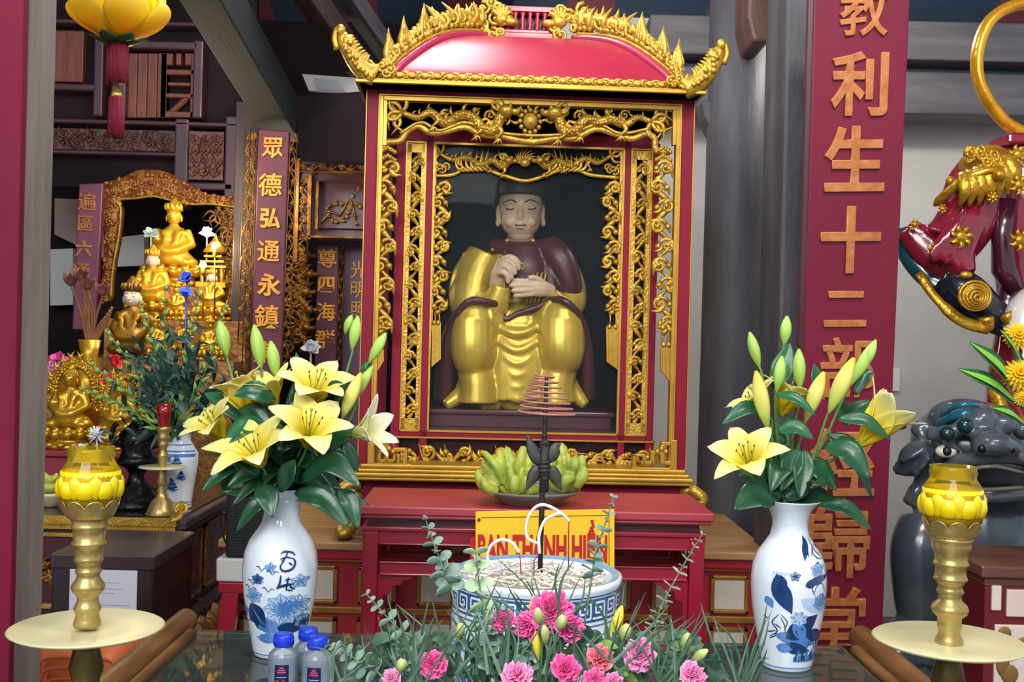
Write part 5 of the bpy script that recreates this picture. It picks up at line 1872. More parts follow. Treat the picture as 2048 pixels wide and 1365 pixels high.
PISTIL = mat('green_pistil', '9a9a2c', .5)

def basis(a, b, roll=0.):
    """matrix at a with +Z towards b"""
    d = (Vector(b) - Vector(a)).normalized()
    return Matrix.Translation(a) @ d.to_track_quat('Z', 'Y').to_matrix().to_4x4() @ Matrix.Rotation(roll, 4, 'Z')

def bloom_mb(L, spread, seed, closed=False):
    rr = random.Random(seed)
    mb = MB()
    for k in range(6):
        inner = k % 2
        a0 = k * PI / 3 + rr.uniform(-.08, .08)
        sp = spread * rr.uniform(.88, 1.12)
        wd = L * (.31 if inner else .25) * (1 if not closed else .8)
        curl = rr.uniform(.7, 1.2) * (.25 if closed else 1)
        def pet(u, v, a0=a0, sp=sp, wd=wd, curl=curl, inner=inner):
            # spine in (radial, axial)
            r_ = L * (.035 + sp * (.10 * u + .75 * u ** 2.2))
            z_ = L * (u * (1 - .20 * sp) - curl * sp * .62 * max(0, u - .55) ** 2 * 2.6)
            r_ += L * curl * sp * .25 * max(0, u - .62)
            w_ = wd * (math.sin(PI * min(1, u * .88 + .10)) ** .62) * (1.0 if u < .97 else .5) * (.55 + .45 * min(1, u * 2.2))
            s_ = (v - .5) * 2
            cup_ = (.30 - .25 * u) * wd * s_ * s_
            rip = .05 * wd * math.sin(u * 14 + k + s_ * 2) * abs(s_) * min(1, u * 2)
            x = r_ - cup_ * .9 + (.004 if not inner else 0) + rip - .10 * wd * (1 - abs(s_)) * (1 if abs(s_) < .2 else 0)
            y = s_ * w_
            return (x * math.cos(a0) - y * math.sin(a0), x * math.sin(a0) + y * math.cos(a0), z_ + cup_ * .5 + rip)
        mb.grid(pet, 14, 8)
    return mb
def add_bloom(root, a, b, spread, seed, mt=None, closed=False):
    L = (Vector(b) - Vector(a)).length
    mb = bloom_mb(L, spread, seed, closed)
    M = basis(a, b, seed * 1.7)
    for i, v in enumerate(mb.v):
        mb.v[i] = M @ v
    fl = mb.build('bloom', mt or PETAL, root, 0, .0008)
    if not closed:
        mb = MB()
        rr = random.Random(seed + 99)
        for k in range(6):
            an = k * PI / 3 + .4
            tip = Vector((L * .17 * math.cos(an), L * .17 * math.sin(an), L * .66))
            P_ = bez([(0, 0, L * .1), (tip.x * .5, tip.y * .5, L * .4), tip], 6)
            mb.tube([M @ p_ for p_ in P_], .0009, 5, 0)
            mb.ball(M @ tip, (.0016, .0016, .0034), 6, 1)
        P_ = bez([(0, 0, L * .1), (.004, 0, L * .45), (.006, .003, L * .8)], 6)
        mb.tube([M @ p_ for p_ in P_], .0014, 6, 0)
        mb.ball(M @ P_[-1], .0036, 7, 2)
        mb.build('stamens', [PISTIL, ANTHER, PISTIL], fl)
    return fl
def add_bud(root, a, b, w, mt):
    a, b = Vector(a), Vector(b)
    L = (b - a).length
    M = basis(a, b, 0)
    mb = MB()
    def f(u, v):
        an = v * 2 * PI
        r_ = w * (math.sin(PI * (u * .93 + .035)) ** .8) * (.78 + .30 * u - .12 * u * u) * (1 + .07 * math.cos(3 * an))
        return M @ Vector((r_ * math.cos(an), r_ * math.sin(an), L * u))
    mb.grid(f, 14, 18)
    return mb.build('bud', mt, root)
def leaf_mb(a, b, w, droop=.25, side=None, twist=0., n=14, face=None, cup=.35):
    """lance leaf from a to b; arches upward then droops"""
    a, b = Vector(a), Vector(b)
    d = b - a
    L = d.length
    up = Vector((0, 0, 1))
    mid = (a + b) / 2 + up * L * droop + Vector((0, -1, 0)) * L * .06
    P_ = bez([a, mid, b], n)
    mb = MB()
    vs, fs = [], []
    view = Vector(face) if face else Vector((0, -.75, .65))
    m = 6
    for i, p_ in enumerate(P_):
        u = i / n
        tg = (P_[min(i + 1, n)] - P_[max(i - 1, 0)]).normalized()
        sd = tg.cross(view)
        if sd.length < 1e-4:
            sd = tg.orthogonal()
        sd.normalize()
        sd = Quaternion(tg, twist * (u - .3)) @ sd
        nr = sd.cross(tg).normalized()
        w_ = w * (math.sin(PI * (u * .96 + .035)) ** .85) * (1.15 - .35 * u)
        for j in range(m + 1):
            s_ = j / m * 2 - 1
            vs.append(p_ + sd * s_ * w_ + nr * (-cup * w_ * (1 - abs(s_)) ) * (.8 if abs(s_) < .99 else 1) + nr * .04 * w_ * math.sin(u * 11 + s_ * 3))
    for i in range(n):
        for j in range(m):
            k = i * (m + 1) + j
            fs.append((k, k + 1, k + m + 2, k + m + 1))
    mb.add(vs, fs, 0, True)
    return mb

def lily(label, neck, stem_mid, head, kind, d, vase_rim, leaves=(), spread=1., seed=1, extra=(), size=.014, group='lilies in the porcelain vases'):
    """one lily stem: rises out of the vase, carries a bloom or a bud, with its leaves.
    head = (base px, tip px, tip depth offset towards viewer)"""
    root = thing('lily', label, 'lily', vase_rim, 0, group)
    o_ = Vector(vase_rim)
    a = W(head[0][0], head[0][1], d) - o_
    b = W(head[1][0], head[1][1], d - head[2]) - o_
    mid = W(stem_mid[0], stem_mid[1], (d + VD) / 2) - o_
    start = Vector((neck[0] * .001, neck[1] * .001, -.07))
    mb = MB()
    mb.tube(bez([start, Vector((neck[0] * .0013, neck[1] * .0013, .005)), mid, a + (a - b).normalized() * .02, a + (b - a) * .03], 20), [.0034 - .0009 * i / 20 for i in range(21)], 7)
    mb.build('stem', STEMM, root)
    if kind == 'bloom':
        add_bloom(root, a, b, spread, seed)
    elif kind == 'half':
        add_bloom(root, a, b, spread, seed, PETALW, True)
    elif kind == 'halfy':
        add_bloom(root, a, b, spread, seed, PETAL, True)
    elif kind == 'bud':
        add_bud(root, a, b, size, BUDM)
    else:
        add_bud(root, a, b, size, BUDY)
    rr = random.Random(seed * 13)
    for k in range(3 if vase_rim[0] < 0 else 1):
        az = rr.uniform(0, 2 * PI)
        s0 = Vector((neck[0] * .0013, neck[1] * .0013, rr.uniform(-.01, .11)))
        L_ = rr.uniform(.10, .16) * (1 - .25 * abs(math.sin(az)))
        e_ = s0 + Vector((math.cos(az) * L_, math.sin(az) * L_ * .7 - .02, rr.uniform(-.06, .05)))
        leaf_mb(s0, e_, rr.uniform(.017, .026), .28).build('leaf', LEAFM, root, 0, .0006)
    for (p0_, p1_, w_, dr, dd) in leaves:
        A_, B_ = W(p0_[0], p0_[1], d + dd[0]) - o_, W(p1_[0], p1_[1], d + dd[1]) - o_
        leaf_mb(A_, B_, w_, dr).build('leaf', LEAFM, root, 0, .0006)
    for (p0_, p1_, w_, mt, dd) in extra:
        A_, B_ = W(p0_[0], p0_[1], d + dd) - o_, W(p1_[0], p1_[1], d + dd - .01) - o_
        add_bud(root, A_, B_, w_, mt)
    return root
RL = W(556, 1333, VD) ; RL = Vector((RL.x, VD, FT + 332 * kv))
RR_ = W(1573, 1333, VD); RR_ = Vector((RR_.x, VD, FT + 332 * kv))
# --- left bouquet
lily('wide open yellow lily facing front, right of centre in the left vase', (8, -14), (585, 955), ((612, 893), (632, 806), .062), 'bloom', 2.13, RL,
     [((600, 960), (722, 975), .026, .30, (.0, -.06)), ((590, 985), (700, 1058), .024, .2, (0, -.02)), ((640, 905), (730, 858), .022, .15, (.03, .05))], .78, 1)
lily('wide open yellow lily low at centre left of the left vase', (-8, -16), (530, 985), ((524, 934), (482, 846), .058), 'bloom', 2.11, RL,
     [((520, 950), (446, 915), .020, .22, (0, -.03)), ((525, 970), (545, 1036), .024, .15, (.0, -.03)), ((540, 1000), (472, 1065), .017, .2, (0, .0))], .82, 2)
lily('open yellow lily highest at the right of the left vase', (14, 0), (600, 900), ((622, 814), (642, 718), .045), 'bloom', 2.2, RL,
     [((640, 900), (705, 905), .024, .2, (0, -.02)), ((648, 790), (690, 770), .018, .1, (-.02, -.03)), ((620, 850), (592, 705), .018, .02, (.05, .07))], .72, 3)
lily('open yellow lily nodding left beside the small back candlestick', (-16, -4), (480, 945), ((448, 880), (392, 808), .035), 'bloom', 2.17, RL,
     [((480, 930), (402, 985), .0165, .12, (.02, .0)), ((470, 940), (445, 985), .018, .05, (.04, .04))], .75, 4)
lily('pale yellow lily seen from the side at upper left of the left vase', (-12, 8), (510, 900), ((500, 830), (462, 726), .01), 'bloom', 2.24, RL,
     [((550, 800), (468, 792), .026, .18, (-.06, -.09)), ((500, 850), (408, 786), .022, .1, (.03, .06))], .55, 5)
lily('narrow half open yellow lily near the middle of the left vase', (-2, 6), (545, 900), ((552, 812), (524, 732), .02), 'halfy', 2.22, RL,
     [((560, 840), (640, 810), .02, .2, (0, .02)), ((560, 960), (660, 1030), .026, .25, (0, .02))], .8, 6)
lily('half open white lily pointing right before the shrine corner', (16, -6), (640, 930), ((704, 872), (780, 846), .03), 'half', 2.16, RL,
     [((690, 880), (716, 945), .013, .05, (.0, .0)), ((680, 980), (718, 1060), .022, .2, (0, -.02)), ((560, 985), (590, 920), .02, .1, (-.05, -.06))], .75, 7)
lily('green lily bud highest at far left, on the left vase', (-14, 6), (500, 880), ((454, 713), (438, 642), .0), 'bud', 2.26, RL, [((540, 960), (470, 905), .02, .15, (0, .05))], 1, 8, (), .0155)
lily('large green lily bud left of the two central ones in the left vase', (-6, 10), (540, 880), ((522, 738), (508, 650), .0), 'bud', 2.24, RL, [((560, 970), (520, 900), .022, .1, (0, .03))], 1, 9, (), .0150)
lily('green lily bud right of the two central ones in the left vase', (0, 12), (560, 880), ((552, 757), (541, 682), .0), 'bud', 2.25, RL, [((565, 980), (620, 930), .022, .2, (0, .0)), ((570, 900), (590, 760), .016, .02, (.04, .06))], 1, 10, (), .0142)
lily('tall lily stem with twin green buds right of the left vase', (12, 8), (650, 880), ((704, 700), (716, 632), .0), 'bud', 2.23, RL, [((690, 790), (668, 800), .016, .1, (0, 0))], 1, 11, (((690, 668), (704, 630), .0095, BUDM, .02),), .0122)
lily('lily stem whose green bud overlaps the gilt shrine tassel', (14, 4), (690, 860), ((738, 726), (772, 666), .0), 'bud', 2.22, RL, [((742, 735), (720, 740), .012, .2, (0, 0)), ((680, 930), (640, 880), .02, .2, (.0, .03))], 1, 12, (), .0118)
lily('long pale yellow lily bud leaning right at right side of left vase', (10, 2), (650, 900), ((684, 838), (722, 746), .01), 'budy', 2.18, RL, [((600, 1000), (440, 985), .0155, .05, (.0, -.02)), ((600, 1000), (740, 1010), .018, .12, (.02, .02))], 1, 13, (((702, 808), (746, 732), .0115, BUDM, .03),), .0145)
# --- right bouquet
lily('open yellow lily facing left at lower left of right vase', (-12, -10), (1540, 985), ((1503, 948), (1484, 870), .055), 'bloom', 2.12, RR_,
     [((1540, 985), (1466, 912), .015, .1, (.03, .02)), ((1550, 1005), (1468, 1020), .030, .25, (0, -.03))], .8, 21)
lily('yellow lily seen from the side at upper left of right vase', (-6, 6), (1540, 900), ((1534, 832), (1488, 762), .01), 'bloom', 2.2, RR_,
     [((1535, 822), (1443, 850), .017, .2, (-.04, -.06))], .7, 22)
lily('yellow lily at the upper middle of right vase', (0, 10), (1560, 900), ((1560, 832), (1604, 742), .01), 'bloom', 2.22, RR_,
     [((1550, 788), (1632, 832), .013, .15, (-.07, -.10)), ((1555, 862), (1628, 880), .019, .25, (-.08, -.1))], .7, 23)
lily('plump yellow lily bud in front at left of the right vase', (-8, -8), (1546, 960), ((1535, 858), (1512, 742), .02), 'budy', 2.14, RR_,
     [((1548, 990), (1588, 920), .03, .05, (.05, .05))], 1, 24, (), .0165)
lily('yellow lily bud at centre of right vase, leaning right', (2, -4), (1590, 930), ((1612, 842), (1648, 744), .02), 'budy', 2.17, RR_,
     [((1600, 900), (1560, 985), .024, .1, (0, -.02)), ((1610, 900), (1600, 1000), .022, .1, (0, -.03))], 1, 25, (), .0165)
lily('largest pale green lily bud, right of centre in the right vase', (6, -6), (1612, 960), ((1658, 826), (1708, 716), .03), 'budy', 2.14, RR_,
     [((1650, 890), (1740, 960), .030, .22, (0, -.05)), ((1655, 870), (1745, 1000), .02, .25, (.05, .05))], 1, 26, (), .0175)
lily('paired pale lily buds leaning to the upper right of right vase', (8, 4), (1640, 900), ((1700, 772), (1752, 680), .0), 'bud', 2.2, RR_,
     [((1710, 790), (1748, 742), .014, .25, (0, 0)), ((1690, 850), (1740, 800), .02, .1, (.03, .05)), ((1640, 800), (1628, 728), .014, .1, (0, 0))], 1, 27, (((1726, 740), (1752, 682), .0105, BUDM, .0),), .0135)
lily('half open yellow lily pointing right past the red couplet', (12, -2), (1650, 930), ((1716, 892), (1814, 790), .02), 'halfy', 2.16, RR_,
     [((1676, 838), (1782, 882), .017, .18, (-.03, -.05)), ((1640, 1010), (1744, 1062), .018, .2, (0, -.02))], .55, 28)
lily('slim green lily bud at far left top of right vase', (-10, 4), (1540, 860), ((1519, 736), (1499, 664), .0), 'bud', 2.2, RR_, [((1545, 960), (1600, 890), .024, .15, (.02, .0))], 1, 29, (), .0122)
lily('pale green lily bud at the very top of right vase', (-2, 10), (1575, 860), ((1568, 692), (1574, 632), .0), 'bud', 2.25, RR_, [((1550, 780), (1580, 686), .024, .0, (-.01, .0))], 1, 30, (), .0125)
lily('olive green lily bud below the topmost bud of right vase', (0, 8), (1555, 880), ((1553, 784), (1564, 712), .0), 'bud', 2.17, RR_, [((1560, 1000), (1520, 960), .02, .2, (.0, .0))], 1, 31, (), .0125)
lily('pale lily bud upright in the middle of right vase', (4, 8), (1585, 880), ((1600, 780), (1598, 698), .0), 'bud', 2.2, RR_, [((1590, 1000), (1680, 1020), .024, .2, (.0, -.03)), ((1570, 1000), (1620, 950), .028, .1, (-.02, -.03)), ((1700, 850), (1660, 790), .02, .05, (.03, .03))], 1, 32, (), .0140)

# ================================================================ carnation basket in front
CB = Vector((W(1085, 1340, 1.5).x, 1.46, FT))
BASK = mat('green_floral_bowl', '2d4a38', .6)
t = thing('flower_bowl', 'low green bowl of carnations and eucalyptus at the bottom centre', 'flower bowl', CB)
mb = MB(); mb.lathe([(.06, 0), (.09, .01), (.13, .05), (.135, .06), (.12, .055), (0, .05)], 36, (0, 0, 0), 0, None, True, (1.3, .8))
mb.build('bowl_body', BASK, t)
mb = MB(); mb.ball((0, 0, .06), (.13, .08, .035), 20)
mb.build('floral_foam', mat('floral_foam', '2f5a34', .9, 0, '24462a', 30), t)
CARN = ramp_mat('pink_carnation_petal', [(0, 'c01464'), (.5, 'ee3490'), (.85, 'f458a4'), (1, 'f890c4')], .6, .25)
CARN2 = ramp_mat('pale_pink_carnation_petal', [(0, 'd03888'), (.5, 'f05cac'), (.85, 'f68cc4'), (1, 'fac4e0')], .6, .25)
CARN3 = ramp_mat('coral_carnation_petal', [(0, 'b82040'), (.5, 'e84a68'), (.85, 'f07a86'), (1, 'f6b0b4')], .6, .25)
CALYX = mat('carnation_calyx', '8aa85a', .5, 0, '6f9048', 20)
SAGE = mat('sage_green_stem', '6f8f6c', .55, 0, '5a7a5c', 14)
def carnation(label, px, py, rpx, d, mt, seed, tilt=(0, -.8, .6)):
    c = W(px, py, d)
    R_ = rpx / F * d * 1.15
    root = thing('carnation', label, 'carnation', c, 0, 'pink carnations in the flower bowl')
    ax = Vector(tilt).normalized()
    M = ax.to_track_quat('Z', 'Y').to_matrix().to_4x4()
    rr = random.Random(seed)
    mb = MB()
    for lay in range(6):
        n = 5
        f_ = 1 - lay * .14
        for k in range(n):
            a0 = k * 2 * PI / n + lay * .7 + rr.uniform(-.2, .2)
            tl = .22 + lay * .20 + rr.uniform(-.26, .26)
            ph = rr.uniform(0, 6)
            def pet(u, v, a0=a0, tl=tl, f_=f_, ph=ph, lay=lay):
                s_ = (v - .5) * 2
                an = a0 + s_ * (.98 + .15 * math.sin(ph)) * min(1, .35 + u)
                r_ = R_ * f_ * u * math.cos(tl * u ** .6) * (1 - .10 * s_ * s_ * u + .05 * math.sin(s_ * 8 + ph) * u + .035 * math.sin(s_ * 23 + ph) * u)
                z_ = R_ * (f_ * u * math.sin(tl) * .95 + .24 * u * u * math.sin(s_ * 6.5 + ph) + .10 * u * math.sin(s_ * 17 + ph * 2) - .25 + lay * .05 - .22 * max(0, u - .7))
                return M @ Vector((r_ * math.cos(an), r_ * math.sin(an), z_))
            mb.grid(pet, 7, 14)
    hd = mb.build('flower_head', mt, root, 0, .0004)
    mb = MB()
    mb.lathe([(.003, -R_ * 1.35), (R_ * .26, -R_ * 1.2), (R_ * .32, -R_ * .7), (R_ * .36, -R_ * .2), (R_ * .2, -R_ * .1)], 12, (0, 0, 0), 0, M)
    mb.build('calyx', CALYX, root)
    mb = MB()
    foot = CB + Vector(((c.x - CB.x) * .25, 0, .06)) - c
    s0 = M @ Vector((0, 0, -R_ * 1.3))
    mb.tube(bez([s0, s0 + (M @ Vector((0, 0, -.03))), foot * .6 + Vector((s0.x * .3, 0, .02)), foot], 14), .0019, 6)
    mb.build('stem', SAGE, root)
    return root
for i, (lab, px_, py_, r_, d_, mt_, tl) in enumerate([
    ('largest deep pink carnation, topmost, right below the incense bowl rim', 1104, 1222, 40, 1.42, CARN, (.05, -.8, .6)),
    ('small deep pink carnation left of the topmost one', 1006, 1241, 22, 1.43, CARN, (-.2, -.85, .5)),
    ('pink carnation just below left of the topmost one', 1052, 1252, 27, 1.42, CARN, (-.6, -.7, .2)),
    ('bright pink carnation right below the topmost one', 1140, 1256, 29, 1.40, CARN, (.5, -.75, .3)),
    ('ragged magenta carnation at left, nearest the water bottles', 866, 1328, 26, 1.40, CARN, (-.1, -.8, .6)),
    ('pale pink carnation at bottom edge, left of centre', 1034, 1350, 30, 1.36, CARN2, (0, -.6, .8)),
    ('deep pink carnation at bottom edge, centre', 1131, 1338, 29, 1.36, CARN, (.1, -.8, .6)),
    ('coral pink carnation right of centre, before the bowl foot', 1201, 1317, 27, 1.40, CARN3, (.1, -.75, .65)),
    ('plump pale pink carnation highest at right of the flower bowl', 1280, 1308, 31, 1.41, CARN2, (.1, -.8, .6)),
    ('pink carnation farthest right at the bottom edge', 1388, 1350, 27, 1.37, CARN2, (.3, -.75, .6)),
    ('deep pink carnation cut by bottom edge under the coral one', 1190, 1362, 24, 1.34, CARN, (.1, -.7, .6)),
    ('small pale pink carnation cut by bottom edge, at far left', 782, 1356, 18, 1.38, CARN2, (-.3, -.7, .6)),
    ('small pale carnation cut by bottom edge, right of the coral one', 1228, 1364, 18, 1.35, CARN2, (.2, -.7, .6))]):
    carnation(lab, px_, py_, r_, d_, mt_, 300 + i, tl)
# unopened buds
def cbud(label, a, b, w, d, mt):
    A_, B_ = W(*a, d), W(*b, d - .01)
    root = thing('carnation_bud', label, 'flower bud', A_, 0, 'green carnation buds')
    o = add_bud(root, Vector((0, 0, 0)), B_ - A_, w, mt)
    mb = MB()
    foot = CB + Vector(((A_.x - CB.x) * .3, 0, .06)) - A_
    mb.tube(bez([Vector((0, 0, 0)), (A_ - B_).normalized() * .02, foot * .6, foot], 12), .0016, 6)
    mb.build('stem', SAGE, root)
CB_ = ramp_mat('carnation_bud_green', [(0, '7f9c58'), (.6, 'a2b668'), (1, 'cbd48c')], .5)
for lab, a, b, w, d in (('green carnation bud between the two topmost carnations', (1118, 1262), (1128, 1230), .0075, 1.37), ('green bud at left below the topmost carnation', (1080, 1252), (1074, 1215), .0065, 1.38),
    ('small green bud right over the centre carnations', (1092, 1290), (1088, 1250), .006, 1.37), ('pale green bud at right, beside the yellow petals', (1245, 1285), (1256, 1248), .0085, 1.42),
    ('green bud tallest at far right of the flower bowl', (1366, 1300), (1378, 1266), .0065, 1.4), ('green bud leaning right at far right of flower bowl', (1384, 1322), (1416, 1300), .0065, 1.39),
    ('pale pinkish bud in the lower left cluster', (800, 1345), (806, 1318), .0075, 1.38), ('dark green bud at the left side of incense bowl', (918, 1280), (922, 1246), .007, 1.45)):
    cbud(lab, a, b, w, d, CB_)
# eucalyptus sprigs
EUC = mat('silver_eucalyptus_leaf', '86a392', .5, 0, '6b8a7a', 20)
EUCP = mat('pale_eucalyptus_leaf', 'b4cba0', .5, 0, '9ab88c', 20)
EUCD = mat('straw_eucalyptus_leaf', 'a8a47c', .55, 0, '8c9070', 20)
def euc(label, pts, d, n, size, mt, shape=1., stemc=None, tipsize=.35):
    base = W(*pts[0], d)
    root = thing('eucalyptus_sprig', label, 'eucalyptus sprig', base, 0, 'eucalyptus sprigs in the flower bowl')
    foot = CB + Vector(((base.x - CB.x) * .4, 0, .06)) - base
    P_ = bez([foot] + [W(*p_, d) - base for p_ in pts], 60)
    mb = MB(); mb.tube(P_, [.0018 - .0011 * i / 60 for i in range(61)], 6)
    mb.build('stem', stemc or SAGE, root)
    rr = random.Random(int(pts[0][0] * 7 + pts[-1][1]))
    Q = bez([W(*p_, d) - base for p_ in pts], 60)
    for k in range(n):
        i = int(3 + 56 * k / (n - 1))
        p_ = Q[i]
        tg = (Q[min(i + 1, 60)] - Q[max(i - 1, 0)]).normalized()
        s_ = size * (1 - (1 - tipsize) * (k / (n - 1)))
        rot = k * 1.45 + rr.uniform(-.3, .3)
        for sg in (0, PI):
            sd = Quaternion(tg, rot + sg) @ tg.orthogonal().normalized()
            dr = (sd + tg * .35).normalized()
            e = p_ + dr * s_ * 2
            mb = MB()
            nn = Quaternion(dr, rr.uniform(.35, 1.15) * rr.choice((1, 1, -1))) @ tg.cross(sd).normalized()
            def lf(u, v, p_=p_, dr=dr, nn=nn, s_=s_, tg=tg):
                w_ = s_ * .85 * shape * math.sin(PI * (u * .94 + .03)) ** .6
                q_ = p_ + dr * (s_ * 2 * u) + nn * ((v - .5) * 2 * w_)
                return q_ + tg * (s_ * .22 * (abs(v - .5) * 2) ** 2 - s_ * .25 * u * u)
            mb.grid(lf, 6, 4)
            mb.build('leaf', mt, root, 0, .0005)
euc('tall eucalyptus sprig left of the incense bowl, before the red table rail', [(905, 1190), (888, 1140), (868, 1090), (850, 1036)], 1.5, 10, .0135, EUC)
euc('straw coloured eucalyptus sprig leaning left before the red table leg', [(840, 1300), (800, 1262), (765, 1225), (732, 1188)], 1.45, 9, .012, EUC, .8)
euc('thin feathery eucalyptus sprig leaning right, tallest at right side', [(1298, 1290), (1320, 1220), (1362, 1140), (1406, 1066)], 1.5, 17, .0085, EUCD, .3, None, .6)
euc('tall thin eucalyptus sprig before the right end of yellow sign', [(1182, 1165), (1190, 1110), (1210, 1050), (1228, 992)], 1.5, 11, .0105, EUC, .8)
euc('pale green round leaved sprig over the left side of incense bowl', [(975, 1265), (965, 1210), (956, 1150), (952, 1106)], 1.47, 9, .0125, EUCP, 1.15, None, .7)
euc('grey green eucalyptus spray left of the centre carnations', [(985, 1340), (975, 1290), (985, 1250), (1000, 1215)], 1.43, 7, .013, EUC, 1.1)
euc('grey eucalyptus spray creeping left behind the water bottles', [(760, 1350), (725, 1330), (690, 1305), (655, 1290)], 1.42, 11, .0115, EUC, .9)
euc('eucalyptus spray low at right beneath the plump carnation', [(1330, 1352), (1345, 1320), (1360, 1300), (1375, 1290)], 1.44, 7, .010, EUC, 1.)
euc('eucalyptus spray low at left beside the ragged magenta carnation', [(820, 1360), (815, 1330), (800, 1310), (790, 1290)], 1.43, 7, .010, EUC, 1.)
euc('eucalyptus spray standing between the central carnations', [(1060, 1365), (1058, 1330), (1050, 1300), (1040, 1290)], 1.42, 6, .011, EUC, 1.)
# yellow petals (lily slips) among the grass
for lab, a, b, w, d in (('yellow bud left behind the topmost carnation', (1062, 1285), (1068, 1192), .009, 1.46), ('upright yellow bud at right of the centre carnations', (1220, 1290), (1244, 1212), .0085, 1.47), ('low yellow bud beneath the carnation pair', (1076, 1330), (1072, 1262), .006, 1.41), ('slim yellow bud right beside the plump pale carnation', (1210, 1310), (1222, 1262), .006, 1.46)):
    A_, B_ = W(*a, d), W(*b, d)
    root = thing('yellow_bud', lab, 'flower bud', A_, 0, 'yellow buds among the carnations')
    add_bud(root, Vector((0, 0, 0)), B_ - A_, w, ramp_mat('bright_yellow_bud', [(0, 'a8b840'), (.4, 'e0cc30'), (1, 'f0d840')], .45))
    mb = MB(); foot = CB + Vector(((A_.x - CB.x) * .3, 0, .06)) - A_
    mb.tube(bez([(0, 0, 0), foot * .5, foot], 8), .0016, 6); mb.build('stem', SAGE, root)
# thin grass blades and filler leaves (uncountable)
GRASS = mat('blue_green_grass_blade', '587a62', .45, 0, '34553f', 14)
mb = MB()
rr = random.Random(21)
def blade(a, b, w, bend):
    P_ = bez([a, (a + b) / 2 + bend, b], 8)
    vs, fs = [], []
    for i, p_ in enumerate(P_):
        u = i / 8
        tg = (P_[min(i + 1, 8)] - P_[max(i - 1, 0)]).normalized()
        sd = tg.cross(Vector((0, -1, .2)))
        sd = sd.normalized() if sd.length > 1e-5 else Vector((1, 0, 0))
        w_ = w * (1 - u) ** .6 + .0002
        vs += [p_ - sd * w_, p_ + Vector((0, -.3 * w_, 0)), p_ + sd * w_]
    for i in range(8):
        for j in range(2):
            k = i * 3 + j
            fs.append((k, k + 1, k + 4, k + 3))
    mb.add(vs, fs, 0, True)
for (bx, by, spread, n, d, hmin, hmax) in ((1110, 1260, 40, 14, 1.45, 80, 170), (1000, 1330, 60, 17, 1.42, 70, 170), (1220, 1330, 70, 24, 1.44, 80, 180), (830, 1350, 60, 24, 1.43, 60, 160), (1340, 1350, 60, 22, 1.43, 60, 150), (1480, 1365, 40, 14, 1.42, 60, 170), (680, 1350, 40, 12, 1.42, 40, 90), (1130, 1330, 90, 30, 1.43, 40, 110), (930, 1330, 50, 15, 1.45, 80, 190)):
    for k in range(n):
        x0 = bx + rr.uniform(-spread, spread) * .5
        a0 = rr.gauss(0, .5)
        h = rr.uniform(hmin, hmax)
        dd = d + rr.uniform(-.05, .05)
        A_ = W(x0, by + 20, dd)
        B_ = W(x0 + math.sin(a0) * h * 1.1, by - math.cos(a0) * h, dd + rr.uniform(-.04, .04))
        blade(A_, B_, rr.uniform(.0010, .0025), Vector((rr.uniform(-.012, .012), 0, rr.uniform(0, .02))))
        F_ = CB + Vector(((A_.x - CB.x) * .5, rr.uniform(-.03, .03), .05))
        blade(F_, A_ + Vector((0, 0, .004)), .0012, Vector((0, 0, .01)))
g = mb.build('grass_foliage', GRASS)
tag(g, 'thin blue green grass blades bristling out of the flower bowl', 'grass', None, 'stuff')
mb = MB()
for k in range(260):
    px_, py_ = rr.uniform(700, 1430), rr.uniform(1280, 1385)
    if abs(px_ - 1070) > 330 and py_ < 1310:
        continue
    d_ = rr.uniform(1.42, 1.53)
    A_ = W(px_, py_, d_)
    an = rr.uniform(-1.3, 1.3)
    L_ = rr.uniform(.015, .034)
    B_ = A_ + Vector((math.sin(an) * L_, rr.uniform(-.02, .01), math.cos(an) * L_ * .8))
    l_ = leaf_mb(A_, B_, L_ * rr.uniform(.18, .34), .15)
    mb.add(l_.v, l_.f, 0 if k % 11 else 1, True)
g = mb.build('filler_leaves', [mat('grey_green_filler_leaf', '4f7058', .5, 0, '34543f', 10), mat('yellow_green_filler_leaf', '86a84a', .5, 0, '6a8c3c', 10)])
tag(g, 'dense small filler leaves low among the carnations', 'leaves', None, 'stuff')
# ================================================================ couplet boards and carved screens, left background
BOARDP = mat('plum_red_lacquer', '54182c', .45, 0, '66182c', 2.5, .05, 20, coat=.0)
r_, cq, X_, N_2, Z_ = couplet('couplet_board', 'dark red couplet board with yellow characters between the left altar and shrine',
    [(517, 258, 4.2), (578, 262, 4.2), (562, 760, 4.2), (500, 760, 4.2)], .03,
    [('眾', 546, 296, 44), ('德', 541, 370, 48), ('弘', 541, 437, 42), ('通', 538, 503, 46), ('永', 539, 570, 46), ('鎮', 534, 634, 50), ('東', 530, 705, 46)], BOARDP, CHARY, .022, sc=.86)
def carved_strip(name, root, px0, py0, px1, py1, wpx, d, n, m, seed, mb0=None):
    o = root.location
    a, b = W(px0, py0, d) - Vector(o), W(px1, py1, d) - Vector(o)
    w = wpx / F * d
    mb = MB()
    q = Vector((b.x - a.x, 0, b.z - a.z)); q.normalize(); nrm = Vector((-q.z, 0, q.x))
    for s_ in (-1, 1):
        p0_, p1_ = a + nrm * (s_ * w * .46), b + nrm * (s_ * w * .46)
        mb.tube([p0_, p1_], w * .07, 6)
    L = Matrix.Translation((0, a.y, 0))
    m2 = MB(); vine(m2, a.x, a.z, b.x, b.z, w * .85, n, w * .085, 0, seed)
    mb.add(m2.v, m2.f, 0, True, L)
    return mb.build(name, m, root)
carved_strip('carved_border', r_, 508, 262, 491, 745, 15, 4.2, 22, GOLDD, 5)
carved_strip('carved_border', r_, 588, 266, 571, 745, 15, 4.2, 22, GOLDD, 6)
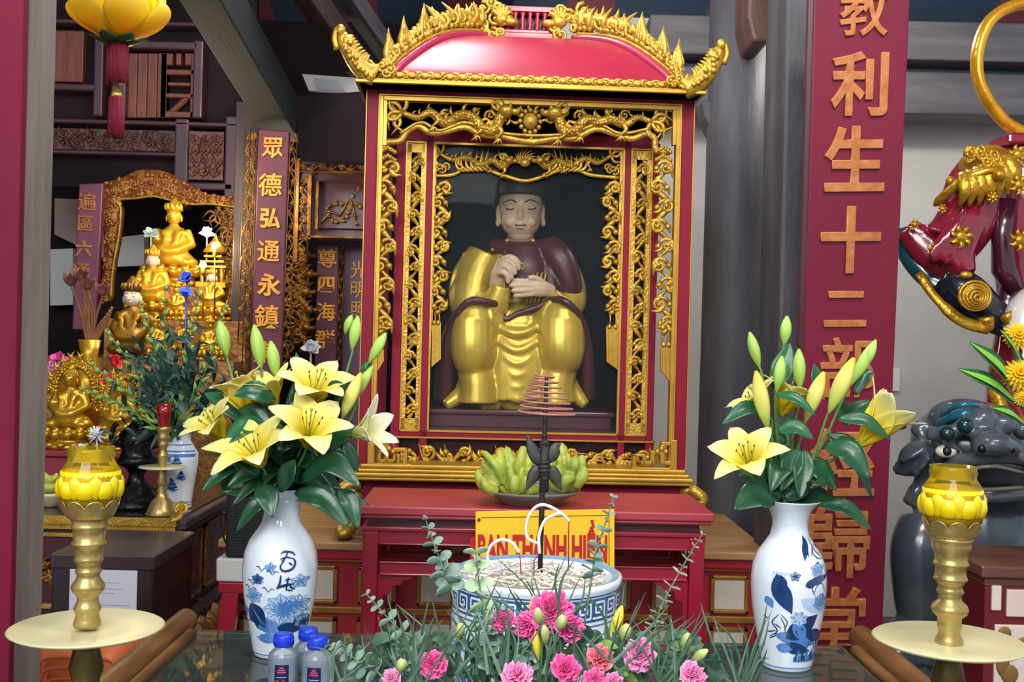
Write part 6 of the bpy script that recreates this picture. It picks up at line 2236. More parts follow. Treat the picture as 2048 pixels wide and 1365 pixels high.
r_, cq, *_ = couplet('couplet_board', 'narrow plum couplet board with four characters, farther back beside the shrine',
    [(634, 486, 4.9), (678, 486, 4.9), (672, 760, 4.9), (628, 760, 4.9)], .03,
    [('尊', 655, 517, 34), ('四', 653, 570, 32), ('海', 652, 624, 34), ('群', 650, 680, 36)], mat('purple_lacquer', '5a2238', .35, 0, '4c1c30', 3, coat=.3), CHARY, .022)
carved_strip('carved_border', r_, 684, 488, 677, 740, 10, 4.9, 16, GOLDD, 8)
r_, cq, *_ = couplet('couplet_board', 'plum couplet board with old gilt characters at far left behind the altar',
    [(158, 368, 4.5), (206, 366, 4.5), (190, 660, 4.5), (144, 660, 4.5)], .03,
    [('遍', 175, 404, 32), ('區', 172, 447, 30), ('六', 168, 498, 30), ('通', 162, 545, 34)], mat('purple_lacquer', '5a2238'), mat('dull_gilt_lettering', '9a6030', .5, .3, '7a4422', 40), .015)
# carved cabinet frame with framed red panel (behind the shrine's left edge)
cf = thing('carved_wall_panel', 'carved gilt frame around a red painted panel, left of the shrine posts', 'wall panel', W(660, 480, 4.75))
L = cf.location
def fo2(x, y_, d=4.75): return W(x, y_, d) - L
def fbox(mbx, x0, y0, x1, y1, ya, yb, mi=0, d=4.75):
    a, b = fo2(x0, y0, d), fo2(x1, y1, d)
    mbx.bb(a.x, b.x, ya, yb, b.z, a.z, mi)
mb = MB(); fbox(mb, 592, 322, 780, 482, .01, .05)
mb.build('back_board', mat('panel_plum', '451a2a', .4, 0, '3a1522', 4, coat=.2), cf)
mb = MB()
for r4 in ((592, 318, 780, 326), (592, 344, 780, 350), (618, 350, 622, 480), (618, 472, 780, 480), (634, 364, 780, 367), (634, 364, 637, 460), (634, 457, 780, 460), (592, 320, 596, 525)):
    fbox(mb, *r4, -.02, .02)
mb.build('gilt_moulding', GOLDD, cf, .002)
for a, b, w_, n_, s_ in (((596, 335), (770, 335), 18, 9, 1), ((607, 352), (603, 525), 24, 9, 2)):
    carved_strip('carved_strip', cf, *a, *b, w_, 4.74, n_, GOLDD, s_)
mb = MB()
rr = random.Random(3)
P_ = bez([fo2(642, 446), fo2(662, 425), fo2(680, 430), fo2(700, 400), fo2(712, 440)], 20)
mb.tube([p_ + Vector((0, .0, 0)) for p_ in P_], .005, 5)
for k in range(26):
    p_ = P_[rr.randrange(len(P_))] + Vector((rr.uniform(-.05, .05), -.004, rr.uniform(-.05, .05)))
    mb.ball(p_, (rr.uniform(.006, .014), .004, rr.uniform(.005, .012)), 7)
mb.build('painted_branch', GOLDD, cf)
# gold dragon carving glimpsed below it
mb = MB(); o_ = W(605, 620, 4.85)
for k in range(5):
    a = W(600 + 6 * (k % 2), 530 + k * 36, 4.85) - o_
    dragon(mb, [(a.x - .03, a.z - .03), (a.x + .02, a.z - .01), (a.x - .02, a.z + .02), (a.x + .03, a.z + .04)], .016, 0, k)
g = mb.build('dragon_carving', GOLDD); g.location = o_
tag(g, 'gilt dragon carving in the gap right of the yellow lettered couplet', 'carving')
vp = thing('purple_panel', 'plum panel with gilt character edges, hard against the shrine left post', 'wall panel', W(710, 600, 5.0))
mb = MB(); a, b = W(690, 484, 5.0) - vp.location, W(770, 760, 5.0) - vp.location
b.z = -vp.location.z
mb.bb(a.x, b.x, 0, .04, b.z, a.z); mb.build('board', mat('panel_violet', '6a4058', .35, 0, '583048', 4, coat=.2), vp)
for k, t_ in enumerate(('光', '明', '照')):
    lettering('carved_character', t_, CHARY, vp, Matrix.Translation(W(718, 540 + k * 40, 5.0) - vp.location + Vector((0, -.004, 0))), size=.085, extrude=.004)
# carved arch (red and gilt) of the left altar
REDGILT = mat('red_gilt_carving', '7a3422', .42, .3, 'b07a34', 26, .6, 60)
GILTW = mat('brown_gilt_carving', 'a87638', .42, .4, '6e4a22', 24, .5, 60)
ar = thing('carved_arch', 'red and gilt carved arch framing the golden statues at left', 'arch', W(350, 500, 4.98))
AL = ar.location
ap = lambda x, y_, dy=0.: W(x, y_, 4.98 - dy) - AL
def arch_band(outer, inner, th):
    mb = MB()
    O = bez([(p_.x, 0, p_.z) for p_ in [ap(*q_) for q_ in outer]], 50)
    I = bez([(p_.x, 0, p_.z) for p_ in [ap(*q_) for q_ in inner]], 50)
    vs, fs = [], []
    for i in range(51):
        for y_ in (-th, th):
            vs += [(O[i].x, y_, O[i].z), (I[i].x, y_, I[i].z)]
    for i in range(50):
        a, b = i * 4, (i + 1) * 4
        fs += [(a, a + 1, b + 1, b), (a + 2, b + 2, b + 3, a + 3), (a, b, b + 2, a + 2), (a + 1, a + 3, b + 3, b + 1)]
    fs += [(0, 2, 3, 1), (200, 201, 203, 202)]
    mb.add(vs, fs, 0, True)
    rr = random.Random(9)
    for i in range(50):
        for k in range(4):
            t = rr.random()
            p_ = O[i].lerp(I[i], t)
            mb.ball((p_.x, -th - .004, p_.z), (rr.uniform(.006, .016), .010, rr.uniform(.006, .014)), 7)
        if i % 2 == 0:
            p_ = O[i].lerp(I[i], .5)
            spiral(mb, (p_.x, p_.z), .022, 1.2, rr.random() * 6, 1 if i % 4 else -1, .0065, -th - .006, 10)
    return mb
out_ = [(204, 600), (212, 500), (206, 420), (210, 372), (250, 356), (280, 342), (330, 344), (365, 362), (400, 382), (440, 394), (500, 394)]
inn_ = [(226, 600), (230, 540), (242, 470), (246, 420), (240, 402), (280, 398), (310, 394), (345, 402), (385, 410), (430, 410), (500, 420)]
arch_band(out_, inn_, .02).build('arch_carving', REDGILT, ar)
mb = MB()
I_ = bez([ap(*q_) + Vector((0, -.028, 0)) for q_ in inn_], 60)
mb.tube(I_, .006, 6)
mb.build('arch_edge', GOLD, ar)
mb = MB()
rr = random.Random(14)
A_ = ap(438, 405); B_ = ap(500, 690)
mb.bb(A_.x, B_.x, .03, .05, B_.z, A_.z)
for k in range(9):
    x0 = rr.uniform(A_.x + .03, B_.x - .03)
    z0 = A_.z + (B_.z - A_.z) * (k + .5) / 9
    dragon(mb, [(x0 - .05, z0 - .02), (x0 - .02, z0 + .03), (x0 + .02, z0 - .02), (x0 + .05, z0 + .02)], .015, -.005, 40 + k)
for k in range(90):
    x0 = rr.uniform(A_.x, B_.x); z0 = rr.uniform(B_.z, A_.z)
    if k % 2: spiral(mb, (x0, z0), rr.uniform(.015, .032), 1.3, rr.random() * 6, rr.choice((1, -1)), .0075, .012, 12)
    else: mb.ball((x0, .01, z0), (rr.uniform(.008, .02), .016, rr.uniform(.008, .02)), 8)
mb.build('dragon_screen', GILTW, ar)
# vertical carved pillars beside the couplet, glossy dark
pl = thing('carved_pillar', 'slim dark glossy carved pillar with gilt curls beside the square carved panel', 'pillar', W(488, 480, 4.35))
mb = MB(); a, b = W(470, 200, 4.35) - pl.location, W(512, 700, 4.35) - pl.location
mb.bb(a.x, b.x, .02, .08, b.z, a.z); mb.build('shaft', DARKWOOD, pl, .004)
carved_strip('carved_border', pl, 500, 262, 486, 690, 22, 4.34, 16, GILTW, 22)

# ---- altar table at left with gold rim
lt_ = thing('left_altar_table', 'dark lacquered altar table with gold rim, left behind the brass candlestick', 'table', (0, 0, 0))
d0 = 3.2
c0 = W(345, 1040, d0)
LTZ = c0.z
x0 = W(-40, 1040, d0).x
x1 = c0.x + .01
lt_.location = (x1, d0, 0)
mb = MB()
back = W(455, 1005, 1)                    # direction of receding right edge
yb_ = 4.15
mb.bb(x0 - x1, 0, 0, yb_ - d0, LTZ - .012, LTZ)
mb.build('tabletop', mat('black_glossy_top', '241c1e', .12, 0, '1c1618', 5, coat=.5), lt_, .003)
z_ = lambda py: W(300, py, d0).z
mb = MB()
mb.bb(x0 - x1, 0.004, -.012, .0, z_(1052), LTZ + .004)
for k in range(60):
    x = x0 - x1 + (k + .5) * (x1 - x0) / 60
    mb.ball((x, -.006, z_(1056)), ((x1 - x0) / 130, .006, .010), 8)
mb.bb(x0 - x1, 0.0, -.008, .0, z_(1062), z_(1052))
mb.tube(bez([(-.01, -.01, LTZ + .005), (.012, -.012, LTZ + .012), (.02, -.012, LTZ + .03), (.006, -.012, LTZ + .036)], 10), .010, 8)
spiral(mb, (.022, LTZ + .036), .020, 1.3, 3.6, -1, .007, -.014, 14)
mb.build('gilt_rim', GOLD, lt_, .001)
mb = MB()
mb.bb(x0 - x1, -.02, .02, yb_ - d0 - .02, .06, LTZ - .012)
mb.bb(x0 - x1, .0, .0, yb_ - d0, .0, .07)
mb.build('cabinet_body', MAROON, lt_, .004)
mb = MB()
mb.bb(-.0, .03, -.0, yb_ - d0, LTZ - .03, LTZ - .004); mb.bb(-.015, .02, 0, yb_ - d0, LTZ - .05, LTZ - .03)
mb.bb(-.03, .035, 0, yb_ - d0, z_(1290), z_(1250)); 
mb.build('side_moulding', DARKWOODH, lt_, .004)
for k in range(3):
    ya, yc2 = .04 + k * .30, .04 + k * .30 + .26
    mb = MB(); mb.bb(-.022, -.008, ya, yc2, z_(1230), z_(1085))
    mb.build('side_panel', CARVW, lt_, .002)
    mb = MB()
    for (a, b, c_, e_) in ((ya, yc2, z_(1092), z_(1085)), (ya, yc2, z_(1230), z_(1223)), (ya, ya + .012, z_(1230), z_(1085)), (yc2 - .012, yc2, z_(1230), z_(1085))):
        mb.bb(-.022, -.002, a, b, c_, e_)
    mb.build('panel_edging', GOLDD, lt_, .001)
mb = MB()
for (a, b, c_, e_) in ((x0 - x1, -.05, z_(1080), z_(1072)), (-.055, -.045, z_(1110), z_(1072)), (x0 - x1, -.03, z_(1225), z_(1216)), (x0 - x1, -.03, z_(1282), z_(1274))):
    mb.bb(a, b, .008, .03, c_, e_)
mb.build('front_edging', GOLD, lt_, .001)
mb = MB()
a_ = x0 - x1
for k in range(6):
    xx = a_ + .05 + k * (.0 - a_ - .1) / 5
    vine(mb, xx - .07, z_(1150), xx + .07, z_(1150), .09, 4, .007, .012, 60 + k)
    vine(mb, xx - .07, z_(1252), xx + .07, z_(1252), .05, 4, .006, .012, 80 + k)
mb.build('front_carving', GOLDD, lt_)
mb = MB()
for k in range(12):
    x_ = W(340 + (k % 5) * 14, 1290 - (k // 5) * 22, 3.0)
    mb.ball((.02 + .012 * (k % 2), .05 + k * .05, z_(1300) + .01 * (k % 3)), (.05, .04, .05), 10)
mb.build('carved_base', GILTW, lt_)

# ---- golden seated buddhas
BGOLD = mat('bright_statue_gilding', 'd2a62e', .3, .6, 'b08420', 24, .1, 60)
ORANGEG = mat('warm_statue_gilding', 'd8aa30', .35, .5, 'bf9020', 24, .1, 60)
PALEF = mat('painted_pale_face', 'e4d2c0', .5, 0, 'd8c4b0', 8)
def buddha(label, px, pyb, d, hpx, facem, crown=True, halo='flame', lotus=True, robe=None, cat='statue', grp='small golden statues of the left altar', zbase=None, name='seated_statue', slim=1.):
    robe = robe or BGOLD
    b = W(px, pyb, d)
    if zbase is not None: b.z = zbase
    root = thing(name, label, cat, b, 0, grp)
    s = hpx / F * d           # full height
    lo = .22 * s if lotus else .04 * s
    if lotus:
        mb = MB()
        mb.lathe([(.30 * s, 0), (.33 * s, .02 * s), (.30 * s, .05 * s), (.24 * s, .08 * s), (.24 * s, .11 * s), (.30 * s, .15 * s), (.33 * s, .20 * s), (.30 * s, .22 * s), (0, .22 * s)], 24, (0, 0, 0), 0, None, True, (1, .75))
        for ring_, z_q, rq in ((0, .17, .32), (1, .05, .32), (2, .205, .31)):
            for k in range(14):
                a = k * 2 * PI / 14 + ring_ * .22
                mb.ball((rq * s * math.cos(a), rq * s * .75 * math.sin(a), z_q * s), (.06 * s, .05 * s, .05 * s if ring_ != 1 else .035 * s), 8)
        mb.build('lotus_base', BGOLD, root)
    hs = s - lo
    mb = MB()
    mb.ball((0, 0, lo + .13 * hs), (.30 * hs * slim, .22 * hs, .13 * hs), 14)
    mb.tube([(0, .02 * hs, lo + .1 * hs), (0, .02 * hs, lo + .40 * hs), (0, .02 * hs, lo + .58 * hs)], [.22 * hs * slim, .19 * hs * slim, .13 * hs], 14, flat=.75)
    for sx in (-1, 1):
        mb.ball((sx * .22 * hs * slim, -.06 * hs, lo + .08 * hs), (.16 * hs * slim, .14 * hs, .085 * hs), 12)
        mb.tube([(sx * .17 * hs * slim, 0, lo + .54 * hs), (sx * .26 * hs * slim, -.02 * hs, lo + .34 * hs), (sx * .10 * hs, -.18 * hs, lo + .24 * hs), (0, -.20 * hs, lo + .22 * hs)], [.075 * hs, .08 * hs, .06 * hs, .045 * hs], 10)
        for k in range(3):
            mb.tube(bez([(sx * (.14 - .03 * k) * hs, -.10 * hs, lo + .54 * hs), (sx * (.10 - .03 * k) * hs, -.17 * hs, lo + .36 * hs), (0, -.19 * hs, lo + .27 * hs)], 8), .018 * hs, 6)
    mb.tube([(0, 0, lo + .55 * hs), (0, 0, lo + .64 * hs)], .07 * hs, 10)
    mb.remesh('body', robe, root, max(.0035, hs * .026), 2)
    mb = MB()
    mb.ball((0, -.01 * hs, lo + .74 * hs), (.105 * hs, .105 * hs, .13 * hs), 14)
    mb.ball((0, -.115 * hs, lo + .72 * hs), (.016 * hs, .03 * hs, .03 * hs), 8)
    mb.ball((0, -.10 * hs, lo + .675 * hs), (.03 * hs, .018 * hs, .010 * hs), 8)
    for sx in (-1, 1):
        mb.ball((sx * .105 * hs, 0, lo + .71 * hs), (.018 * hs, .03 * hs, .055 * hs), 8)
        mb.ball((sx * .045 * hs, -.10 * hs, lo + .755 * hs), (.025 * hs, .014 * hs, .008 * hs), 8)
        mb.tube(bez([(sx * .015 * hs, -.112 * hs, lo + .785 * hs), (sx * .045 * hs, -.108 * hs, lo + .80 * hs), (sx * .08 * hs, -.085 * hs, lo + .785 * hs)], 6), .006 * hs, 5)
    hd_ = mb.build('head', facem, root)
    mb = MB()
    if crown:
        mb.lathe([(.112 * hs, 0), (.125 * hs, .03 * hs), (.10 * hs, .09 * hs), (.05 * hs, .15 * hs), (.02 * hs, .19 * hs), (0, .2 * hs)], 16, (0, 0, lo + .81 * hs))
        for k in range(5):
            a = -PI / 2 + (k - 2) * .55
            mb.ball((.12 * hs * math.cos(a), .12 * hs * math.sin(a), lo + .87 * hs), (.03 * hs, .02 * hs, .05 * hs), 8)
    else:
        for k in range(60):
            a, e = k * 2.4, math.acos(1 - k / 60 * 1.1)
            mb.ball((.10 * hs * math.sin(e) * math.cos(a), .10 * hs * math.sin(e) * math.sin(a) + .01 * hs, lo + .78 * hs + .10 * hs * math.cos(e)), .022 * hs, 6)
        mb.ball((0, .01 * hs, lo + .90 * hs), (.06 * hs, .06 * hs, .05 * hs), 10)
    mb.build('crown' if crown else 'hair_curls', robe, hd_)
    if halo == 'flame':
        mb = MB()
        rr = random.Random(int(px))
        R_ = .42 * hs
        for k in range(26):
            a = -.5 + k * (PI + 1.0) / 25
            cx, cz = R_ * .85 * math.cos(a), lo + .55 * hs + R_ * 1.15 * math.sin(a)
            ex, ez = R_ * 1.12 * math.cos(a), lo + .55 * hs + R_ * 1.45 * math.sin(a)
            flame(mb, (cx, cz), (ex, ez), .030 * hs, .16 * hs, .2 * (1 if k % 2 else -1))
            spiral(mb, (cx * .93, lo + .55 * hs + (cz - lo - .55 * hs) * .93), .045 * hs, 1.2, k, 1 if k % 2 else -1, .014 * hs, .15 * hs, 10)
            mb.ball((cx * .8, .16 * hs, lo + .55 * hs + (cz - lo - .55 * hs) * .8), .035 * hs, 7)
        mb.lathe([(0, -.01 * hs), (R_ * .85, -.01 * hs), (R_ * .87, .01 * hs), (0, .012 * hs)], 28, (0, 0, 0), 0, Matrix.Translation((0, .18 * hs, lo + .58 * hs)) @ Matrix.Rotation(PI / 2, 4, 'X') @ Matrix.Diagonal((1, 1.2, 1, 1)))
        mb.build('flame_halo', robe, root)
    return root
# stepped red shelf carrying them
sh_ = thing('red_shelf', 'red lacquer step on the left altar table carrying the golden statues', 'shelf', W(170, 960, 3.62))
sh_.location.z = LTZ
mb = MB()
sz = W(120, 902, 3.62).z - LTZ
xa = W(-60, 900, 3.62).x - sh_.location.x; xb = W(275, 900, 3.62).x - sh_.location.x
mb.bb(xa, xb, 0, .5, 0.0, sz - .02); mb.bb(xa - .01, xb + .01, -.012, .5, sz - .02, sz)
mb.build('step', mat('crimson_lacquer', '8a1230', .3, 0, '7a102a', 3, coat=.3), sh_, .004)
SZ = LTZ + sz
buddha('golden seated statue with flame halo, leftmost on the red step', 138, 898, 3.72, 172, BGOLD, False, zbase=SZ)
buddha('golden seated statue with flame halo, right one on the red step', 238, 898, 3.72, 150, BGOLD, False, zbase=SZ)
# second row: taller plinth farther back
pz = thing('statue_plinth', 'dark stepped plinth of the golden statue group, mostly hidden', 'plinth', (W(330, 700, 4.3).x, 4.3, LTZ - .3))
mb = MB()
P1, P2, P3 = W(300, 720, 4.2).z, W(330, 640, 4.4).z, W(345, 575, 4.55).z
bz = pz.location.z
xa, xb = W(60, 700, 4.2).x - pz.location.x, W(470, 700, 4.2).x - pz.location.x
mb.bb(xa, xb, -.12, .62, -LTZ + .3, P1 - bz); mb.bb(W(215, 700, 4.4).x - pz.location.x, xb, .06, .62, P1 - bz, P2 - bz); mb.bb(W(265, 700, 4.5).x - pz.location.x, xb, .2, .62, P2 - bz, P3 - bz)
mb.build('steps', GILTW, pz)
buddha('tall golden crowned statue highest in the middle of the left altar', 345, 575, 4.62, 180, ORANGEG, True, None, True, ORANGEG, zbase=P3)
buddha('pale faced golden statue with raised scarf, below left of the tallest statue', 303, 640, 4.5, 150, mat('pink_painted_face', 'd8a898', .5), True, None, True, ORANGEG, zbase=P2)
buddha('white faced standing goddess statue in gold robe at left of the group', 262, 705, 4.25, 165, PALEF, True, None, False, mat('dark_gold_robe', 'a87a1c', .4, .4, '3a2410', 9), zbase=P1, slim=.75)
buddha('small golden statue with pale bearded face at right of the group', 422, 660, 4.45, 110, PALEF, True, None, True, BGOLD, zbase=P2)
buddha('small dull golden statue directly under the tallest one', 352, 645, 4.42, 76, BGOLD, True, None, True, BGOLD, zbase=P2)
buddha('small golden statue in the front row behind the gladioli, left', 310, 722, 4.24, 88, BGOLD, True, None, True, ORANGEG, zbase=P1)
buddha('small golden statue in the front row behind the gladioli, middle', 365, 722, 4.24, 92, BGOLD, True, None, True, BGOLD, zbase=P1)
buddha('small golden statue in the front row behind the gladioli, right', 420, 722, 4.24, 88, BGOLD, True, None, True, BGOLD, zbase=P1)
buddha('golden statue with white bearded stone face and black flame crown, far left', 140, 725, 3.95, 118, mat('white_stone_face', 'e6dccc', .6, 0, 'd8cebc', 12), True, None, False, mat('white_stone_body', 'dcd4c8', .6), zbase=SZ, slim=.6)
# golden pavilion with lamps right of the statues
pv = thing('golden_pavilion', 'small golden pavilion ornament with glowing bulbs, right in the statue group', 'ornament', W(428, 600, 4.5)); pv.location.z = P3
mb = MB()
h0 = W(428, 505, 4.5).z - P3
for k in range(3):
    mb.bb(-.06 + .012 * k, .06 - .012 * k, -.06 + .012 * k, .06 - .012 * k, h0 * (.55 + .15 * k), h0 * (.60 + .15 * k))
for sx in (-1, 1):
    for sy in (-1, 1):
        mb.tube([(sx * .04, sy * .04, 0), (sx * .04, sy * .04, h0 * .6)], .008, 8)
mb.bb(-.06, .06, -.06, .06, 0, .02)
mb.lathe([(.05, 0), (.03, .03), (.012, .05), (0, .08)], 12, (0, 0, h0))
mb.build('pavilion_body', BGOLD, pv)
GLOW = bpy.data.materials.new('lit_bulb'); GLOW.use_nodes = True
e_ = GLOW.node_tree.nodes['Principled BSDF']; e_.inputs['Emission Color'].default_value = (1, .8, .42, 1); e_.inputs['Emission Strength'].default_value = 9
for (x, y_, lab) in ((430, 492, 'lit round bulb, upper of the two glowing among the golden statues'), (406, 530, 'lit round bulb, lower of the two glowing among the golden statues')):
    p_ = W(x, y_, 4.36)
    root = thing('light_bulb', lab, 'bulb', p_)
    mb = MB(); mb.ball((0, 0, 0), .014, 12); mb.build('bulb_glass', GLOW, root)
    mb = MB(); mb.lathe([(.009, -.04), (.009, -.012), (.006, -.010)], 10); mb.build('socket', GOLDD, root)
    bulb('altar_bulb', p_ + Vector((0, -.03, 0)), 1.6, (1, .75, .38), .02)
    m2 = MB(); m2.tube([(0, .0, -.04), (0, .02, -(p_.z - P2) + .0)], .003, 5); m2.build('stand', GOLDD, root)
# paper offerings and scraps among the statues
for (x, y_, d_, c_, nm, lab) in ((374, 560, 4.2, '2b4fd0', 'blue_paper_flower', 'bright blue paper flower below the tallest golden statue'), (372, 590, 4.18, '3f66d8', 'blue_paper_flower', 'smaller blue paper flower under the bright one'), (228, 728, 3.9, 'c8182c', 'red_paper_flower', 'red paper flower behind the right seated golden statue'), (212, 762, 3.85, 'c02034', 'red_paper_flower', 'lower red paper flower left of the right golden statue'), (118, 722, 3.85, 'd040a0', 'magenta_flower', 'magenta flower at far left beside the grey post'), (112, 738, 3.84, 'd880b8', 'magenta_flower', 'paler pink flower under the magenta one'), (622, 700, 3.6, 'b8bcc0', 'silver_paper_flower', 'silvery crumpled paper flower right of the left bouquet'), (414, 470, 4.5, 'b8c4d0', 'silver_ribbon', 'silvery ribbon right of the tallest golden statue'), (302, 470, 4.5, '93a3a4', 'silver_ribbon', 'silvery ribbon left of the tallest golden statue')):
    p_ = W(x, y_, d_)
    mb = MB(); rr = random.Random(int(x))
    for k in range(11):
        a = rr.uniform(0, 6.28); e = rr.uniform(-.4, 1.3)
        dr = Vector((math.cos(a) * math.cos(e), math.sin(a) * math.cos(e), math.sin(e)))
        l_ = leaf_mb(Vector((0, 0, 0)), dr * .036, .014, .1, n=5)
        mb.add(l_.v, l_.f, 0, True)
    mb.ball((0, 0, 0), .012, 8)
    zs2 = ALTAR_Z if x > 600 else (SZ if d_ < 4 else P2 if d_ > 4.4 else P1)
    mb.tube([(0, 0, 0), (0, .01, zs2 - p_.z)], .003, 5)
    o = mb.build(nm, mat('paper_' + c_, c_, .5), None, 0, .001); o.location = p_
    tag(o, lab, 'paper flower')
# dry lotus bouquet in golden vase at far left
dv = thing('golden_vase', 'slim golden vase of dried lotus behind the left seated statues', 'vase', W(178, 720, 3.98)); dv.location.z = SZ
hz = W(178, 680, 3.98).z - SZ
mb = MB(); mb.lathe([(.03, 0), (.045, hz * .3), (.05, hz * .55), (.03, hz * .85), (.04, hz), (.03, hz - .01), (0, hz * .5)], 20)
mb.build('vase_body', BGOLD, dv)
DRY = mat('dried_stem', '8a5a34', .7, 0, '6e4426', 14)
DLOT = mat('dried_lotus_petal', '7a4436', .7, 0, '5a2c24', 20)
for i, (x, y_, big, lab) in enumerate(((163, 560, 1, 'dried lotus head tallest of the bunch at far left'), (142, 570, 1, 'dried lotus head at left of the bunch'), (176, 578, 1, 'dried lotus head in the middle of the bunch'), (206, 590, 1, 'dried lotus head at the right of the bunch'), (168, 615, 0, 'dried brown stalk bundle in the golden vase'), (215, 640, 0, 'dried stalk leaning right from the golden vase'))):
    root = thing('dried_lotus', lab, 'dried flower', dv.location + Vector((0, 0, hz)), 0, 'dried lotus bunch')
    p_ = W(x, y_, 3.98) - root.location
    mb = MB()
    for k in range(1 if big else 5):
        q_ = p_ + Vector(((k - 2) * .008 if not big else 0, 0, k * .012 if not big else 0))
        mb.tube(bez([(0, 0, -.05), q_ * .5 + Vector((.005 * k, 0, 0)), q_], 10), .0045, 6)
    mb.build('stalk', DRY, root)
    if big:
        mb = MB()
        for k in range(9):
            a = k * 2 * PI / 9
            l_ = leaf_mb(p_, p_ + Vector((.028 * math.cos(a), .02 * math.sin(a), .034 + .01 * (k % 2))), .013, .0, n=6)
            mb.add(l_.v, l_.f, 0, True)
        mb.ball(p_ + Vector((0, 0, .008)), (.014, .014, .014), 8)
        mb.build('flower_head', DLOT, root, 0, .001)
# ---- blue vase of gladioli, candlestick, black censer, citrons on that table
bv = W(356, 1012, 3.42); bv.z = LTZ
k_ = 3.42 / F
gv = thing('blue_vase', 'blue and white landscape vase holding gladioli on the left altar table', 'vase', bv)
mb = MB()
gprof = [(26, 0), (27, 4), (26, 10), (32, 50), (38, 95), (37, 112), (27, 126), (22, 136), (21, 150), (25, 160), (22, 160), (18, 150), (18, 130), (0, 120)]
gprof = [(r * k_, z * k_ * 1.0) for r, z in gprof]
mb.lathe(gprof, 36)
def g_r(z):
    for i in range(9):
        if gprof[i][1] <= z <= gprof[i + 1][1]:
            t = (z - gprof[i][1]) / (gprof[i + 1][1] - gprof[i][1] + 1e-9)
            return gprof[i][0] + t * (gprof[i + 1][0] - gprof[i][0])
    return gprof[0][0]
def gs(s, z, off=.0008):
    z_q = z * k_; r = g_r(z_q) + off
    a = math.asin(max(-.98, min(.98, s * k_ / r)))
    return (r * math.sin(a), -r * math.cos(a), z_q)
rr = random.Random(8)
for zz, w_ in ((8, 3), (14, 2), (108, 6), (116, 3), (128, 2), (152, 3)):
    rib(mb, [(36 * math.sin(i * PI / 30 - PI / 2), zz) for i in range(31)], w_, lambda s, z: gs(s, z, .0007), 2)
for (cx, cz, w_, n_) in ((6, 88, 26, 5), (-4, 40, 28, 6), (14, 62, 20, 4), (-16, 70, 14, 3), (4, 138, 10, 3), (-10, 98, 16, 3)):
    for j in range(n_):
        rib(mb, [(cx + (t - 3) * w_ / 6 * (1 - j / n_ * .8), cz + j * 4 + 1.5 * math.sin(t * 1.3 + j)) for t in range(7)], [.8, 3, 4.5, 5, 4.5, 3, .8], lambda s, z: gs(s, z, .0009 + .0001 * j), 1 if j % 2 else 2)
mb.build('vase_body', [PORC, PDARK, PMID], gv)
GT = bv + Vector((0, 0, 158 * k_))
GLAD = ramp_mat('gladiolus_spike', [(0, '5c8a3c'), (.5, '84a85a'), (1, 'a6c070')], .5)
for i, (pts, lab) in enumerate((([(345, 850), (330, 720), (330, 556)], 'gladiolus spike tallest at the left of the middle pair'), ([(355, 850), (378, 700), (400, 575)], 'gladiolus spike tallest, leaning slightly right'), ([(340, 850), (310, 700), (278, 597)], 'gladiolus spike leaning left toward the goddess statue'), ([(335, 850), (270, 740), (210, 660)], 'gladiolus spike leaning far left, darker'), ([(330, 860), (260, 790), (174, 723)], 'gladiolus spike nearly flat to the left, upper'), ([(330, 870), (240, 810), (158, 776)], 'gladiolus spike lowest and flattest to the left'), ([(365, 850), (420, 720), (455, 600)], 'gladiolus spike leaning right toward the couplet board'), ([(360, 850), (372, 760), (378, 640)], 'short gladiolus spike upright in the middle'))):
    root = thing('gladiolus', lab, 'gladiolus', GT, 0, 'gladioli in the blue vase')
    Q = bez([Vector((0, 0, -.08))] + [W(x, y_, 3.38) - GT for x, y_ in pts], 40)
    mb = MB(); mb.tube(Q, [.005 - .0035 * j / 40 for j in range(41)], 6); mb.build('stem', STEMM, root)
    mb = MB(); mb.tube(Q[12:], .002, 5)
    for j in range(14, 40, 2):
        tg = (Q[min(j + 1, 40)] - Q[j - 1]).normalized()
        sd = tg.cross(Vector((0, -1, .2))).normalized() * (1 if j % 4 else -1)
        L_ = .034 * (1 - (j - 14) / 36)
        B_ = Q[j] + (tg * .85 + sd * .45).normalized() * L_ * 1.4
        M = basis(Q[j], B_)
        mb.tube([Q[j], Q[j].lerp(B_, .35), Q[j].lerp(B_, .75), B_], [.003, .0072, .005, .0005], 7)
    mb.build('flower_buds', GLAD, root)
mb = MB(); rr = random.Random(31)
for k in range(420):
    px_, py_ = rr.gauss(340, 40), rr.gauss(790, 45)
    d_ = 3.42 + rr.uniform(-.10, .10)
    A_ = W(px_, py_, d_); an = rr.uniform(-1.5, 1.5); L_ = rr.uniform(.02, .055)
    l_ = leaf_mb(A_, A_ + Vector((math.sin(an) * L_, rr.uniform(-.03, .02), math.cos(an) * L_)), L_ * rr.uniform(.12, .25), .12, n=6)
    mb.add(l_.v, l_.f, 0 if k % 3 else 1, True)
for (a, b) in (((350, 850), (322, 690)), ((352, 850), (398, 690)), ((330, 850), (270, 890)), ((352, 850), (300, 900)), ((380, 850), (450, 760))):
    l_ = leaf_mb(W(*a, 3.40), W(*b, 3.36), .02, .1); mb.add(l_.v, l_.f, 0, True)
mb.tube([GT + Vector((0, 0, -.06)), GT + Vector((0, 0, .12))], .012, 8)
g = mb.build('fern_foliage', [mat('dark_fern_green', '163c2c', .4, 0, '0c2a20', 12), mat('blue_fern_green', '234e40', .4, 0, '183c34', 12)])
tag(g, 'dense dark green fern foliage around the gladioli in the blue vase', 'foliage', None, 'stuff')
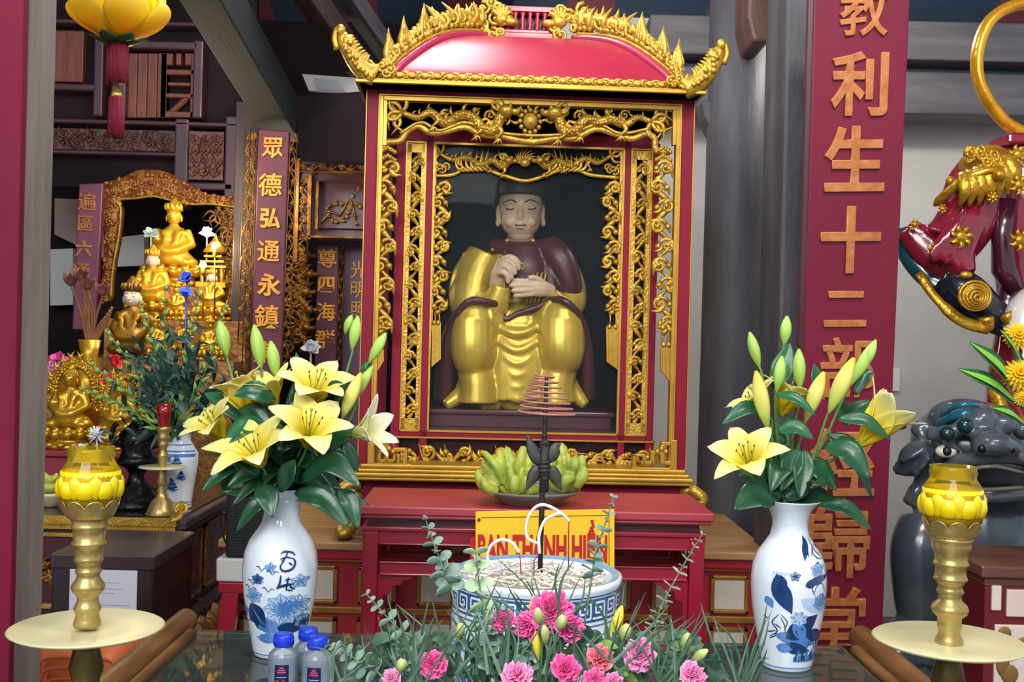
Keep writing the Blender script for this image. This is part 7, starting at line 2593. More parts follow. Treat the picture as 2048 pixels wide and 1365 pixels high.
# small candlestick with red glass
cd = W(323, 1030, 3.28); cd.z = LTZ; k_ = 3.28 / F
cs = thing('candlestick', 'small brass candlestick with red glass cup on the left altar table', 'candlestick', cd)
mb = MB()
mb.lathe([(r * k_, z * k_) for r, z in [(31, 0), (32, 3), (26, 14), (20, 28), (12, 36), (9, 44), (10, 50), (8, 56), (9, 60), (11, 66), (9, 74), (10, 82), (7, 90), (7, 98), (8, 106), (11, 116), (11, 120), (7, 128), (8, 136), (12, 140), (9, 144), (11, 152), (13, 156), (10, 160), (14, 170), (15, 176), (0, 177)]], 24)
mb.build('stem', BRASS, cs)
mb = MB(); mb.lathe([(0, 93 * k_), (30 * k_, 93 * k_), (47 * k_, 95 * k_), (46 * k_, 97 * k_), (0, 96 * k_)], 32); mb.build('drip_plate', PLATE, cs)
mb = MB(); mb.lathe([(9 * k_, 176 * k_), (11 * k_, 182 * k_), (14 * k_, 205 * k_), (15 * k_, 222 * k_), (13 * k_, 222 * k_), (9 * k_, 184 * k_)], 18)
mb.build('red_glass_cup', mat('red_cup_glass', 'a01818', .12, 0, '7a1010', 6, coat=.6), cs)
# black bronze censer
cz = W(272, 1028, 3.42); cz.z = LTZ; k_ = 3.42 / F
ce = thing('bronze_censer', 'black bronze censer with bulging body beside the small candlestick', 'censer', cz)
mb = MB(); mb.lathe([(r * k_, z * k_) for r, z in [(56, 0), (57, 8), (44, 18), (42, 24), (34, 32), (31, 40), (20, 48), (15, 66), (22, 78), (38, 86), (40, 96), (36, 100), (30, 112), (38, 128), (36, 146), (26, 158), (14, 168), (10, 180), (0, 184)]], 32)
mb.build('censer_body', mat('black_bronze', '141416', .25, .4, '0e0e10', 10, .2, 40), ce)
mb = MB()
for sx in (-1, 1):
    mb.tube(bez([(sx * 30 * k_, 0, 120 * k_), (sx * 52 * k_, 0, 132 * k_), (sx * 48 * k_, 0, 160 * k_), (sx * 40 * k_, 0, 165 * k_)], 10), 5 * k_, 7)
for k in range(8):
    a = k * PI / 4
    mb.ball((38 * k_ * math.cos(a), 38 * k_ * math.sin(a), 130 * k_), 5 * k_, 8)
mb.build('censer_handles', mat('black_bronze', '141416'), ce)
# citrons at far left edge on that table
ct = W(100, 990, 3.38); ct.z = LTZ
pb = thing('offering_plate', 'pale plate with a green citron beside the grey post at left', 'plate', ct)
k_ = 3.38 / F
mb = MB(); mb.lathe([(12 * k_, 0), (16 * k_, 3 * k_), (30 * k_, 22 * k_), (34 * k_, 30 * k_), (30 * k_, 28 * k_), (0, 8 * k_)], 24); mb.build('plate_body', PLATE, pb)
mb = MB(); rr = random.Random(3)
for k in range(14):
    a = rr.uniform(0, 6.28)
    mb.tube(bez([(0, 0, .05), (.03 * math.cos(a), .03 * math.sin(a), .07), (.05 * math.cos(a), .04 * math.sin(a), .085 + rr.uniform(-.02, .02))], 6), [.014, .014, .013, .012, .010, .008, .005], 7)
mb.ball((0, 0, .05), (.045, .045, .025), 12)
o = mb.remesh('citron', GC, None, .0045, 1); o.location = ct + Vector((0, 0, .012)); tag(o, 'green fingered citron on the pale plate beside the grey post', 'fruit')
# crackle pale flower balls by jar
for (x, y_, lab) in ((162, 880, 'white tinsel flower above the left candle jar'), (130, 910, 'smaller white tinsel flower left behind the candle jar')):
    p_ = W(x, y_, 3.2); mb = MB(); rr = random.Random(x)
    for k in range(46):
        a, e = rr.uniform(0, 6.28), rr.uniform(-.8, 1.5)
        dr = Vector((math.cos(a) * math.cos(e), math.sin(a) * math.cos(e), math.sin(e)))
        mb.tube([(0, 0, 0), dr * (.03 if x > 140 else .022)], [.003, .001], 5)
    mb.tube([(0, 0, 0), (0, .04, -(p_.z - LTZ))], .003, 5)
    o = mb.build('tinsel_flower', mat('white_tinsel', 'dfe4ea', .4)); o.location = p_ + Vector((0, .12, 0)); tag(o, lab, 'ornament')
# ---- black donation box with notice, stool
bx = thing('black_box', 'black wooden chest with a white printed notice behind the left candlestick', 'chest', (W(205, 1240, 2.7).x, 2.7, 0))
a, b = W(103, 1110, 2.7) - bx.location, W(307, 1110, 2.7) - bx.location
zt_ = W(205, 1112, 2.7).z
mb = MB(); mb.bb(a.x, b.x, 0, .34, 0, zt_)
BOXM = mat('black_brown_box', '261e20', .38, 0, '1c1618', 5, .08, 20, coat=.3)
mb.build('chest_body', BOXM, bx, .006)
mb = MB(); mb.bb(a.x - .003, b.x + .003, -.004, .344, zt_ - .034, zt_ + .003); mb.build('lid', mat('dark_brown_box', '3a2e2e', .4, 0, '2c2224', 5, coat=.2), bx, .004)
p0_, p1_ = W(138, 1140, 2.69) - bx.location, W(270, 1250, 2.69) - bx.location
mb = MB(); mb.bb(p0_.x, p1_.x, -.004, -.0005, p1_.z, p0_.z); nt_ = mb.build('paper_notice', mat('pale_blue_white_paper', 'd6d8e4', .6), bx)
mb = MB(); x_, w_ = (p0_.x + p1_.x) / 2, (p1_.x - p0_.x)
for (zz, ww) in ((.03, .5), (.045, .6), (.056, .35), (.085, .8), (.098, .7), (.112, .75)):
    mb.bb(x_ - w_ * ww / 2, x_ + w_ * ww / 2, -.0050, -.0038, p0_.z - zz - .0012, p0_.z - zz)
mb.build('printed_line', mat('grey_print', 'a4a6b4', .6), nt_)
st = thing('plastic_stool', 'orange plastic stool partly under the left drip plate', 'stool', (W(185, 1300, 2.45).x, 2.45, 0))
OR = mat('orange_plastic', 'e8783a', .4, 0, 'e07030', 4, sss=.1)
zs_ = W(185, 1285, 2.38).z
hw_ = 95 / F * 2.45
mb = MB()
def stool_wall(u, v):
    # rounded square, flaring to the floor
    a = v * 2 * PI
    c_, s_ = math.cos(a), math.sin(a)
    q_ = (abs(c_) ** 6 + abs(s_) ** 6) ** (-1 / 6)
    r = hw_ * (.86 + .42 * u) * q_
    return (r * c_, r * s_ * .9, zs_ - (zs_) * u)
mb.grid(stool_wall, 10, 60)
mb.add([stool_wall(0, i / 60) for i in range(60)], [tuple(range(60))])
mb.build('stool_body', OR, st, 0, .004)
mb = MB()
for k in range(5):
    y0_ = zs_ - .03 - k * .022
    mb.tube(bez([(-.075 + k * .006, -hw_ * .9 - .004 * k - .006, y0_ - .03), (-.06 + k * .006, -hw_ * .84 - .004 * k - .006, y0_), (.07, -hw_ * .84 - .004 * k - .006, y0_), (.085, -hw_ * .9 - .004 * k - .006, y0_ - .03)], 14), .0035, 6)
mb.build('moulded_rib', mat('dark_orange_plastic', 'c85f26', .4), st)
# loudspeaker on white block and crimson stand, behind left vase
sp = thing('loudspeaker', 'black loudspeaker standing behind the left lily vase', 'loudspeaker', W(505, 1120, 2.84))
mb = MB(); a, b = W(452, 975, 2.84) - sp.location, W(556, 1121, 2.84) - sp.location
mb.bb(a.x, b.x, 0, .11, 0, a.z); mb.build('speaker_case', mat('black_speaker', '14181a', .6, 0, '0e1214', 20), sp, .012)
mb = MB()
for k in range(22):
    z = .012 + k * (a.z - .024) / 21
    mb.bb(a.x + .012, b.x - .012, -.003, .002, z - .001, z + .001)
mb.build('speaker_grille', BLACK, sp)
mb = MB(); p_ = W(444, 1030, 2.84) - sp.location
mb.tube(bez([(a.x, .03, p_.z + .02), (a.x - .02, .03, p_.z), (a.x - .012, .03, p_.z - .06), (a.x, .03, .03)], 12), .003, 6)
mb.tube([(a.x - .02, .03, p_.z + .0), (a.x, .03, p_.z - .0)], .006, 8)
mb.build('speaker_cable', BLACK, sp)
wb = W(480, 1166, 2.83)
q4 = [W(432, 1118, 2.83), W(560, 1121, 2.83), W(560, 1168, 2.83), W(432, 1164, 2.83)]
b0 = q4[3].copy()
o = quad_box('white_block', *[q_ - b0 for q_ in q4], .13, mat('white_stone_block', 'c6c6c0', .7, 0, 'b2b2ac', 8), None, .004); o.location = b0
tag(o, 'white stone block under the black loudspeaker', 'block')
zc_ = q4[3].z
cst = thing('crimson_stand', 'crimson painted stand with slanting legs under the white block', 'stand', (W(500, 1300, 2.85).x, 2.85, 0))
L = cst.location
mb = MB(); a, b = W(440, 1166, 2.85).x - L.x, W(565, 1166, 2.85).x - L.x
mb.bb(a, b, -.02, .12, zc_ - .03, zc_ - .002); mb.build('stand_top', TABLE, cst, .003)
for (t_, f_) in ((a + .03, a - .02), (b - .03, b + .02)):
    mb = MB()
    vs = [(t_ - .022, -.015, zc_ - .03), (t_ + .022, -.015, zc_ - .03), (t_ + .022, .02, zc_ - .03), (t_ - .022, .02, zc_ - .03), (f_ - .022, -.015, 0), (f_ + .022, -.015, 0), (f_ + .022, .02, 0), (f_ - .022, .02, 0)]
    mb.add(vs, [(0, 1, 2, 3), (7, 6, 5, 4), (0, 4, 5, 1), (1, 5, 6, 2), (2, 6, 7, 3), (3, 7, 4, 0)])
    mb.build('leg', TABLE, cst, .003)

# ---- lotus lantern
LANT = ramp_mat('yellow_lantern_paper', [(0, 'f0d020'), (.4, 'fae83c'), (.8, 'fcee60'), (1, 'f6e46a')], .5, .55)
LGREEN = mat('green_lantern_paper', '2f6038', .5, 0, '24502c', 8)
bulb('lantern_bulb', W(236, 30, 2.6), .7, (1, .98, .85), .02)
ln = thing('lotus_lantern', 'yellow paper lotus lantern with red tassels hanging at upper left', 'lantern', W(236, 82, 2.6))
k_ = 2.6 / F
TASS = mat('red_tassel_thread', 'a0183c', .6, 0, '7c1030', 30, .6, 200, stretch=(6, 6, .3))
for ring_, n_, R_, Lh, ph in ((0, 6, 88, 120, .26), (1, 6, 74, 135, .78), (2, 6, 100, 86, .0)):
    for k in range(n_):
        a = k * 2 * PI / n_ + ph
        mb = MB()
        def pet(u, v, a=a, R_=R_, Lh=Lh):
            r = R_ * k_ * math.sin(min(1, u * 1.05 + .05) * PI * .62) ** .9 * (1.02 if u < .8 else 1.02 - (u - .8) * .35)
            w_ = .50 * R_ * k_ * 1.0 * math.sin(PI * (u * .90 + .08)) ** .8
            s_ = (v - .5) * 2
            an = a + math.atan2(s_ * w_, max(r, .004)) * 1.05
            rr2 = r * (1 - .06 * s_ * s_)
            return (rr2 * math.cos(an), rr2 * math.sin(an), Lh * k_ * u)
        mb.grid(pet, 12, 8)
        mb.build('petal', LANT, ln, 0, .0008)
for k in range(6):
    a = k * PI / 3 + .3
    mb = MB(); l_ = leaf_mb((.0, 0, -.002), (58 * k_ * math.cos(a), 58 * k_ * math.sin(a), 8 * k_), .022, -.06, n=8, face=(0, 0, 1)); mb.add(l_.v, l_.f, 0, True)
    mb.build('sepal', LGREEN, ln, 0, .001)
mb = MB(); mb.lathe([(0, -8 * k_), (10 * k_, -7 * k_), (12 * k_, 0), (0, 4 * k_)], 16); mb.tube([(0, 0, 0), (0, 0, .9)], .002, 5)
mb.build('hanging_cord', GOLDD, ln)
def tassel(z0, z1, r0_, r1_, tag_):
    mb = MB(); rr = random.Random(int(abs(z0) * 1e4))
    n = 46
    for k in range(n):
        a = k * 2 * PI / n + rr.uniform(-.05, .05)
        f_ = .75 + .25 * rr.random()
        mb.tube([(r0_ * math.cos(a) * f_, r0_ * math.sin(a) * f_, z0), (r0_ * 1.05 * math.cos(a), r0_ * 1.05 * math.sin(a), (z0 + z1) / 2), (r1_ * math.cos(a + .05), r1_ * math.sin(a), z1 + rr.uniform(-.006, .004))], .0024, 4)
    mb.lathe([(r0_ * .7, z0), (r0_ * .8, (z0 + z1) / 2), (r1_ * .8, z1)], 14)
    return mb.build('tassel', TASS, ln)
tassel(-6 * k_, -84 * k_, 19 * k_, 21 * k_, 1)
tassel(-113 * k_, -190 * k_, 14 * k_, 15 * k_, 2)
mb = MB(); mb.lathe([(0, -86 * k_), (4 * k_, -88 * k_), (5 * k_, -96 * k_), (11 * k_, -104 * k_), (14.5 * k_, -115 * k_), (13 * k_, -115 * k_)], 20)
mb.tube([(0, 0, -82 * k_), (0, 0, -90 * k_)], .002, 6)
mb.tube([(5 * k_ * math.cos(t * PI / 6), 0, -84 * k_ + 7 * k_ * math.sin(t * PI / 6)) for t in range(12)], .0012, 6, closed=True)
mb.build('brass_bell', mat('bright_brass', 'd8b85a', .25, .8, 'c8a84c', 10), ln)
# ================================================================ right side: guardian statue on a stone beast
GD = 3.3
g0 = W(2060, 1300, GD); g0.z = 0
gu = thing('guardian_statue', 'tall red robed guardian statue with gold armour at the right edge', 'statue', (W(2060, 800, GD).x, GD, W(2060, 850, GD).z))
GL = gu.location
gp = lambda x, y_, dy=0.: W(x, y_, GD - dy) - GL
kg = GD / F
GRED = mat('glossy_red_robe', '8c1a34', .16, 0, '7a142c', 5, coat=.6)
GGOLD = mat('armour_gilding', 'd0a02c', .3, .6, 'a87818', 20, .35, 70)
GTEAL = mat('teal_lining', '0f4a54', .2, 0, '0b3038', 6, coat=.5)
GNAVY = mat('navy_armour', '1a2030', .2, 0, '141824', 6, coat=.5)
GMAR = mat('dark_glossy_maroon', '4a1428', .2, 0, '380e1e', 6, coat=.5)
# torso and robe
mb = MB()
mb.tube([gp(2075, 860), gp(2072, 760), gp(2070, 640), gp(2068, 520), gp(2066, 400), gp(2062, 310), gp(2062, 275)], [100 * kg, 96 * kg, 76 * kg, 78 * kg, 92 * kg, 80 * kg, 52 * kg], 18, flat=.7)
mb.tube([gp(1990, 320), gp(1958, 380, .03), gp(1928, 450, .05), gp(1890, 500, .08)], [50 * kg, 66 * kg, 58 * kg, 54 * kg], 14, flat=.8)
mb.tube([gp(1932, 440, .06), gp(1910, 500, .09), gp(1925, 550, .11)], [44 * kg, 40 * kg, 26 * kg], 12)
mb.tube([gp(2130, 320), gp(2180, 400), gp(2220, 500)], [50 * kg, 62 * kg, 54 * kg], 12)
# flared sleeve
mb.tube([gp(1945, 552, .10), gp(1895, 530, .08), gp(1850, 490, .06), gp(1812, 455, .05)], [18 * kg, 34 * kg, 36 * kg, 22 * kg], 12, flat=.5)
for k in range(4):
    mb.tube(bez([gp(1930 - k * 10, 420 + k * 10, .13), gp(1910 - k * 16, 470 + k * 12, .15), gp(1935 - k * 20, 545 - k * 8, .14)], 8), 7 * kg, 6)
mb.remesh('robe', GRED, gu, .0075, 2)
mb = MB()
mb.tube(bez([gp(1806, 455, .02), gp(1818, 500, .02), gp(1850, 545, .05), gp(1900, 580, .09), gp(1945, 580, .1)], 14), [20 * kg] * 4 + [26 * kg] * 6 + [18 * kg] * 5, 10, flat=.6)
mb.build('sleeve_lining', GTEAL, gu)
mb = MB()
mb.tube([gp(1890, 560, .07), gp(1930, 590, .1), gp(1975, 625, .11), gp(2015, 650, .12)], [36 * kg, 44 * kg, 36 * kg, 28 * kg], 14)
mb.build('forearm_guard', GNAVY, gu)
mb = MB()
C_ = gp(1950, 592, .235); 
for i in range(5):
    s_ = 1 - i * .2
    mb.tube([C_ + Vector((29 * kg * s_ * math.cos(t * PI / 10) , -.004 * i, 27 * kg * s_ * math.sin(t * PI / 10) - (1 - s_) * .008)) for t in range(20)], .005, 6, closed=True)
mb.ball(C_, (26 * kg, .012, 24 * kg), 14)
mb.tube(bez([gp(1838, 548, .13), gp(1870, 595, .17), gp(1920, 640, .19), gp(1970, 655, .19), gp(1972, 635, .2)], 16), [9 * kg] * 6 + [12 * kg] * 6 + [14 * kg] * 5, 8, flat=.6)
mb.ball(gp(1932, 550, .2), (13 * kg, .012, 7 * kg), 10)
mb.tube(bez([gp(2010, 628, .18), gp(2025, 650, .18), gp(2030, 690, .16)], 8), 14 * kg, 8)
mb.build('forearm_gilding', GGOLD, gu)
# pauldron: curling gilt leaf layers
mb = MB()
mb.ball(gp(1975, 335, .06), (56 * kg, 50 * kg, 44 * kg), 16)
for k in range(7):
    t = k / 6
    a = gp(1932 + 80 * t, 350 - 6 * k, .13)
    e = gp(1918 + 118 * t, 425 - 18 * abs(t - .5) - 30 * t, .13)
    mb.tube(bez([a, a.lerp(e, .5) + Vector((0, -.022, 0)), e], 8), [17 * kg, 18 * kg, 17 * kg, 16 * kg, 14 * kg, 11 * kg, 8 * kg, 5 * kg, 2 * kg], 8, flat=.6)
mb.tube(bez([gp(1868, 412, .06), gp(1895, 385, .1), gp(1930, 358, .13), gp(1965, 345, .15), gp(2000, 340, .15), gp(2022, 345, .12)], 16), [3 * kg] + [9 * kg] * 16, 8)
rr = random.Random(2)
for k in range(16):
    p_ = gp(1935 + 80 * rr.random(), 305 + 50 * rr.random(), .13)
    q_ = spiral(mb, (p_.x, p_.z), 13 * kg, 1.2, k, 1 if k % 2 else -1, 4 * kg, p_.y - .015, 10)
mb.ball(gp(1998, 350, .17), (13 * kg, .02, 13 * kg), 12)
mb.ball(gp(1900, 362, .09), 9 * kg, 8)
mb.build('pauldron', GGOLD, gu)
# gilt motifs on the robe
for (x, y_, s_, dy) in ((1922, 474, 24, .155), (1868, 500, 16, .145), (1828, 450, 11, .105), (1884, 418, 10, .12), (1985, 395, 12, .16), (2040, 480, 22, .18), (2035, 310, 20, .14), (2038, 370, 20, .19)):
    c_ = gp(x, y_, dy)
    mb = MB()
    mb.ball(c_, (s_ * kg * .6, .012, s_ * kg * .55), 10)
    for k in range(7):
        a = k * 2 * PI / 7
        flame(mb, (c_.x + s_ * kg * .4 * math.cos(a), c_.z + s_ * kg * .4 * math.sin(a)), (c_.x + s_ * kg * 1.05 * math.cos(a), c_.z + s_ * kg * 1.05 * math.sin(a)), s_ * kg * .3, c_.y - .003, .2)
    mb.build('gilt_motif', GGOLD, gu)
mb = MB()
mb.tube([gp(2010, 400, .08), gp(2004, 470, .08), gp(2008, 540, .08), gp(2030, 580, .08)], [24 * kg, 20 * kg, 24 * kg, 20 * kg], 10)
mb.tube([gp(2020, 560, .06), gp(2012, 620, .06), gp(2030, 660, .06)], [18 * kg, 22 * kg, 20 * kg], 10)
mb.build('inner_drape', GMAR, gu)
mb = MB()
mb.tube([gp(2066, 600, .14), gp(2050, 630, .17), gp(2044, 668, .18)], [30 * kg, 36 * kg, 34 * kg], 12)
mb.build('white_cuff', mat('glossy_white_cloth', 'd8d4cc', .2, 0, 'c8c2ba', 5, coat=.4), gu)
# flowing gold scarf loop
mb = MB()
Q = bez([gp(2090, 14), gp(2040, 8), gp(1985, 36), (gp(1958, 90)), gp(1955, 150), gp(1975, 200), gp(2010, 245), gp(2050, 268), gp(2085, 275)], 40)
mb.tube(Q, 12 * kg, 10, flat=1.5)
for off in (-.010, .010):
    mb.tube([q_ + Vector((0, -.016, off)) for q_ in Q], 4 * kg, 6)
mb.build('gold_scarf', mat('amber_gilding', 'e8a828', .25, .5, 'c88818', 14, .2, 40), gu)
mb = MB()
mb.bb(gp(1990, 290).x, gp(2110, 290).x, -.09, .05, gp(2000, 298).z, gp(2000, 276).z)
mb.build('neck_collar', GRED, gu, .008)
# head above the frame's reach but part of the figure
mb = MB(); mb.tube([gp(2104, 280), gp(2106, 240)], 26 * kg, 12); mb.ball(gp(2108, 195), (38 * kg, 40 * kg, 50 * kg), 16)
mb.ball(gp(2108, 195, .065), (7 * kg, 9 * kg, 10 * kg), 8)
for s_ in (-1, 1):
    mb.ball(gp(2108 + s_ * 38, 195), (5 * kg, 9 * kg, 14 * kg), 8)
mb.remesh('head', mat('painted_ruddy_face', 'b0604a', .3), gu, .006, 2)
# lower robe and gold hem behind the flowers
mb = MB()
mb.tube(bez([gp(1990, 780, .08), gp(2010, 830, .12), gp(2050, 850, .13), gp(2100, 850, .12)], 10), 14 * kg, 8)
mb.build('hem_gilding', GGOLD, gu)

# ---- stone beast under him
BD2 = 3.12
be = thing('stone_beast', 'dark slate glazed lion beast with bulging brow under the guardian statue', 'statue', (W(1960, 1200, BD2 + .1).x, BD2 + .1, 0))
BL = be.location
bq = lambda x, y_, dy=0.: W(x, y_, BD2 - dy) - BL
kb2 = BD2 / F
SLATE = mat('slate_glaze', '565d64', .25, 0, '3c444c', 5, .06, 14, coat=.5)
SLATED = mat('dark_slate_glaze', '1c2226', .25, 0, '141a1e', 5, coat=.5)
mb = MB()
mb.ball(bq(1940, 890, -.06), (118 * kb2, 110 * kb2, 92 * kb2), 20)
mb.ball(bq(1985, 960, -.02), (120 * kb2, 100 * kb2, 70 * kb2), 18)
mb.ball(bq(1925, 835, .0), (70 * kb2, 50 * kb2, 40 * kb2), 16)
for (x, y_, r_, dy) in ((1866, 868, 17, .10), (1894, 868, 19, .13), (1930, 852, 20, .14), (1966, 840, 26, .13), (2010, 850, 22, .13), (2046, 862, 20, .12)):
    mb.ball(bq(x, y_, dy), r_ * kb2, 12)
mb.ball(bq(1985, 888, .19), (38 * kb2, 44 * kb2, 26 * kb2), 14)
mb.ball(bq(1964, 896, .20), (18 * kb2, 24 * kb2, 16 * kb2), 10); mb.ball(bq(2024, 896, .20), (18 * kb2, 24 * kb2, 16 * kb2), 10)
mb.tube(bez([bq(1880, 945, .06), bq(1925, 925, .13), bq(1980, 915, .18), bq(2040, 918, .17), bq(2095, 945, .08)], 14), 15 * kb2, 8)
mb.tube(bez([bq(1900, 915, .10), bq(1890, 896, .125), bq(1905, 890, .13), bq(1920, 900, .12)], 10), 6 * kb2, 7)
# jaw
mb.tube(bez([bq(1880, 955, .05), bq(1930, 985, .12), bq(1985, 992, .16), bq(2050, 985, .12), bq(2095, 955, .05)], 14), 16 * kb2, 8)
# ear
mb.tube([bq(1862, 905, .02), bq(1830, 920, .01), bq(1800, 935, .0), bq(1786, 932, .0)], [34 * kb2, 36 * kb2, 22 * kb2, 6 * kb2], 12, flat=.45)
mb.tube(bez([bq(1868, 880, .04), bq(1838, 905, .05), bq(1800, 925, .03)], 8), 7 * kb2, 6)
mb.tube(bez([bq(1868, 900, .05), bq(1848, 930, .05), bq(1826, 955, .03)], 8), 7 * kb2, 6)
# mane locks
for (x, y_, r_) in ((1850, 960, 24), (1830, 985, 18), (1818, 1000, 13), (1860, 990, 22), (1845, 1012, 20), (1800, 850, 14), (1840, 860, 20)):
    mb.ball(bq(x, y_, -.02), r_ * kb2, 10)
# chest, forelegs, body
mb.tube([bq(1960, 980, -.12), bq(1960, 1080, -.10), bq(1960, 1200, -.10), bq(1960, 1330, -.10)], [110 * kb2, 118 * kb2, 112 * kb2, 110 * kb2], 16)
mb.tube([bq(1850, 1040, -.02), bq(1838, 1100, .0), bq(1838, 1190, .0), bq(1842, 1260, .0), bq(1838, 1330, .02)], [48 * kb2, 56 * kb2, 50 * kb2, 42 * kb2, 46 * kb2], 14)
mb.tube([bq(2080, 1040, -.02), bq(2090, 1190, .0), bq(2085, 1330, .02)], [50 * kb2, 50 * kb2, 46 * kb2], 14)
mb.tube([bq(1836, 1240, -.02), bq(1800, 1300, .02), bq(1770, 1340, .05)], [40 * kb2, 44 * kb2, 30 * kb2], 12)
zf_ = -0
for (x, dy) in ((1838, .0), (2085, .0)):
    p_ = bq(x, 1330, dy); mb.tube([p_, Vector((p_.x, p_.y, .03))], [46 * kb2, 60 * kb2], 12); mb.ball((p_.x, p_.y - .05, .045), (.085, .12, .045), 12)
mb.tube([bq(1960, 1050, -.25), bq(1960, 1150, -.6), bq(1960, 1200, -.75)], [120 * kb2, 130 * kb2, 110 * kb2], 16)
p_ = bq(1960, 1200, -.75); mb.tube([p_, Vector((p_.x, p_.y, .03))], [120 * kb2, 120 * kb2], 14)
bo = mb.remesh('body', SLATE, be, .010, 2)
# teal bands over the skull
mb = MB()
for (y0_, w_, sx) in ((832, 9, 62), (814, 6, 52)):
    mb.tube(bez([bq(1928 - sx, y0_ + 20, .02), bq(1915, y0_ - 2, .115), bq(1950, y0_ - 6, .115), bq(1928 + sx, y0_ + 4, .03)], 14), [2 * kb2] + [w_ * kb2] * 13 + [2 * kb2], 8, flat=.5)
mb.build('painted_band', mat('turquoise_glaze', '1f6f86', .18, 0, '175a70', 8, coat=.5), be)
mb = MB()
mb.ball(bq(1892, 903, .115), (21 * kb2, 14 * kb2, 13 * kb2), 14); mb.build('eye_white', mat('eye_cream', 'd8d6c4', .25), be)
mb = MB(); mb.ball(bq(1894, 903, .13), (9 * kb2, 8 * kb2, 9 * kb2), 12); mb.build('pupil', BLACK, be)
mb = MB()
for (x, y_, r_, dy) in ((1894, 868, 15, .145), (1930, 852, 16, .155)):
    mb.ball(bq(x, y_, dy), r_ * kb2, 10)
mb.build('brow_knob', mat('blue_green_glaze', '123a4a', .15, 0, '0e3028', 9, coat=.5), be)
mb = MB()
o_ = [bq(x, y_, .14) for x, y_ in ((1912, 962), (1940, 938), (1985, 932), (2040, 938), (2070, 962), (2040, 974), (1985, 978), (1940, 974))]
mb.prism([(p_.x, p_.z) for p_ in o_], o_[0].y - .012, o_[0].y + .06)
mb.build('mouth_hollow', mat('black_glaze', '0c0e12', .3), be)
for x in (1966, 2022):
    mb = MB(); mb.ball(bq(x, 898, .225), (10 * kb2, 6 * kb2, 8 * kb2), 10); mb.build('nostril', MATS['black_glaze'], be)
mb = MB()
mb.tube(bez([bq(1912, 966, .16), bq(1945, 940, .19), bq(1990, 934, .21), bq(2045, 946, .18)], 14), 4 * kb2, 7)
mb.tube(bez([bq(1912, 972, .16), bq(1960, 980, .2), bq(2045, 976, .18)], 12), 4 * kb2, 7)
mb.build('lip_line', mat('olive_lip', '6a6654', .3), be)

# ---- side table at right, with yellow chrysanthemums
stb = thing('right_side_table', 'small dark red altar table with white painted panels, bottom right corner', 'table', (W(2060, 1140, 2.55).x, 2.55, 0))
L = stb.location
zt3 = W(2000, 1134, 2.55).z
xa_ = W(1964, 1140, 2.55).x - L.x
mb = MB(); mb.bb(xa_, xa_ + .55, 0, .28, zt3 - .028, zt3); mb.bb(xa_ + .012, xa_ + .54, .012, .27, zt3 - .05, zt3 - .028)
mb.build('tabletop', mat('brown_red_table_wood', '6a4434', .4, 0, '522e24', 6, .1, 30), stb, .004)
mb = MB(); mb.bb(xa_ + .014, xa_ + .53, .014, .265, 0, zt3 - .05); mb.build('table_body', mat('dark_red_paint', '6c1420', .4, 0, '581018', 4), stb, .003)
for (x0_, x1_, y0_, y1_) in ((1984, 2002, 1172, 1222), (2014, 2090, 1180, 1236), (1990, 2080, 1250, 1370)):
    a, b = W(x0_, y0_, 2.56) - L, W(x1_, y1_, 2.56) - L
    mb = MB(); mb.bb(a.x, b.x, .008, .02, b.z, a.z); pn = mb.build('painted_panel', mat('pinkish_white_panel', 'd8c8be', .5, 0, 'cbb8ac', 6), stb, .002)
    if y0_ == 1250:
        mb = MB()
        for (x, y_, rx, ry) in ((2010, 1268, 14, 14), (2012, 1290, 18, 22), (2006, 1325, 14, 30), (2020, 1350, 18, 20), (2050, 1285, 14, 10)):
            p_ = W(x, y_, 2.555) - L
            mb.ball((p_.x, .007, p_.z), (rx * 2.55 / F, .004, ry * 2.55 / F), 12)
        mb.build('painted_figure', mat('ochre_paint', '7a5a28', .5), pn)
cvx = W(2122, 1000, 2.69)
cv = thing('brass_flower_vase', 'gilt vase of yellow chrysanthemums at the right edge', 'vase', (cvx.x, 2.69, zt3))
hv = W(2122, 850, 2.69).z - zt3
mb = MB(); mb.lathe([(.05, 0), (.055, .01), (.03, .04), (.055, hv * .4), (.07, hv * .65), (.045, hv * .85), (.06, hv * .98), (.062, hv), (.05, hv - .005), (0, hv * .6)], 28)
mb.build('vase_body', GOLDP, cv)
YCH = ramp_mat('yellow_chrysanthemum_petal', [(0, 'd88a00'), (.5, 'f4bc00'), (1, 'fad21c')], .5, .2)
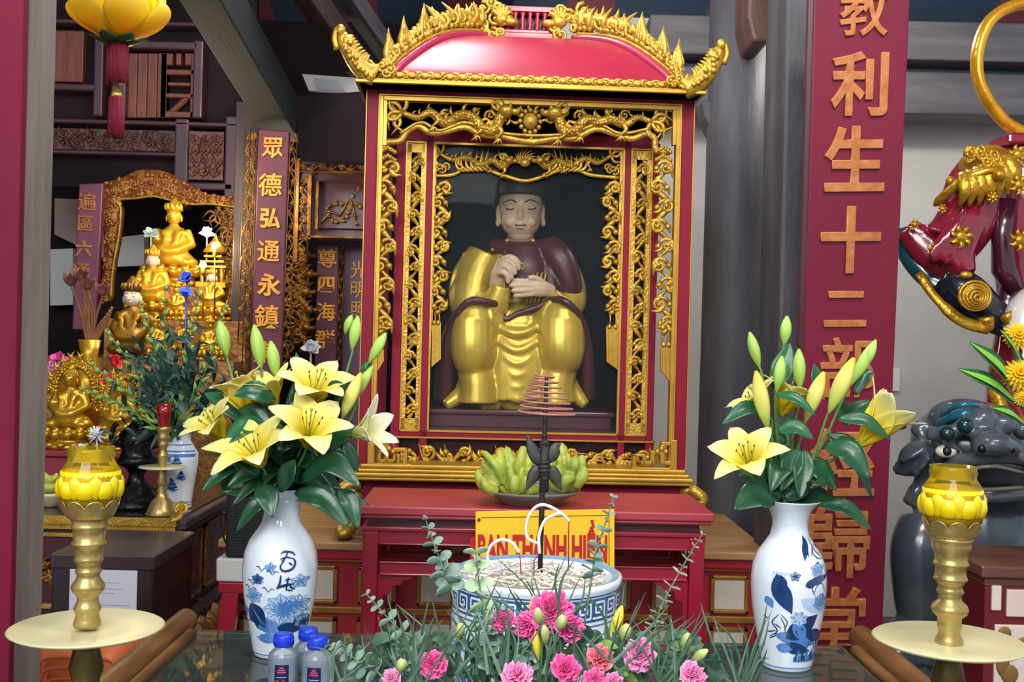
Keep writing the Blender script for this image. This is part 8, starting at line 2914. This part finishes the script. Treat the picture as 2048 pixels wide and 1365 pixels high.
for i, (x, y_, r_, lab) in enumerate(((2036, 672, 30, 'yellow chrysanthemum topmost at the right edge'), (2038, 750, 36, 'largest yellow chrysanthemum in the middle at right edge'), (2046, 796, 20, 'small yellow chrysanthemum lowest at the right edge'))):
    c_ = W(x, y_, 2.62); R_ = r_ / F * 2.62
    root = thing('chrysanthemum', lab, 'chrysanthemum', c_, 0, 'yellow chrysanthemums at the right edge')
    M = Vector((-.25, -.9, .3)).to_track_quat('Z', 'Y').to_matrix().to_4x4()
    mb = MB(); rr = random.Random(i)
    for lay in range(5):
        n_ = 20 - lay * 2
        for k in range(n_):
            a = k * 2 * PI / n_ + lay * .2 + rr.uniform(-.06, .06); el = .0 + lay * .27
            L_ = R_ * (1 - lay * .13) * rr.uniform(.92, 1.06)
            def pt(u, v, a=a, el=el, L_=L_, lay=lay):
                w_ = R_ * .13 * math.sin(PI * (u * .8 + .15))
                r = L_ * u * math.cos(el); z = L_ * u * math.sin(el) - .15 * L_ * u * u + lay * .004
                s_ = (v - .5) * 2 * w_
                return M @ Vector((r * math.cos(a) - s_ * math.sin(a), r * math.sin(a) + s_ * math.cos(a), z))
            mb.grid(pt, 5, 2)
    mb.ball((0, 0, 0), R_ * .3, 8)
    mb.build('flower_head', YCH, root, 0, .0006)
    mb = MB(); t_ = cv.location + Vector((0, 0, hv - .04)) - c_
    mb.tube(bez([(0, .0, 0), (.01, .04, -.02), t_ * .6 + Vector((0, .02, .02)), t_], 12), .003, 6); mb.build('stem', STEMM, root)
VARL = ramp_mat('variegated_leaf', [(0, '3f8a3a'), (1, '7cb840')], .4)
for (a, b, w_, lab) in (((2040, 790), (1938, 684), .030, 'long bright green striped leaf, upper at right edge'), ((2040, 812), (1915, 738), .028, 'long bright green striped leaf pointing left below the upper one'), ((2050, 850), (1984, 816), .022, 'short bright green leaf lowest beside the gold vase'), ((2046, 740), (2000, 660), .018, 'narrow green leaf behind the topmost chrysanthemum')):
    A_ = W(*a, 2.65); B_ = W(*b, 2.58)
    root = thing('striped_leaf', lab, 'leaf', A_, 0, 'striped leaves at the right edge')
    leaf_mb(Vector((0, 0, 0)), B_ - A_, w_, .06).build('blade', mat('leaf_green_outer', '2f6f38', .35, 0, '1f5230', 6, .1, 40), root, 0, .001)
    m_ = leaf_mb(Vector((0, -.004, .001)), (B_ - A_) * .97 + Vector((0, -.004, .001)), w_ * .42, .06, cup=.5); m_.build('stripe', mat('leaf_lime', '86c048', .35), root, 0, .001)
    mb = MB(); t_ = cv.location + Vector((0, 0, hv - .04)) - A_; mb.tube(bez([(0, 0, 0), t_ * .5, t_], 8), .003, 6); mb.build('stem', STEMM, root)
# wall switch plate
q_ = W(1790, 760, 4.74)
mb = MB(); mb.bb(q_.x - .02, q_.x + .02, 4.735, 4.75, q_.z - .05, q_.z + .05)
tag(mb.build('wall_plate', mat('white_plastic', 'd6d6d0', .4), None, .003), 'small white plate on the wall right of the red couplet', 'wall plate')
# cable along the wall
mb = MB(); mb.tube(bez([W(1560, 232, 4.72), W(1830, 238, 4.72), W(1960, 226, 4.72), W(2150, 205, 4.72)], 20), .006, 6)
tag(mb.build('wall_cable', BLACK), 'thin dark cable running along the white wall at right', 'cable')
